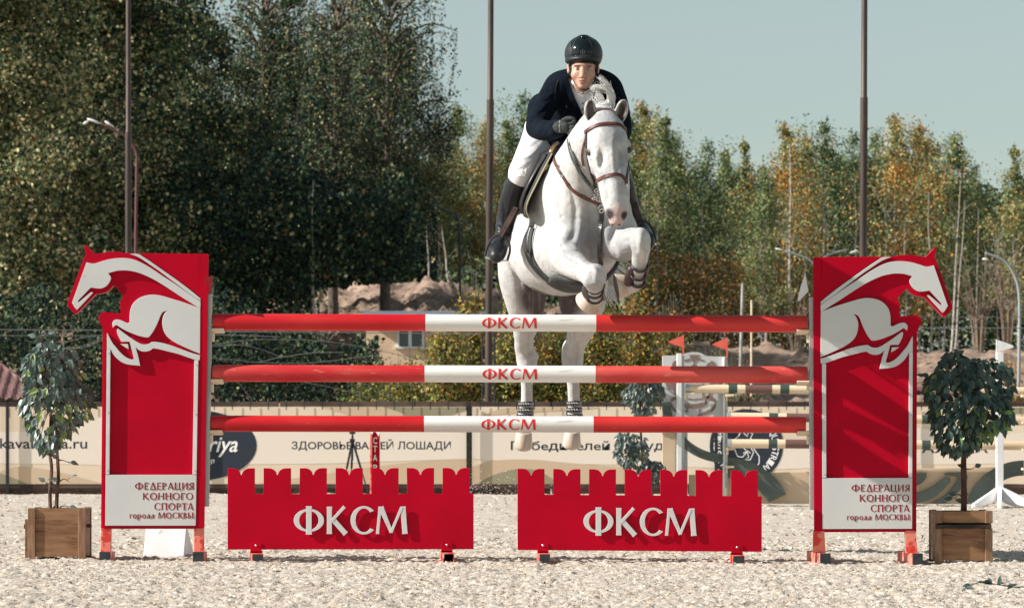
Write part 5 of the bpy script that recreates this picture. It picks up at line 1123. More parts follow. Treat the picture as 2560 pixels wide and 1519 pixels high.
st_ = SDF(); st_.ell(_w(1400, 396, .62), (.14, .24, .045), .03); st_.ell(_w(1400, 372, .42), (.055, .06, .05), .04); st_.ell(_w(1385, 378, .86), (.13, .07, .06), .04)
organic('seat', st_, .010, [LE['black']], sd_)
mb = MB(); mb.strap(curve_pts([_w(1376, 381, .31), _w(1384, 366, .30), _w(1396, 356, .31)], 4), (-.2, -1, .1), .018, .012); mb.build('pommel_fleece', LE['fleece'], sd_, smooth=True)
def ring_hit(c, ang, tilt):
    d = Vector((math.cos(ang), 0, math.sin(ang))); p = Vector(c); far = p+d*.55+Vector((0, tilt*d.z, 0)); a = hb.ray_cast(far, (p-far).normalized()); return (a[0], a[1]) if a[0] is not None else (p, d)
def girth_band(name, mt, a0, a1, Y, wd, lift, th, parent, n=26, tilt=.15, side=5):
    mb = MB(); rows = []
    for i in range(n+1):
        a = R(a0+(a1-a0)*i/n); w2 = wd(i/n) if callable(wd) else wd; row = []
        for j in range(side+1):
            p, n_ = ring_hit(_w(1436, 606, Y+w2*(j/side-.5)), a, tilt); row.append((p, n_))
        rows.append(row)
    V = [p+n_*(lift if 0 < j < side else lift*.4) for row in rows for j, (p, n_) in enumerate(row)]; m = side+1
    mb.add(V, [(i*m+j, i*m+j+1, (i+1)*m+j+1, (i+1)*m+j) for i in range(n) for j in range(side)]); o = mb.build(name, mt, parent, smooth=True)
    md = o.modifiers.new('t', 'SOLIDIFY'); md.thickness = th; md.offset = 0; return o
gr = girth_band('girth', LE['guard'], 160, 380, .55, .125, .016, .010, sd_, tilt=.12)
girth_band('girth_buckle_strap', LE['black'], 158, 192, .54, .06, .030, .006, gr, 8, .12)
girth_band('girth_buckle_strap', LE['black'], 348, 382, .54, .06, .030, .006, gr, 8, .12)
girth_band('belly_guard', LE['guard'], 236, 304, .50, lambda t_: .10+.30*math.sin(math.pi*t_)**.6, .024, .010, gr, 20, .12, 8)
# boots on the legs
def legboot(pts, rad, n=14):
    mb = MB(); P_ = curve_pts(pts, 4); rs = np.interp(np.linspace(0, len(pts)-1, len(P_)), range(len(pts)), rad); mb.tube(P_, list(rs), n, cap=False); return mb
for (x0, y0, Y0, x1, y1, Y1, nm) in ((1315, 1005, 1.835, 1312, 1046, 1.84, 0), (1435, 1003, 1.805, 1436, 1046, 1.81, 1)):
    mb = MB()
    for k, (t_, rd) in enumerate(((.10, .043), (.48, .048), (.86, .051))):
        p = _w(x0, y0, Y0).lerp(_w(x1, y1, Y1), t_); mb.tube([p-Vector((0, 0, .013)), p+Vector((0, 0, .013))], rd+.004, 18, 0); 
        for j in range(7):
            a = -2.5+j*.32; q = p+Vector((math.cos(a), math.sin(a), 0))*(rd+.0055); mb.ell(q, (.008, .003, .0042), 6, 4, 1, Matrix.Rotation(.5, 3, 'Y'))
    fb = mb.build('fetlock_boot', [LE['black'], M['relief']], horse)
    mb = legboot([_w(x0, y0-6, Y0+.022), _w(x0, (y0+y1)/2, Y0+.026), _w(x1, y1, Y1+.024)], [.046, .050, .055]); o = mb.build('shell', LE['black'], fb, smooth=True)
    o.data.materials[0] = LE['boot']
for pts, rad, strp, shell in (([(1487, 712, -.40), (1486, 724, -.33), (1486, 738, -.20)], .050, .3, [(1470, 712, -.36), (1470, 730, -.26), (1478, 745, -.15)]), ([(1600, 664, -.41), (1596, 686, -.35), (1594, 704, -.29)], .043, .3, [(1582, 668, -.38), (1578, 690, -.32), (1572, 708, -.27)])):
    tb = empty('tendon_boot', _w(*pts[1])); tb.parent = horse; tb.location = ORG[tb]-ORG[horse]
    for i, p in enumerate(pts):
        c = _w(*p); ax = (_w(*pts[2])-_w(*pts[0])).normalized(); mb = MB(); torus(mb, c, rad+.002-.002*i, .0085, ax, 20, 6); mb.build('boot_strap', LE['black'], tb, smooth=True)
    mb = MB(); sp = curve_pts([_w(*q) for q in shell], 4); mb.tube(sp, [.026, .030, .034, .037, .038, .037, .035, .032, .028][:len(sp)], 12, squash=(1, .9)); mb.build('boot_shell', LE['boot'], tb, smooth=True)
    mb = MB(); mb.tube([_w(*q)+Vector((.072, .0, 0)) for q in shell], [.017, .022, .018], 8); mb.build('boot_shell', LE['black'], tb, smooth=True)
# ---------------------------------------------------------------- rider
person = empty('person', _w(1430, 380, .6), 'rider in navy jacket, white breeches and black helmet, leaning forward on the white horse', 'person')
RT = dict(
 torso=([(1457, 222, .50, .120), (1452, 250, .60, .145), (1430, 285, .76, .150), (1402, 315, .92, .155)], .06, ((0, 1, 0), .86)),
 shl=([(1424, 210, .50, .072), (1403, 216, .50, .066), (1394, 222, .50, .062)], .04, None), shr=([(1494, 210, .50, .074), (1512, 218, .50, .066), (1524, 228, .50, .062)], .04, None),
 arl=([(1393, 220, .50, .063), (1367, 258, .44, .056), (1347, 298, .37, .050), (1341, 318, .33, .049)], .03, None),
 afl=([(1341, 322, .32, .048), (1362, 326, .20, .046), (1386, 324, .10, .038), (1404, 319, .04, .033)], .03, None),
 arr=([(1524, 226, .50, .063), (1541, 262, .44, .057), (1550, 305, .37, .051), (1551, 332, .33, .049)], .03, None),
 afr=([(1551, 334, .32, .047), (1542, 338, .22, .045), (1530, 334, .13, .038), (1520, 328, .09, .033)], .03, None),
 hip=([(1368, 322, .98, .135), (1446, 326, .98, .135)], .05, None),
 thl=([(1364, 330, .96, .115), (1350, 355, .82, .102), (1330, 388, .62, .086), (1309, 424, .47, .066), (1301, 444, .46, .058)], .04, None),
 thr=([(1472, 330, .96, .115), (1500, 355, .82, .102), (1530, 388, .62, .082), (1541, 418, .48, .058), (1549, 438, .47, .052)], .04, None),
 cal=([(1301, 444, .46, .056), (1288, 472, .52, .057), (1275, 512, .60, .053), (1264, 553, .64, .040), (1260, 582, .63, .035)], .03, None),
 car=([(1550, 440, .47, .053), (1558, 470, .53, .055), (1568, 510, .60, .053), (1582, 550, .64, .041), (1600, 578, .63, .037)], .03, None),
 ftl=([(1259, 588, .67, .037), (1253, 604, .60, .040), (1245, 624, .48, .044), (1241, 640, .40, .036)], .025, None),
 ftr=([(1604, 580, .66, .042), (1609, 590, .58, .043), (1614, 600, .48, .046), (1617, 607, .42, .037)], .025, None),
 neck=([(1457, 232, .48, .066), (1457, 205, .42, .060), (1458, 180, .38, .062)], .03, None))
def rig(keys, inf=0, s=None):
    s = s or SDF()
    for k_ in keys:
        pts, kk, sq = RT[k_]; s.chain([(_w(a, b, y), r_+inf) for a, b, y, r_ in pts], kk, 3, sq)
    return s
# body: one continuous figure, head modelled with a face
B = rig(list(RT), -.012)
hc = lambda x, y, Y: _w(x, y, Y)
B.ell(hc(1459, 150, .385), (.080, .100, .098), .02); B.ell(hc(1458, 178, .335), (.069, .075, .075), .02); B.ell(hc(1457, 204, .315), (.044, .052, .042), .03)
B.ell(hc(1457, 216, .285), (.024, .022, .018), .022); B.ell(hc(1437, 188, .305), (.020, .026, .020), .025); B.ell(hc(1478, 187, .305), (.020, .026, .020), .025)
B.ell(hc(1458, 163, .275), (.058, .028, .013), .02)                                                            # brow
B.chain([(hc(1457, 170, .262), .009), (hc(1456, 182, .243), .011), (hc(1455.5, 191, .222), .0145)], .012); B.ell(hc(1449, 193, .243), (.0085, .012, .008), .008); B.ell(hc(1462, 193, .243), (.0085, .012, .008), .008)
B.ell(hc(1456, 201.5, .252), (.026, .012, .0055), .006); B.ell(hc(1456, 206.5, .254), (.022, .012, .006), .006); B.ell(hc(1456, 204, .240), (.024, .006, .0017), .004, op='-')
B.ell(hc(1442, 172, .262), (.015, .012, .008), .010, op='-'); B.ell(hc(1472, 171.5, .262), (.015, .012, .008), .010, op='-')
for sx, ex in ((-1, 1421.5), (1, 1494.5)): B.ell(hc(ex, 172, .37), (.010, .020, .032), .008); B.ell(hc(ex+sx*2, 172, .352), (.006, .010, .018), .006, op='-')
for k_, (x, y, Y) in enumerate(((1418, 316, .00), (1508, 326, .04))): B.ell(hc(x, y, Y), (.034, .028, .036), .02)
def skin_cols(V):
    c = np.tile(np.array((.52, .31, .225)), (len(V), 1)); n1 = fbm(V[:, 0]*40, V[:, 2]*40, 3, 4)[:, None]; c = c*(1-.10*n1)
    def bl(p, r0, r1, col, a, w=(1, 1, 1)):
        nonlocal c; m = near(V, p, r0, r1, w)*a; c = c*(1-m)+np.array(col)*m
    for x, y in ((1436, 193), (1479, 193)): bl(hc(x, y, .26), .01, .035, (.68, .33, .25), .5)
    bl(hc(1456, 192, .22), .005, .02, (.64, .33, .25), .5)
    bl(hc(1449.5, 195, .236), .001, .005, (.22, .09, .07), .9); bl(hc(1462, 195, .236), .001, .005, (.22, .09, .07), .9)
    for dx in (-9, -5, 0, 5, 9): bl(hc(1456+dx, 201.8+abs(dx)*.10, .245), .002, .0085, (.46, .15, .13), .85, (1, .3, 1.5)); bl(hc(1456+dx*.85, 206.8-abs(dx)*.18, .245), .002, .0085, (.54, .20, .17), .85, (1, .3, 1.4))
    for dx in (-10, -5, 0, 5, 10): bl(hc(1456+dx, 204, .24), .001, .005, (.14, .04, .04), .95, (1, .2, 2.2))
    for ex, sx in ((1442, -1), (1472, 1)):
        for dx in (-6, -2, 2, 6): bl(hc(ex+dx, 164.2, .255), .002, .009, (.18, .10, .065), .85, (1, .3, 1.6))
        bl(hc(ex, 171, .265), .006, .020, (.24, .12, .09), .8)  # eye sockets darkened: shade under the brim painted into the skin
    return c
M['skin'] = mat('skin', (1, 1, 1, 1), vcol='col', rough=.5, spec=.35, bump=.05, bscale=300)
organic('body', B, .0048, [M['skin']], person, skin_cols, 2)
M['eyew'] = mat('eye_white', (.62, .58, .55), rough=.2); M['iris'] = mat('eye_iris', (.04, .045, .04), rough=.1)
for ex in (1442.5, 1471.5):
    mb = MB(); mb.ell(hc(ex, 172.2, .275), (.0125, .012, .0066), 14, 10); e_ = mb.build('eye', M['eyew'], person, smooth=True); mb = MB(); mb.ell(hc(ex+.3, 171.9, .2665), (.0056, .004, .0056), 12, 8); mb.build('iris', M['iris'], e_, smooth=True)
M['brow'] = mat('dark_brown_hair', (.06, .035, .022), rough=.8)
# clothes
CL = dict(jacket=mat('navy_jacket', srgb(14, 23, 34), srgb(10, 17, 26), 14, .9, .9, 16, spec=.10), shirt=mat('white_shirt', (.85, .86, .88), (.78, .79, .82), 12, .7, .4, 40),
          breech=mat('white_breeches', (.76, .75, .75), (.68, .67, .68), 10, .75, .5, 14), boot=mat('black_riding_boot', (.014, .016, .020), (.022, .024, .028), 10, .40, .30, 40, spec=.35),
          glove=mat('dark_glove', (.022, .025, .026), (.045, .05, .048), 40, .65, .5, 90, spec=.2), hmat=mat('matte_black_helmet', (.010, .015, .017), (.016, .021, .022), 60, .48, .08, 400, spec=.35),
          hgloss=mat('gloss_black_helmet', (.004, .008, .010), rough=.09, spec=.5), strapm=mat('black_strap', (.02, .02, .022), rough=.6))
J = rig(['torso', 'shl', 'shr', 'arl', 'afl', 'arr', 'afr', 'hip'], .006)
J.ell(hc(1361, 272, .94), (.105, .16, .100), .04); J.ell(hc(1420, 262, .80), (.15, .15, .12), .05)
J.chain([(hc(1345, 322, .80), .055), (hc(1372, 335, .72), .060), (hc(1396, 345, .66), .05)], .04)              # skirt of the jacket over the thigh
r = np.random.default_rng(21)
def fold(a, b, w_=.006, op='-', k=.012): J.chain([(hc(*a), w_*.5), (hc(*[(a[i]+b[i])/2 for i in range(3)]), w_), (hc(*b), w_*.4)], k, 2, None, op)
for a, b in (((1344, 330, .262), (1366, 306, .25)), ((1354, 336, .245), (1372, 312, .225)), ((1366, 338, .22), (1380, 308, .18)), ((1370, 268, .39), (1352, 288, .35)),
             ((1350, 300, .32), (1330, 306, .32)), ((1354, 292, .335), (1334, 296, .33)), ((1340, 315, .28), (1326, 322, .30)), ((1392, 216, .42), (1388, 250, .45)), ((1376, 338, .17), (1392, 314, .10)), ((1545, 236, .40), (1556, 262, .39)), ((1548, 290, .37), (1560, 300, .34)),
             ((1418, 262, .45), (1400, 290, .52)), ((1424, 280, .46), (1404, 308, .55)), ((1392, 296, .62), (1372, 312, .72))): fold(a, b, .007, '-', .014)
for a, b in (((1349, 333, .262), (1369, 309, .245)), ((1360, 338, .24), (1376, 311, .21)), ((1382, 233, .39), (1361, 252, .385)), ((1352, 297, .33), (1332, 301, .325)), ((1420, 270, .45), (1402, 299, .53))): fold(a, b, .006, '+', .014)
VP = [(1420, 194), (1496, 190), (1493, 215), (1482, 245), (1470, 275), (1460, 296), (1449, 278), (1437, 250), (1427, 222)]
def inside(px, py, poly):
    c = np.zeros(len(px), bool); j = len(poly)-1
    for i in range(len(poly)):
        xi, yi = poly[i]; xj, yj = poly[j]
        m = ((yi > py) != (yj > py)) & (px < (xj-xi)*(py-yi)/(yj-yi+1e-9)+xi); c ^= m; j = i
    return c
def topx(c): s_ = FPX/(DIST+c[:, 1]); return CX+c[:, 0]*s_, HY-(c[:, 2]-CAMH)*s_
def jkeep(c):
    px, py = topx(c); cut = inside(px, py, VP) & (c[:, 1] < .55); cut |= (c[:, 1] < .025) & (px < 1440) | (c[:, 1] < .11) & (px > 1500) & (py > 318); return ~cut
jo = organic('jacket', J, .0062, [CL['jacket']], person, None, 2, keep=jkeep, disp=lines_disp([
  ([(1352, 334), (1366, 318), (1372, 306)], 3, -.007, .1, .5), ([(1362, 340), (1378, 318), (1386, 308)], 3, -.007, 0, .5), ([(1340, 318), (1330, 308), (1338, 296)], 3, -.006, .1, .5), ([(1374, 262), (1360, 278), (1350, 284)], 4, -.007, .1, .7),
  ([(1380, 250), (1366, 258), (1358, 268)], 3, .006, .1, .7), ([(1390, 236), (1378, 250), (1366, 254)], 4, -.006, .1, .7), ([(1368, 288), (1352, 298), (1340, 300)], 3, .006, .1, .7), ([(1376, 342), (1392, 322), (1398, 312)], 3, .006, 0, .5),
  ([(1408, 240), (1412, 270), (1404, 300)], 6, -.004, .2, .8), ([(1424, 262), (1416, 290), (1404, 316)], 4, .009, .2, .9), ([(1432, 286), (1422, 306), (1412, 322)], 4, -.004, .2, .9), ([(1398, 206), (1396, 230), (1392, 250)], 3, -.007, .2, .8),
  ([(1518, 214), (1520, 240), (1524, 262)], 3, -.007, .2, .8), ([(1540, 250), (1530, 262), (1520, 266)], 4, .007, .1, .7), ([(1546, 286), (1536, 296), (1528, 298)], 4, -.007, .1, .7), ([(1500, 220), (1504, 250), (1500, 280)], 6, -.008, .2, .8), ([(1338, 256), (1345, 280), (1340, 300)], 6, -.010, .6, 1.2)])); md = jo.modifiers.new('t', 'SOLIDIFY'); md.thickness = .004; md.offset = -1
jb = bvh_of(jo)
def jstrip(pts, wd, nm, mt, lift=.004, th=.004): return on(pts, mt, wd, nm, jo, lift, th, 6, jb)
for pts in ([(1417, 206), (1422, 222), (1432, 248), (1444, 274), (1454, 298)], [(1500, 202), (1496, 220), (1487, 248), (1476, 276), (1466, 298)]): jstrip(pts, .034, 'lapel', CL['jacket'], .005, .006)
jstrip([(1396, 200), (1390, 216), (1387, 236), (1388, 252)], .004, 'seam', CL['strapm'], .001, .003)
sh = rig(['torso'], -.004); sh.ell(hc(1457, 225, .49), (.074, .07, .045), .03); sh.ell(hc(1457, 207, .44), (.074, .078, .028), .012); sh.ell(hc(1458, 262, .50), (.05, .03, .07), .03)
so = organic('shirt', sh, .006, [CL['shirt']], person, None, 2, keep=lambda c: (c[:, 1] < .56) & (topx(c)[1] > 198) & (topx(c)[0] > 1416) & (topx(c)[0] < 1502))
sb = bvh_of(so)
on([(1433, 206), (1440, 216), (1450, 226), (1457, 231)], CL['shirt'], .020, 'collar', so, .004, .003, 6, sb); on([(1484, 203), (1478, 214), (1468, 225), (1459, 231)], CL['shirt'], .020, 'collar', so, .004, .003, 6, sb)
for y in (243, 258, 273): p, n_ = hit(sb, 1457.5, y); mb = MB(); mb.ell(p+n_*.002, (.005, .003, .005), 8, 5); mb.build('button', CL['strapm'] if y > 250 else M['steel'], so)
bo = rig(['hip', 'thl', 'thr'], .002); bro = organic('breeches', bo, .0075, [CL['breech']], person, None, 2, disp=lines_disp([([(1350, 352), (1330, 366), (1312, 372)], 5, -.006, 0, 1.2), ([(1344, 372), (1326, 388), (1306, 396)], 4, .005, 0, 1.2), ([(1324, 410), (1312, 420), (1298, 424)], 4, -.006, 0, 1.2), ([(1318, 432), (1308, 440), (1294, 440)], 3, .004, 0, 1.2), ([(1360, 346), (1372, 362)], 4, -.007, 0, 1.2)]))
bb = bvh_of(bro); mb = MB()
for pts in ([(1318, 416), (1311, 418), (1306, 426), (1308, 434), (1314, 438), (1319, 436)], [(1318, 412), (1316, 424), (1314, 434), (1310, 442)]):
    q = curve_pts([Vector((a, b, 0)) for a, b in pts], 3); hp = [hit(bb, a.x, a.y) for a in q]; mb.tube([p+n_*.001 for p, n_ in hp], .0016, 5)
mb.build('monogram', M['pgrey'], bro)
for side, (ck, fk) in enumerate((('cal', 'ftl'), ('car', 'ftr'))):
    s_ = rig([ck, fk], .005); k0 = RT[ck][0]; fx = RT[fk][0]
    s_.ell(hc(k0[0][0], k0[0][1]-4, k0[0][2]), (.060, .056, .03), .02); s_.ell(hc(fx[0][0], fx[0][1]+6, fx[0][2]+.05), (.036, .05, .035), .02)
    if side == 0:
        for a, b in (((1258, 590, .57), (1240, 590, .58)),): s_.chain([(hc(*a), .004), (hc(*b), .005)], .012, 2, None, '-')
    bt = organic('riding_boot', s_, .006, [CL['boot']], person, None, 2, disp=lines_disp([([(1246, 566), (1256, 572), (1270, 570)], 2.6, -.006, 0, 1), ([(1246, 580), (1256, 584), (1268, 580)], 2.6, -.006, 0, 1), ([(1258, 500), (1262, 530), (1260, 555)], 4, -.005, 0, 1), ([(1284, 470), (1276, 500), (1272, 530)], 4, .004, 0, 1)]))
    if side == 0:
        lb = bvh_of(bt); on([(1226, 612), (1236, 608), (1248, 610), (1260, 616)], CL['strapm'], .010, 'toe_seam', bt, .002, .003, 5, lb)
# stirrups hang from the saddle
for side, (tx, ty, bx0, by0, bx1, by1, Yt_) in enumerate(((1247, 588, 1213, 643, 1268, 652, .50), (1604, 556, 1601, 604, 1641, 610, .50))):
    mb = MB()
    if side == 0: arcp = [(1213, 643), (1215, 628), (1223, 606), (1235, 592), (1249, 587), (1262, 592), (1272, 606), (1275, 626), (1268, 652)]
    else: arcp = [(1592, 592), (1592, 572), (1600, 556), (1614, 554), (1628, 566), (1636, 584), (1640, 608)]
    mb.tube(curve_pts([_w(a, b, Yt_-.05+.0*i) for i, (a, b) in enumerate(arcp)], 4), .007, 8); a, b = _w(bx0, by0, Yt_-.05), _w(bx1, by1, Yt_-.05)
    mb.strap([a, (a+b)/2-Vector((0, 0, .004)), b], (0, 0, 1), .05, .010, 1); so_ = mb.build('stirrup', [LE['black'], M['steel']], sd_, smooth='auto')
    mb = MB()
    if side == 0: mb.strap(curve_pts([_w(1250, 590, .44), _w(1264, 566, .42), _w(1278, 540, .42), _w(1290, 518, .44)], 4), (-.3, -1, .1), .032, .005); mb.strap(curve_pts([_w(1254, 592, .45), _w(1268, 568, .43), _w(1282, 542, .43)], 4), (-.3, -1, .1), .020, .006)
    else: mb.strap(curve_pts([_w(1604, 558, .47), _w(1594, 530, .46), _w(1586, 505, .47)], 4), (.3, -1, .1), .030, .005)
    mb.build('stirrup_leather', LE['dark'], so_)
# gloves with fingers
def glove(cx_, cy_, Y, m):
    s_ = SDF(); f = lambda x, y, yy: _w(cx_+x*m, cy_+y, Y+yy)
    s_.chain([(f(-26, 2, .035), .034), (f(-16, 1, .02), .033)], .015); s_.ell(f(-4, -1, .0), (.040, .030, .042), .015)
    for i, (x, y, L_) in enumerate(((6, -14, 1.0), (8, -5, 1.06), (7, 4, 1.0), (4, 12, .85))):
        s_.chain([(f(x-8, y, .0), .0125), (f(x+3, y, -.012), .0125), (f(x+8*L_, y+2, -.030), .0105), (f(x+5*L_, y+6, -.048), .0095), (f(x-4, y+7, -.046), .0085)], .006)
    s_.chain([(f(-14, -14, -.005), .014), (f(-4, -19, -.02), .0125), (f(6, -20, -.032), .0105), (f(13, -18, -.036), .009)], .008)
    o = organic('glove', s_, .0042, [CL['glove']], person, None, 1)
    mb = MB(); mb.strap([f(-22, -15, .0), f(-24, 0, -.012), f(-23, 14, .0)], (-1*m, -1, 0), .014, .005); mb.build('glove_cuff', LE['grey'], o); return o
glove(1422, 316, .0, 1); glove(1507, 326, .05, -1)
# helmet
Hm = SDF(); Hm.ell(hc(1459, 136, .40), (.1145, .140, .112), .01); Hm.ell(hc(1459, 92, .40), (.022, .10, .005), .02)
Hm.ell(_w(1459, 206, .40), (.2, .24, .106), .006, op='-')
def hmi(c): px, py = topx(c); return ((abs(px-1456-(py-130)*0) < 26+4*np.cos((py-90)/30)) & (c[:, 1] < .5)).astype(int)
hel = organic('helmet', Hm, .0048, [CL['hmat'], CL['hgloss']], person, None, 2, mi=hmi)
b_ = SDF(); rotx = Matrix.Rotation(R(24), 3, 'X'); b_.ell(hc(1458, 152, .388), (.110, .158, .038), .006); b_.ell(hc(1458, 178, .43), (.097, .182, .054), .004, None, '-'); b_.ell(_w(1458, 112, .40), (.2, .3, .08), .004, None, '-'); b_.ell(_w(1458, 150, .62), (.3, .24, .3), .004, None, '-')
organic('brim', b_, .0048, [CL['hmat']], hel, None, 2)
hvb = bvh_of(hel)
vp = [(1448, 152), (1446, 138), (1449, 126), (1455, 118), (1461, 126), (1466, 138), (1467, 152)]
on(vp, CL['hgloss'], .006, 'vent_rim', hel, .002, .004, 5, hvb); mb = MB()
for x in (1451.5, 1456, 1460.5):
    for k_ in range(6): p, n_ = hit(hvb, x, 124+k_*4.4+abs(x-1456)); mb.ell(p+n_*.001, (.0022, .002, .003), 6, 4)
mb.build('vent_studs', M['steel'], hel)
for x0 in (1429.5, 1483): on([(x0, 152), (x0+(1 if x0 < 1450 else -1)*.5, 130), (x0+(5 if x0 < 1450 else -5), 110), (x0+(13 if x0 < 1450 else -12), 97)], CL['strapm'], .004, 'panel_seam', hel, .001, .003, 5, hvb)
o = font_text('badge', 'KEP', 1448, 1459, 151.5, 3.6, .26, M['steel'], hel, .01); p, n_ = hit(hvb, 1453, 150)
for v in o.data.vertices: v.co.y += p.y-.26-.004
mb = MB(); mb.strap(curve_pts([hc(1422, 160, .345), hc(1427, 182, .335), hc(1436, 204, .315), hc(1448, 220, .288), hc(1460, 225, .275), hc(1472, 221, .29), hc(1486, 203, .318), hc(1492, 182, .34), hc(1494, 162, .35)], 5), (0, -1, -.3), .009, .003)
mb.strap([hc(1421, 160, .40), hc(1423, 178, .37), hc(1430, 192, .345)], (-.6, -1, 0), .009, .003); mb.strap([hc(1495, 160, .40), hc(1493, 178, .37), hc(1488, 190, .345)], (.6, -1, 0), .009, .003)
mb.build('chin_strap', CL['strapm'], hel)
hr_ = SDF(); hr_.ell(hc(1459, 158, .41), (.086, .10, .06), .02); organic('hair', hr_, .006, [M['brow']], person, None, 1, keep=lambda c: (c[:, 1] > .36))
# ---------------------------------------------------------------- terrain behind the arena
def tz(px, y): return CAMH+(HY-py_top(px))/S(y)
PROF = np.array([(-2500, 800), (0, 790), (400, 780), (600, 768), (700, 762), (800, 748), (870, 742), (930, 718), (965, 716), (1010, 738), (1050, 728), (1120, 724), (1180, 735), (1300, 760), (1600, 820), (1750, 868), (1880, 882), (2050, 886), (2230, 900), (2330, 903), (2440, 896), (2560, 900), (3200, 905), (5000, 905)])
def terr(X, Y_):
    px = CX+X*S(85); top = np.interp(px, PROF[:, 0], PROF[:, 1]); H_ = CAMH+(HY-top)/S(85)
    u = np.clip((Y_-44)/(84-44), 0, 1)**1.4; back = np.clip((Y_-90)/40, 0, 1)
    z = H_*u*(1-.12*back)
    lump = (fbm(X*.55, Y_*.4, 4, 61)-.5)*.7+(fbm(X*2.2, Y_*1.6, 3, 62)-.5)*.50+np.clip(fbm(X*4.2, Y_*3, 2, 63)-.5, 0, 1)*.75*np.clip(-X/3+2, .35, 1)
    return z+lump*np.clip((Y_-40)/12, 0, 1)*np.clip(1-(Y_-90)/30, .35, 1)-.03
V, F = grid('t', -46, 46, .16, 27.6, 130, .22, True, None, terr)
M['soil'] = mat('soil_bank', (.36, .265, .205), (.24, .17, .13), 1.6, .98, .8, 6, detail=7, contrast=(.35, .65), col3=(.11, .075, .055, 1), scale3=5, c3=(.56, .68), spec=.05)
bank = link('soil_bank', npmesh('soil_bank', V, F, [M['soil']], smooth=True)); tag(bank, kind='structure')
# ---------------------------------------------------------------- foliage
M['leaf'] = mat('tree_leaves', (1, 1, 1, 1), vcol='col', rough=.6, spec=.12, transl=.14)
M['birch'] = mat('birch_bark', (.52, .48, .43), (.36, .32, .28), 6, .8, .2, 40, col3=(.07, .06, .055, 1), scale3=9, c3=(.60, .66), stretch=(1, 1, .9)); M['brownbark'] = mat('brown_bark', (.17, .13, .10), (.08, .06, .05), 12, .9, .4, 40, stretch=(1, 1, .3))
def leafmesh(name, c, size, cols, r, aspect=.7, droop=0):
    V, F = leaf_quads(c, size, r, droop, aspect, .35); return npmesh(name, V, F, [M['leaf']], cols=cols)
def pick(r, n, pal, p): pal = np.array(pal); return pal[r.choice(len(pal), n, p=p)]*r.uniform(.65, 1.3, (n, 1))
GREEN = [(.060, .095, .035), (.040, .065, .032), (.11, .13, .045), (.20, .16, .055), (.26, .12, .035)]
def bent(p0, p1, n, r, amp):
    P_ = [Vector(p0).lerp(Vector(p1), i/n) for i in range(n+1)]
    for i in range(1, n): P_[i] += Vector((r.normal(0, amp), r.normal(0, amp), 0))
    return curve_pts(P_, 3)
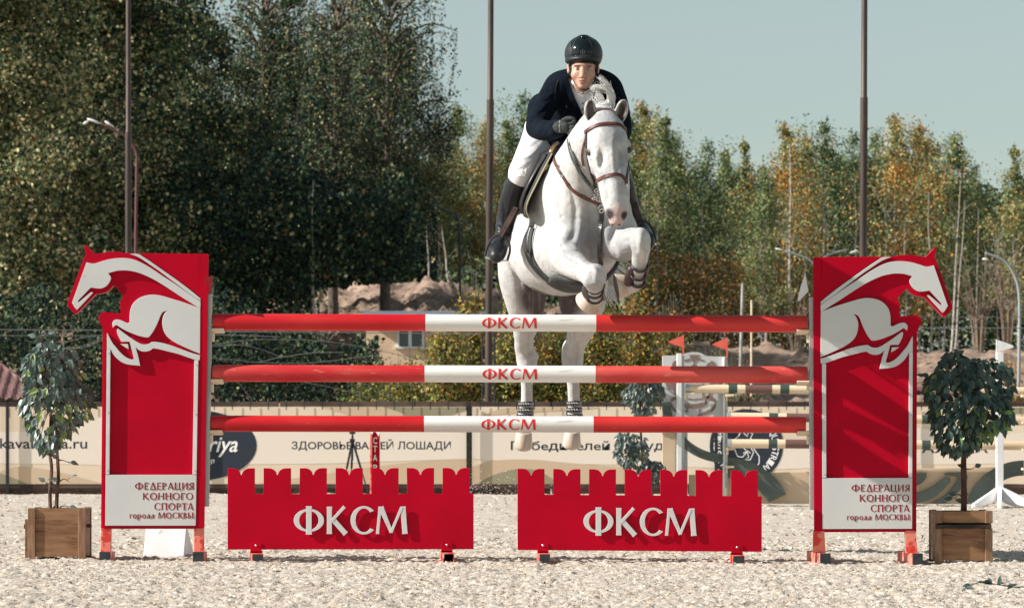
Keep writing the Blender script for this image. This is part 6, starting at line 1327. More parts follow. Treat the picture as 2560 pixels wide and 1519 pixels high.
def tree(seed, ht, wd, clear, nleaf, lsize, pal, p, trunk=.07, bark='birch', droop=.2, limbs=34, shape='birch', warmth=1.15):
    """tree standing at the origin: returns (trunk mesh, crown mesh)"""
    r = np.random.default_rng(seed); mb = MB(); P_ = bent((0, 0, -.3), (r.normal(0, .12)*ht*.06, r.normal(0, .1), ht*.97), 6, r, ht*.006); n = len(P_)
    mb.tube(P_, [trunk*(1-.93*(i/(n-1))**.9) for i in range(n)], 8); C0 = []; SG = []; BR = []
    per = nleaf/limbs
    for i in range(limbs):
        v = (i+.5)/limbs; u = clear+(1-clear)*v**.92; b = P_[min(int(u*(n-1)), n-1)]
        if shape == 'birch': w_ = wd*(.40+.60*math.sin(math.pi*min(1, v*.85+.15))**.8)*(1-.80*(max(0, v-.35)/.65)**1.5)*r.uniform(.4, 1.5)
        else: w_ = wd*(.55+.45*math.sin(math.pi*min(1, v+.12)))*(1-.65*max(0, v-.6)/.4)
        a = i*2.4+r.uniform(-.5, .5); L_ = w_*r.uniform(.5, 1.2); d = Vector((math.cos(a), math.sin(a), (r.uniform(.35, 1.1)+v*1.3) if shape == 'birch' else r.uniform(.2, .9))); e = b+d.normalized()*L_*1.15
        q = curve_pts([b, b.lerp(e, .5)+Vector((0, 0, L_*.05)), e], 4); mb.tube(q, [max(.004, trunk*.28*(1-v*.6))*(1-.8*k/(len(q)-1)) for k in range(len(q))], 5)
        m = int(per*(.25+.9*L_/wd)*r.uniform(.6, 1.5)); qa = np.array([tuple(x) for x in q]); t_ = r.uniform(.22, 1.05, m)**.8*(len(q)-1.001); t_ = np.clip(t_, 0, len(q)-1.001); k0 = t_.astype(int); f = (t_-k0)[:, None]
        C0.append(qa[k0]*(1-f)+qa[k0+1]*f); SG.append(np.full(m, (.05+.13*L_) if shape == 'birch' else .10+.085*L_)); BR.append(np.full(m, r.uniform(.5, 1.5)))  # BR: random leaf brightness per limb, imitating lit and shaded masses
    m = int(per*.8); tt = r.uniform(0, 1, m)**.8; pa = np.array([tuple(x) for x in P_]); k0 = (n-1-tt*(n-1)*.22).astype(int); k0 = np.clip(k0, 0, n-2); ff = r.uniform(0, 1, (m, 1)); C0.append(pa[k0]*(1-ff)+pa[k0+1]*ff); SG.append(.02+.10*tt*wd*.5); BR.append(np.full(m, 1.))
    c = np.concatenate(C0); sg = np.concatenate(SG)[:, None]; br_ = np.concatenate(BR)[:, None]; m = len(c); c = c+r.normal(0, 1, (m, 3))*sg
    gs = .75 if shape == 'round' else 1.5; gn = .6*fbm(c[:, 0]*gs+seed, c[:, 2]*gs+c[:, 1]*.5, 2, seed+7)+.4*fbm(c[:, 1]*gs, c[:, 2]*gs*1.2, 2, seed+9); kp = gn > (.49 if shape == 'round' else .43)
    kp |= r.uniform(0, 1, m) < .18; c = c[kp]; sg = sg[kp]; br_ = br_[kp]; m = len(c)
    if droop: c[:, 2] -= np.abs(r.normal(0, 1, m))*droop*sg[:, 0]*1.5
    cols = pick(r, m, pal, p)*(.7+.4*br_); warm = (fbm(c[:, 0]*1.3+seed, c[:, 2]*.9, 2, seed) > .56)[:, None]; cols = np.where(warm, cols*np.array((warmth, 1.0, 1.75-warmth*.75)), cols); nleaf = m
    return npmesh('trunk', np.array(mb.v), mb.f, [M['brownbark'] if bark == 'brown' else M['birch']], smooth=True), leafmesh('crown', c, np.full(nleaf, lsize), cols, r, .75, droop)
def plant(name, meshes, px, y, label, cat, group, sc_=1.0, rz=0, zoff=0, lean=0):
    x = (px-CX)/S(y); z = float(terr(np.array([x]), np.array([float(y)]))[0]) if y > 28 else 0
    o = empty(name, (x, y, z+zoff), label, cat, group); o.scale = (sc_, sc_, sc_); o.rotation_euler = (0, R(lean), rz)
    for nm, me in zip(('trunk', 'crown'), meshes):
        c = bpy.data.objects.new(nm, me); C.objects.link(c); c.parent = o; ORG[c] = ORG[o]
    return o
BP = [(.19, .26, .11), (.065, .11, .065), (.37, .38, .16), (.46, .29, .10), (.38, .18, .06)]
PR_G = (.46, .24, .26, .03, .01); PR_O = (.18, .18, .24, .24, .16); PR_D = (.34, .58, .06, .01, .01); PR_M = (.34, .26, .26, .10, .04)
protoB = [tree(100+i, 9.0, 1.65+.35*math.sin(i*2.3), .24, 14000, .088, BP, pr_, .055, 'birch', .6, 58, 'birch', (1.05, 1.35, 1.15, 1.0, 1.4, .95)[i]) for i, pr_ in enumerate((PR_G, PR_O, PR_M, PR_D, PR_O, PR_G))]
p4_ = tree(204, 13.0, 2.7, .30, 50000, .11, [(.070, .105, .060), (.024, .044, .036), (.26, .25, .12), (.55, .46, .27), (.22, .13, .06)], (.34, .46, .11, .05, .04), .13, 'brown', .5, 80, 'round', 1.03)
# right hand birch row: (px, py_top, depth, proto, label)
BL = [(1092, 268, 92, 2, 'pale green birch beside the big dark trees, left of the middle steel pole'), (1150, 232, 96, 0, 'birch whose thin top rises just left of the middle steel pole'),
 (1215, 262, 93, 1, 'birch standing right behind the middle steel pole'), (1272, 258, 97, 5, 'birch between the middle steel pole and the rider'), (1322, 196, 100, 3, 'tallest thin dark-topped birch left of the rider'),
 (1375, 250, 94, 2, 'birch hidden behind the rider, only its edge showing'), (1575, 250, 95, 0, 'leafy green birch just right of the rider'), (1618, 222, 98, 1, 'tallest green and orange birch right of the rider'),
 (1660, 244, 93, 5, 'birch whose pale trunk shows right of the raised stirrup'), (1705, 305, 99, 3, 'short dark birch in the dip of the treeline'), (1758, 318, 95, 3, 'dark round-topped birch in the middle of the right treeline'),
 (1812, 345, 97, 0, 'low green birch left of the pale yellow-green one'), (1868, 312, 101, 2, 'grey-topped birch behind the pale yellow-green one'), (1910, 372, 90, 5, 'pale yellow-green birch with a slanting white trunk'),
 (1972, 276, 92, 1, 'orange brown birch with the brightest white trunk'), (2022, 300, 98, 4, 'narrow brown birch right of the brightest white trunk'), (2078, 262, 95, 3, 'dark birch just left of the right steel pole'),
 (2128, 290, 99, 3, 'dark birch split by the right steel pole'), (2180, 300, 96, 3, 'dark green birch just right of the right steel pole'), (2245, 254, 93, 1, 'golden birch with a spiky top right of the right steel pole'),
 (2300, 268, 98, 4, 'rust coloured birch above the right wing ear'), (2352, 330, 100, 3, 'birch with a dark tattered top above the right planter'), (2392, 300, 94, 0, 'broad dark green birch with two slim white trunks'),
 (2436, 380, 97, 3, 'low dark birch beside the gap of sky at the right'), (2545, 330, 92, 2, 'golden green birch at the right edge of the picture'), (2610, 300, 95, 1, 'birch mostly outside the right edge')]
r = np.random.default_rng(44)
for i, (px, pt, y, k_, lb) in enumerate(BL):
    x = (px-CX)/S(y); gz_ = float(terr(np.array([x]), np.array([float(y)]))[0]); ht = CAMH+(HY-pt)/S(y)-gz_
    plant('birch_tree', protoB[k_], px, y, lb, 'birch tree', 'birches in the line behind the arena', ht/9.15, r.uniform(0, 6.28), 0, r.normal(0, 1.0))
# slim bare trunks in front of the wood
def slim(px0, py0, px1, py1, y, rad, label, bark='birch', grp='slim bare birch trunks before the wood'):
    a, b = W(px0, py0, y), W(px1, py1, y); rt = empty('birch_tree', a-Vector((0, 0, .4)), label, 'birch tree', grp); mb = MB()
    P_ = bent(a-Vector((0, 0, .4)), b, 5, r, .03); mb.tube(P_, [rad*(1-.85*i/(len(P_)-1)) for i in range(len(P_))], 8)
    for k_ in range(3 if y > 70 else 0):
        q = P_[int(len(P_)*(.55+.13*k_))]; e = q+Vector((r.choice((-1, 1))*r.uniform(.15, .5), r.normal(0, .15), r.uniform(.25, .6))); mb.tube([q, q.lerp(e, .5)+Vector((0, 0, .03)), e], [.007, .005, .002], 4)
    mb.build('trunk', M['birch'] if bark == 'birch' else M['brownbark'], rt, smooth=True)
for a in ((1907, 862, 1897, 400, 88, .040, 'slanting slim birch trunk under the pale yellow-green crown'), (1975, 886, 1974, 360, 89, .062, 'thick bright white birch trunk left of the right wing'), (2001, 886, 2010, 560, 88, .036, 'slim grey trunk beside the thick white one'),
          (2145, 640, 2140, 440, 90, .030, 'thin pale trunk just left of the right steel pole'), (2268, 905, 2262, 560, 89, .034, 'thin pale trunk seen through the throat of the right wing horse'), (2332, 905, 2322, 480, 89, .040, 'pale straight trunk right of the wing ear'),
          (2355, 903, 2378, 470, 91, .040, 'brownish slim trunk leaning right, above the right potted tree'), (2372, 903, 2402, 440, 88, .044, 'pair of white trunks: the left one, right of the wing nose'), (2380, 903, 2412, 500, 88.4, .036, 'pair of white trunks: the right one, right of the wing nose'),
          (1640, 820, 1648, 420, 90, .040, 'pale trunk right of the raised horse knee'), (1706, 850, 1708, 470, 91, .034, 'greyish trunk between the horse knee and the dark wood'), (1752, 850, 1758, 480, 91, .034, 'dull pale trunk left of the grey concrete post'),
          (1252, 700, 1250, 420, 90, .032, 'thin pale trunk between the middle steel pole and the boot'), (1073, 728, 1066, 560, 89, .036, 'left one of the white trunks over the earth heap'), (1110, 722, 1092, 545, 89.5, .040, 'middle one of the white trunks over the earth heap'), (1126, 724, 1104, 560, 88.5, .040, 'right one of the white trunks over the earth heap'),
          (1600, 800, 1606, 480, 91, .030, 'pale thin trunk just right of the raised stirrup'), (1836, 870, 1830, 500, 91, .030, 'thin pale trunk left of the slanting one'), (1940, 886, 1938, 520, 92, .028, 'thin brownish trunk between slanting and thick white trunks'), (2060, 640, 2056, 420, 90, .030, 'pale trunk glimpsed above the right wing'), (2215, 640, 2210, 430, 91, .034, 'pale trunk glimpsed above the white mane of the right wing'), (2300, 903, 2297, 520, 91, .026, 'thin grey trunk left of the straight pale one'), (2440, 900, 2446, 520, 90, .030, 'thin pale trunk behind the leafless bush'), (2496, 900, 2492, 560, 91, .026, 'thin trunk behind the white pennant'),
          (781, 880, 783, 450, 64.8, .055, 'bright white birch trunk deep inside the dark trees'), (799, 800, 801, 520, 65, .026, 'thin bluish trunk beside the bright white one')): slim(a[0], a[1], a[2], a[3], a[4]+(2.2 if a[0] > 1500 else 0), *a[5:])
# leafless brush clumps at the far right
def brush(px, y, n, h_, sp, label):
    x = (px-CX)/S(y); z = float(terr(np.array([x]), np.array([float(y)]))[0]); rt = empty('bare_bush', (x, y, z), label, 'bush', 'leafless bushes before the wood'); mb = MB()
    for i in range(n):
        a = r.uniform(-1, 1); e = Vector((x+a*sp, y+r.normal(0, .3), z+h_*r.uniform(.6, 1))); q = curve_pts([Vector((x+a*sp*.12, y, z-.1)), Vector((x+a*sp*.35, y, z+h_*.4)), e], 4)
        mb.tube(q, [.022*(1-.85*k_/(len(q)-1)) for k_ in range(len(q))], 5)
        for k_ in range(5): t_ = q[r.integers(3, len(q))]; mb.tube([t_, t_+Vector((r.normal(0, .22), r.normal(0, .1), r.uniform(.2, .5)))], [.008, .002], 4)
    mb.build('stems', M['drybush'], rt, smooth=True)
M['drybush'] = mat('dry_stems', (.34, .26, .19), (.22, .16, .12), 10, .9)
brush(2448, 86, 20, 2.9, .85, 'leafless spreading bush left of the far right street lamp'); brush(2518, 85, 22, 3.2, .8, 'leafless bush with golden leaves around it, by the right edge'); brush(1985, 86, 9, 1.6, .5, 'small leafless bush beside the left edge of the right wing')
# the wood behind: dark mass
def mass(name, pts, n, y0, y1, size, pal, p, seed, label, zmin=None, mul=1, rag=1):
    r_ = np.random.default_rng(seed); pts = np.array(pts, float); xs = r_.uniform(pts[:, 0].min(), pts[:, 0].max(), n); yy = r_.uniform(y0, y1, n)
    tp = np.interp(xs, pts[:, 0], pts[:, 1])+(vnoise(xs*.03, yy*.8, seed)-.5)*60*rag+(vnoise(xs*.012, yy*.1, seed+5)-.5)*90*(rag-1); bt = np.interp(xs, pts[:, 0], pts[:, 2]); v = r_.uniform(0, 1, n)**.9; py = bt+(tp-bt)*v
    s_ = FPX/(DIST+yy); c = np.stack([(xs-CX)/s_, yy, CAMH+(HY-py)/s_], 1); hole = fbm(xs*.012, py*.012+yy*.3, 3, seed+1) > .36; c = c[hole]; m = len(c)
    o = link(name, leafmesh(name, c, np.full(m, size), pick(r_, m, pal, p)*mul, r_, .8)); tag(o, label, 'wood', kind='stuff'); return o
mass('far_wood', [(1020, 420, 800), (1200, 420, 800), (1400, 430, 820), (1600, 400, 860), (1760, 470, 880), (1900, 450, 890), (2100, 400, 900), (2300, 410, 905), (2450, 480, 905), (2700, 430, 905)], 90000, 104, 118, .17, BP, PR_D, 71, 'dark mass of the wood behind the birches', mul=.75)
# undergrowth of orange and brown leaves among the trunks
mass('undergrowth', [(1560, 600, 880), (1700, 640, 880), (1850, 640, 890), (2000, 640, 890), (2090, 700, 890)], 15000, 89, 94, .075, [(.26, .12, .04), (.22, .15, .05), (.16, .10, .05), (.10, .10, .04), (.3, .16, .07)], (.25, .25, .25, .15, .1), 72, 'orange and brown undergrowth among the birch trunks')
# ---------------------------------------------------------------- big trees on the left
LP = [(.075, .125, .065), (.022, .046, .038), (.22, .27, .12), (.62, .55, .31), (.24, .15, .06)]  # near-black leaves paint in crown shade, pale gold ones sun highlights
p1_ = tree(201, 15.0, 3.5, .06, 165000, .115, LP, (.24, .15, .28, .30, .03), .16, 'brown', .25, 105, 'round', 1.03)  # extra pale gold leaves paint the sunlit look into this crown
p2_ = tree(202, 15.0, 3.1, .06, 150000, .115, LP, (.33, .38, .16, .10, .03), .17, 'brown', .25, 100, 'round', 1.03)
p3_ = tree(203, 13.0, 2.7, .06, 100000, .11, LP, (.34, .46, .11, .05, .04), .13, 'brown', .5, 90, 'round', 1.03)
GL = 'big trees on the left of the arena'
plant('broadleaf_tree', p1_, -150, 62, 'sunlit yellow green tree at the left edge', 'tree', GL, .86, .4)
plant('broadleaf_tree', p1_, 95, 66, 'tall sunlit tree with golden leaves left of the left steel pole', 'tree', GL, .92, 2.4)
plant('broadleaf_tree', p2_, 330, 70, 'tall dark tree behind the left steel pole', 'tree', GL, .95, 1.1)
plant('broadleaf_tree', p2_, 515, 74, 'tall dark tree right of the left steel pole', 'tree', GL, .60, 3.7)
plant('broadleaf_tree', p3_, 720, 80, 'dark tree in the middle of the big trees', 'tree', GL, .70, 5.0)
plant('broadleaf_tree', p4_, 1000, 90, 'dark tree whose low crown ends beside the pale birches', 'tree', GL, .66, 2.0)
plant('broadleaf_tree', p4_, 880, 90, 'dark tree below the weeping birch', 'tree', GL, .78, .6)
# weeping birch: strings of leaves hang from arching limbs
def weeping(px, y, py_top, label):
    r = np.random.default_rng(303); x = (px-CX)/S(y); z = float(terr(np.array([x]), np.array([float(y)]))[0]); base = Vector((x, y, z)); rt = empty('weeping_birch', base, label, 'birch tree', GL)
    mb = MB(); topz = CAMH+(HY-py_top)/S(y); P_ = bent(base-Vector((0, 0, .3)), Vector((x+.2, y, topz)), 6, r, .08); n = len(P_); mb.tube(P_, [.16*(1-.9*i/(n-1)) for i in range(n)], 9); c = []; cl = []
    for i in range(56):
        b = P_[int((.35+.62*i/56)*(n-1))]; a = i*2.4; L_ = r.uniform(.9, 2.3)*(1-.25*(i/56)); e = b+Vector((math.cos(a)*L_, math.sin(a)*L_*.8, r.uniform(.2, 1.2))); mid = b.lerp(e, .55)+Vector((0, 0, .35)); q = curve_pts([b, mid, e], 5)
        mb.tube(q, [.045*(1-.85*k_/(len(q)-1)) for k_ in range(len(q))], 6)
        for j in range(13):
            s0 = q[r.integers(3, len(q))]+Vector((r.normal(0, .12), r.normal(0, .12), 0)); L2 = r.uniform(.5, 1.9); m = int(L2*20); sw = r.normal(0, .06, 2); t_ = np.linspace(0, 1, m)
            line = np.stack([s0.x+sw[0]*t_*2, s0.y+sw[1]*t_*2, s0.z-L2*t_], 1)+r.normal(0, .035, (m, 3)); c.append(line); cl.append(pick(r, m, LP, (.34, .42, .14, .06, .04))*r.uniform(.7, 1.2))
            if j % 4 == 0: mb.tube([s0, s0-Vector((-sw[0], 0, L2*.7))], [.005, .002], 3)
    mb.build('trunk', M['brownbark'], rt, smooth=True); c = np.concatenate(c)-np.array(base); cl = np.concatenate(cl); link('crown', leafmesh('crown', c, np.full(len(c), .070), cl, r, .75, 1.2), rt)
weeping(965, 74, -90, 'weeping birch with hanging strings of leaves against the sky, right end of the big trees'); weeping(835, 77, -20, 'weeping birch between the two other weeping birches'); weeping(655, 79, -60, 'weeping birch letting the sky through in the middle of the big trees')
mass('dark_thicket', [(-200, -80, 900), (330, -60, 900), (440, 80, 900), (500, 270, 900), (700, 330, 900), (900, 340, 880), (1020, 400, 820), (1090, 540, 800)], 150000, 89, 99, .17, LP, (.30, .60, .06, .02, .02), 73, 'dark thicket below the big trees on the left', mul=.7)
mass('dark_thicket', [(430, 430, 1000), (760, 440, 1000), (785, 450, 720), (1000, 480, 705), (1050, 540, 690)], 42000, 64, 71, .115, LP, (.30, .60, .06, .02, .02), 75, 'dark foliage hanging low below the big trees', mul=.9, rag=3)
mass('dark_thicket', [(-200, 760, 1010), (200, 750, 1010), (560, 770, 1010), (760, 840, 1010), (960, 880, 1010)], 30000, 36, 42, .075, LP, (.36, .54, .07, .02, .01), 74, 'low dark thicket behind the left part of the fence', mul=.62, rag=2.2)
# hedge bushes
def bush(px, y, py_top, halfw_px, n, size, pal, p, seed, label, grp='autumn bushes along the fence', py_bot=1015):
    r_ = np.random.default_rng(seed); s_ = S(y); x = (px-CX)/s_; top = (CAMH+(HY-py_top)/s_)*1.12; hw = halfw_px/s_; rt = empty('autumn_bush', (x, y, 0), label, 'bush', grp); mb = MB(); c = []
    z0 = CAMH+(HY-py_bot)/s_
    for i in range(34):
        a = r_.uniform(0, 6.28); rr_ = hw*r_.uniform(.05, 1)**.8; hh = top*(1-.40*(rr_/hw)**2)*r_.uniform(.55, 1.04)**.6; e = Vector((x+math.cos(a)*rr_, y+math.sin(a)*rr_*.8, hh)); q = curve_pts([Vector((x+math.cos(a)*rr_*.2, y, .0)), Vector((x+math.cos(a)*rr_*.6, y+math.sin(a)*rr_*.5, hh*.5)), e], 3)
        mb.tube(q, [.016*(1-.85*k_/(len(q)-1)) for k_ in range(len(q))], 4); m = int(n*2.2)//34; t_ = r_.uniform(.12, 1, m)**.8; idx = (t_*(len(q)-1)).astype(int); c.append(np.array([tuple(q[k_]) for k_ in idx])+r_.normal(0, hw*.13+.05, (m, 3)))
    c = np.concatenate(c); mb.build('stems', M['brownbark'], rt); link('leaves', leafmesh('leaves', c-np.array((x, y, 0)), np.full(len(c), size), pick(r_, len(c), pal, p), r_, .6), rt)
AP = [(.27, .27, .07), (.14, .18, .06), (.42, .30, .08), (.42, .19, .055), (.07, .095, .04)]; AQ = (.30, .24, .20, .12, .14)
for a in ((1125, 33, 770, 85, 4200, .062, AP, AQ, 401, 'bush with yellow and green leaves, left of the middle steel pole'), (1175, 34, 690, 60, 3600, .062, AP, (.22, .18, .26, .24, .10), 402, 'tallest bush of orange and yellow leaves, just left of the boot'),
          (1290, 33, 700, 80, 4600, .062, AP, AQ, 403, 'yellow green bush behind the left hind leg of the horse'), (1390, 34, 760, 80, 3800, .062, AP, AQ, 404, 'bush seen between the hind legs of the horse'),
          (1500, 33, 720, 85, 4600, .062, AP, (.30, .28, .18, .10, .14), 405, 'yellow and green bush right of the hooves of the horse'), (1590, 34, 690, 80, 4600, .062, AP, (.20, .20, .25, .25, .10), 406, 'orange brown bush above the left coral flag'),
          (1670, 37, 760, 75, 3600, .060, AP, (.16, .26, .24, .20, .14), 407, 'brown and green bush behind the coral flags'), (1110, 31.5, 812, 48, 2600, .058, AP, AQ, 414, 'yellow green bush hiding the right part of the small house'), (1020, 32, 872, 80, 4200, .055, AP, (.30, .44, .14, .04, .08), 408, 'low green bush in front of the small house'), (930, 33, 878, 75, 3400, .055, AP, (.20, .46, .08, .02, .24), 409, 'low dark green bush left of the small house'),
          (1790, 40, 850, 50, 1500, .05, AP, (.2, .3, .2, .2, .1), 410, 'sparse low bush by the grey concrete post'), (1470, 36, 800, 90, 3400, .06, AP, (.16, .34, .12, .08, .30), 411, 'dark green bush low behind the fence, right of the horse')): bush(*a)
bush(1855, 48, 868, 60, 1300, .06, [(.10, .12, .06), (.2, .15, .08), (.3, .2, .1)], (.5, .3, .2), 412, 'small grey green bush at the foot of the soil bank')
bush(2520, 70, 880, 60, 1600, .07, AP, (.2, .1, .4, .25, .05), 413, 'bush with golden leaves behind the white pennant', py_bot=930)
# ---------------------------------------------------------------- poles, lamps, posts, wires, buildings
M['steelpole'] = mat('brown_steel_pole', srgb(84, 70, 62), srgb(60, 50, 46), 14, .5, .1, 60, stretch=(1, 1, .1), metal=.2); M['dimgrey'] = mat('dim_grey_pole', srgb(60, 74, 80), rough=.6); M['lampgrey'] = mat('lamp_grey', srgb(150, 158, 158), rough=.5); M['lampglass'] = mat('lamp_glass', (.8, .82, .8), rough=.3); M['pinkpole'] = mat('reddish_pole', srgb(98, 60, 64), rough=.6); M['concrete'] = mat('concrete_post', srgb(170, 170, 164), srgb(140, 140, 134), 6, .9)
for (x0, x1, y, wpx, yj, lb) in ((321, 321, 26.2, 16, 330, 'tall brown steel pole rising behind the left wing'), (1228, 1219, 26.0, 18, 250, 'tall brown steel pole left of the rider'), (2162, 2154, 26.2, 19, 245, 'tall brown steel pole rising behind the right wing')):
    a = W(x1, 1100, y); a.z = -.05; b = W(x0, -160, y); rd = wpx/2/S(y); rt = empty('steel_pole', a, lb, 'pole', 'tall brown steel poles along the back of the arena'); j = W(x0+(x1-x0)*yj/1100, yj, y)
    mb = MB(); mb.tube([a, j], rd, 14); mb.build('lower_tube', M['steelpole'], rt, smooth='auto'); mb = MB(); mb.tube([j, j+(b-j).normalized()*.02, b], [rd, rd*.80, rd*.78], 14); mb.build('upper_tube', M['steelpole'], rt, smooth='auto')
for x in (1206, 1236):
    a = W(x, 1100, 26.6); b = W(x, 838, 26.6); a.z = -.05; mb = MB(); mb.tube([a, b], .011, 8); tag(mb.build('stake', M['blackm']), 'thin dark stake just %s of the middle steel pole' % ('left' if x < 1220 else 'right'), 'stake', 'thin stakes beside the middle steel pole')
def lamp(px, y, base_py, pts, heads, mt, label, rad=.034):
    a = W(px, base_py, y); rt = empty('street_lamp', a, label, 'street lamp', 'street lamps beyond the arena'); mb = MB(); q = curve_pts([W(u, v, y) for u, v in pts], 5); mb.tube(q, [rad*(1-.35*i/(len(q)-1)) for i in range(len(q))], 8); mb.build('pole', mt, rt, smooth=True)
    for (x0, y0, x1, y1) in heads:
        mb = MB(); e, f = W(x0, y0, y), W(x1, y1, y); mb.tube([e, e.lerp(f, .3), e.lerp(f, .8), f], [.02, .05, .055, .02], 10, squash=(1, .45)); mb.build('lamp_head', M['lampglass'], rt, smooth=True)
lamp(338, 50, 760, [(338, 760), (340, 560), (342, 420), (340, 380), (318, 345), (285, 326), (250, 308)], [(252, 309, 218, 297), (285, 318, 262, 303), (222, 302, 208, 311)], M['pinkpole'], 'reddish street lamp with a bent arm among the left trees', .032)
lamp(2042, 72, 760, [(2046, 900), (2044, 700), (2038, 665), (2020, 648), (1990, 636), (1962, 628)], [(1962, 627, 1938, 621)], M['lampgrey'], 'street lamp whose left-pointing arm shows before the right wing')
lamp(2052, 76, 760, [(2050, 900), (2050, 690), (2056, 650), (2080, 634), (2120, 623)], [(2124, 632, 2146, 626)], M['lampgrey'], 'street lamp whose right-pointing arm shows above the right wing')
lamp(2548, 55, 975, [(2546, 990), (2549, 800), (2546, 720), (2530, 676), (2510, 652), (2480, 638), (2462, 632)], [(2472, 649, 2456, 647)], M['lampgrey'], 'grey curved street lamp at the right edge', .035)
lamp(1140, 70, 760, [(1150, 780), (1148, 560), (1120, 530), (1090, 516), (1064, 506)], [], M['dimgrey'], 'thin grey lamp arm slanting before the dark trees', .03); lamp(735, 75, 760, [(742, 780), (742, 520), (738, 480)], [(736, 472, 718, 468)], M['blackm'], 'small lamp head shining white among the dark trees', .03)
for (x0, x1, yt, yb, w_, y, mt, lb) in ((1857, 1849, 708, 990, 8, 40, M['concrete'], 'grey concrete post right of the coral flags'), (1879, 1878, 750, 990, 5, 44, M['cream'], 'thin cream post beside the grey concrete post'), (976, 976, 905, 1005, 2, 30, M['blackm'], 'short dark rod behind the fence')):
    mb = MB(); mb.tube([W(x1, yb, y), W(x0, yt, y)], w_/2/S(y), 8); tag(mb.build('fence_post', mt), lb, 'post')
M['wire'] = mat('grey_wire', srgb(110, 108, 108), rough=.6)
def wire(pts, y, w_, label, grp, nm='overhead_wire', cat='wire'):
    mb = MB(); mb.tube(curve_pts([W(a, b, y) for a, b in pts], 6), w_/2/S(y), 5); tag(mb.build(nm, M['wire']), label, cat, grp)
GW = 'wires strung behind the fence'
wire([(-400, 822), (200, 825), (600, 829), (1000, 832), (1200, 836)], 29, 2.2, 'upper straight wire running left of the horse', GW); wire([(-400, 836), (150, 839), (500, 836), (700, 842)], 29.5, 1.5, 'lower straight wire left of the horse', GW)
wire([(2250, 819), (2400, 820), (2560, 820), (2900, 822)], 29, 2.6, 'thick dark wire at the right before the trunks', GW); wire([(2280, 792), (2400, 793), (2560, 792), (2900, 794)], 40, 1.6, 'thin double wire higher up at the right', GW)
GA = 'bare arching stems behind the fence'
for i, pts in enumerate(([(530, 862), (600, 852), (680, 848), (800, 852), (900, 866), (1060, 900)], [(530, 866), (600, 862), (650, 872), (702, 892)], [(528, 895), (580, 898), (640, 905), (700, 893), (780, 882), (860, 880)], [(640, 905), (720, 908), (800, 905), (900, 892), (950, 888)],
                         [(760, 955), (860, 975), (940, 998), (975, 1004)], [(900, 955), (950, 975), (1000, 1000)], [(150, 860), (200, 845), (255, 838)], [(180, 872), (220, 860), (262, 842)], [(60, 850), (130, 868), (200, 870), (256, 850)], [(1500, 842), (1560, 850), (1620, 872)], [(1630, 880), (1700, 860), (1760, 862)], [(595, 955), (620, 985), (632, 1002)], [(2300, 872), (2380, 880), (2440, 866), (2470, 870)])):
    wire(pts, 30+.2*i, 1.5, ['longest arching stem curving down to the right', 'short stem bending sharply down near the left wing', 'low stem that rises again to the right', 'stem just above the middle red pole', 'stem leaning down towards the fence rail', 'second stem leaning on the fence rail', 'stem rising to the left wing', 'lower stem rising to the left wing', 'sagging stem above the left potted tree', 'thin stem right of the hind hooves', 'stem beside the coral flags', 'short upright stem by the fence', 'stem over the right potted tree'][i], GA, 'arching_stem', 'stem')
# small house
yh = 46; Hh = lambda x, y, d=0: W(x, y, yh+d); rt = empty('small_house', (Hh(1080, 0).x, yh, 0), 'small cream house with a white window, half hidden by the bushes', 'house')
M['siding'] = mat('cream_siding', srgb(232, 204, 172), srgb(220, 190, 158), 3, .8, .3, 30, stretch=(1, 1, 6)); M['winwhite'] = mat('window_white', srgb(226, 232, 234), rough=.5); M['winglass'] = mat('window_glass', (.05, .07, .09), rough=.08, spec=.7); M['tinroof'] = mat('tin_roof', srgb(112, 120, 128), srgb(88, 96, 104), 3, .6)
mb = MB(); a, b = Hh(915, 1000), Hh(1200, 800); mb.box((a.x, yh, -.1), (b.x, yh+3, b.z)); mb.build('wall', M['siding'], rt)
mb = MB(); a, b = Hh(900, 800), Hh(1215, 786); mb.add([(a.x, yh-.3, a.z), (b.x, yh-.3, a.z), (b.x, yh+1.6, b.z+.12), (a.x, yh+1.6, b.z+.12), (b.x, yh+3.3, a.z), (a.x, yh+3.3, a.z), (a.x, yh-.3, a.z-.06), (b.x, yh-.3, a.z-.06)], [(0, 1, 2, 3), (3, 2, 4, 5), (6, 7, 1, 0)]); mb.build('roof', M['tinroof'], rt)
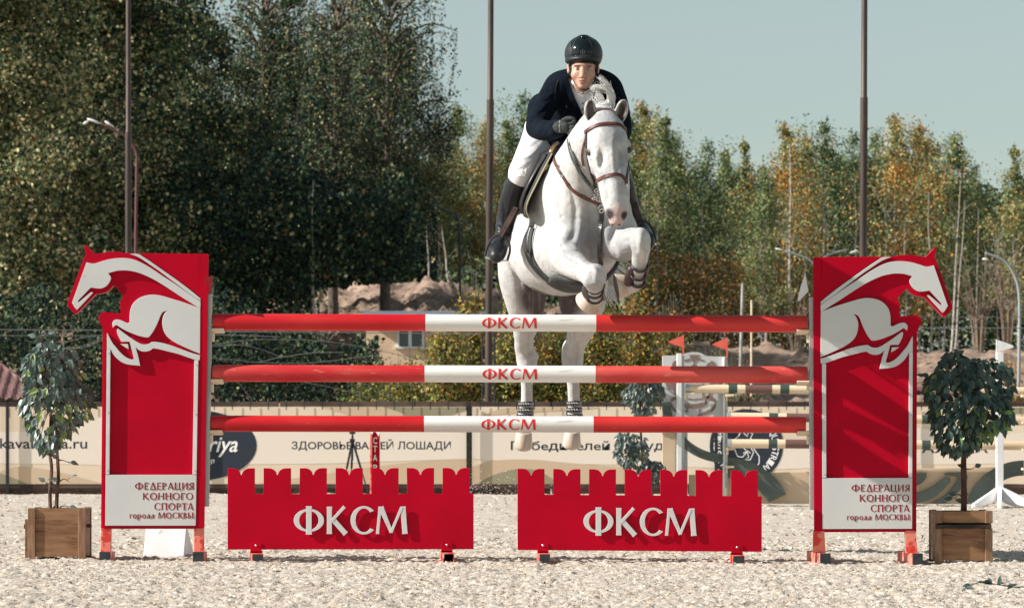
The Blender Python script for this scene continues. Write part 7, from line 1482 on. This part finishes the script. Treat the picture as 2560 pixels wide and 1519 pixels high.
for (x0, x1, yt, yb) in ((993, 1060, 806, 866), (1130, 1160, 806, 870)):
    mb = MB(); a, b = Hh(x0, yb), Hh(x1, yt); t_ = .035
    mb.box((a.x, yh-.03, a.z), (a.x+t_, yh-.001, b.z)); mb.box((b.x-t_, yh-.03, a.z), (b.x, yh-.001, b.z)); mb.box((a.x+t_, yh-.03, b.z-t_), (b.x-t_, yh-.001, b.z)); mb.box((a.x-.05, yh-.06, a.z-t_), (b.x+.05, yh-.001, a.z)); m_ = (a.x+b.x)/2-.01; mb.box((m_-.03, yh-.03, a.z), (m_+.03, yh-.001, b.z-t_)); wn = mb.build('window', M['winwhite'], rt)
    mb = MB(); mb.box((a.x+t_, yh-.012, a.z), (b.x-t_, yh-.0015, b.z-t_)); mb.build('pane', M['winglass'], wn)
# tiled roof at the left edge
M['tile'] = mat('brown_roof_tiles', srgb(122, 88, 82), srgb(96, 68, 66), 2, .45); yr = 31.5; rt = empty('tiled_pavilion', (W(-60, 0, yr).x, yr, 0), 'low pavilion with a brown tiled roof at the left edge', 'pavilion')
mb = MB(); A = W(-60, 868, yr+1.6); Bq = W(118, 996, yr-.2); nxx, nyy = 60, 40; vs = []; fs = []
for j in range(nyy+1):
    v = j/nyy; z = A.z+(Bq.z-A.z)*v; y = A.y+(Bq.y-A.y)*v; xr_ = A.x+(Bq.x-A.x)*v; xl_ = A.x-(Bq.x-A.x)*v
    for i in range(nxx+1):
        x = xl_+(xr_-xl_)*i/nxx; st = (v*9) % 1; vs.append((x, y-.02*(1-st), z+.022*math.sin(x*42)+.035*st))
fs = [(j*(nxx+1)+i, j*(nxx+1)+i+1, (j+1)*(nxx+1)+i+1, (j+1)*(nxx+1)+i) for j in range(nyy) for i in range(nxx)]; mb.add(vs, fs)
mb.add([tuple(A), tuple(W(118, 996, yr+3.4)), tuple(Bq)], [(0, 1, 2)]); mb.build('roof', M['tile'], rt, smooth=False, fix=False)
mb = MB(); mb.tube([A, Bq], .035, 8); mb.build('ridge_cap', M['tile'], rt, smooth=True); mb = MB(); mb.box((W(-240, 0, yr).x, yr+.2, -.1), (W(98, 0, yr).x, yr+3, Bq.z-.02)); mb.build('wall', M['darkwood'], rt)
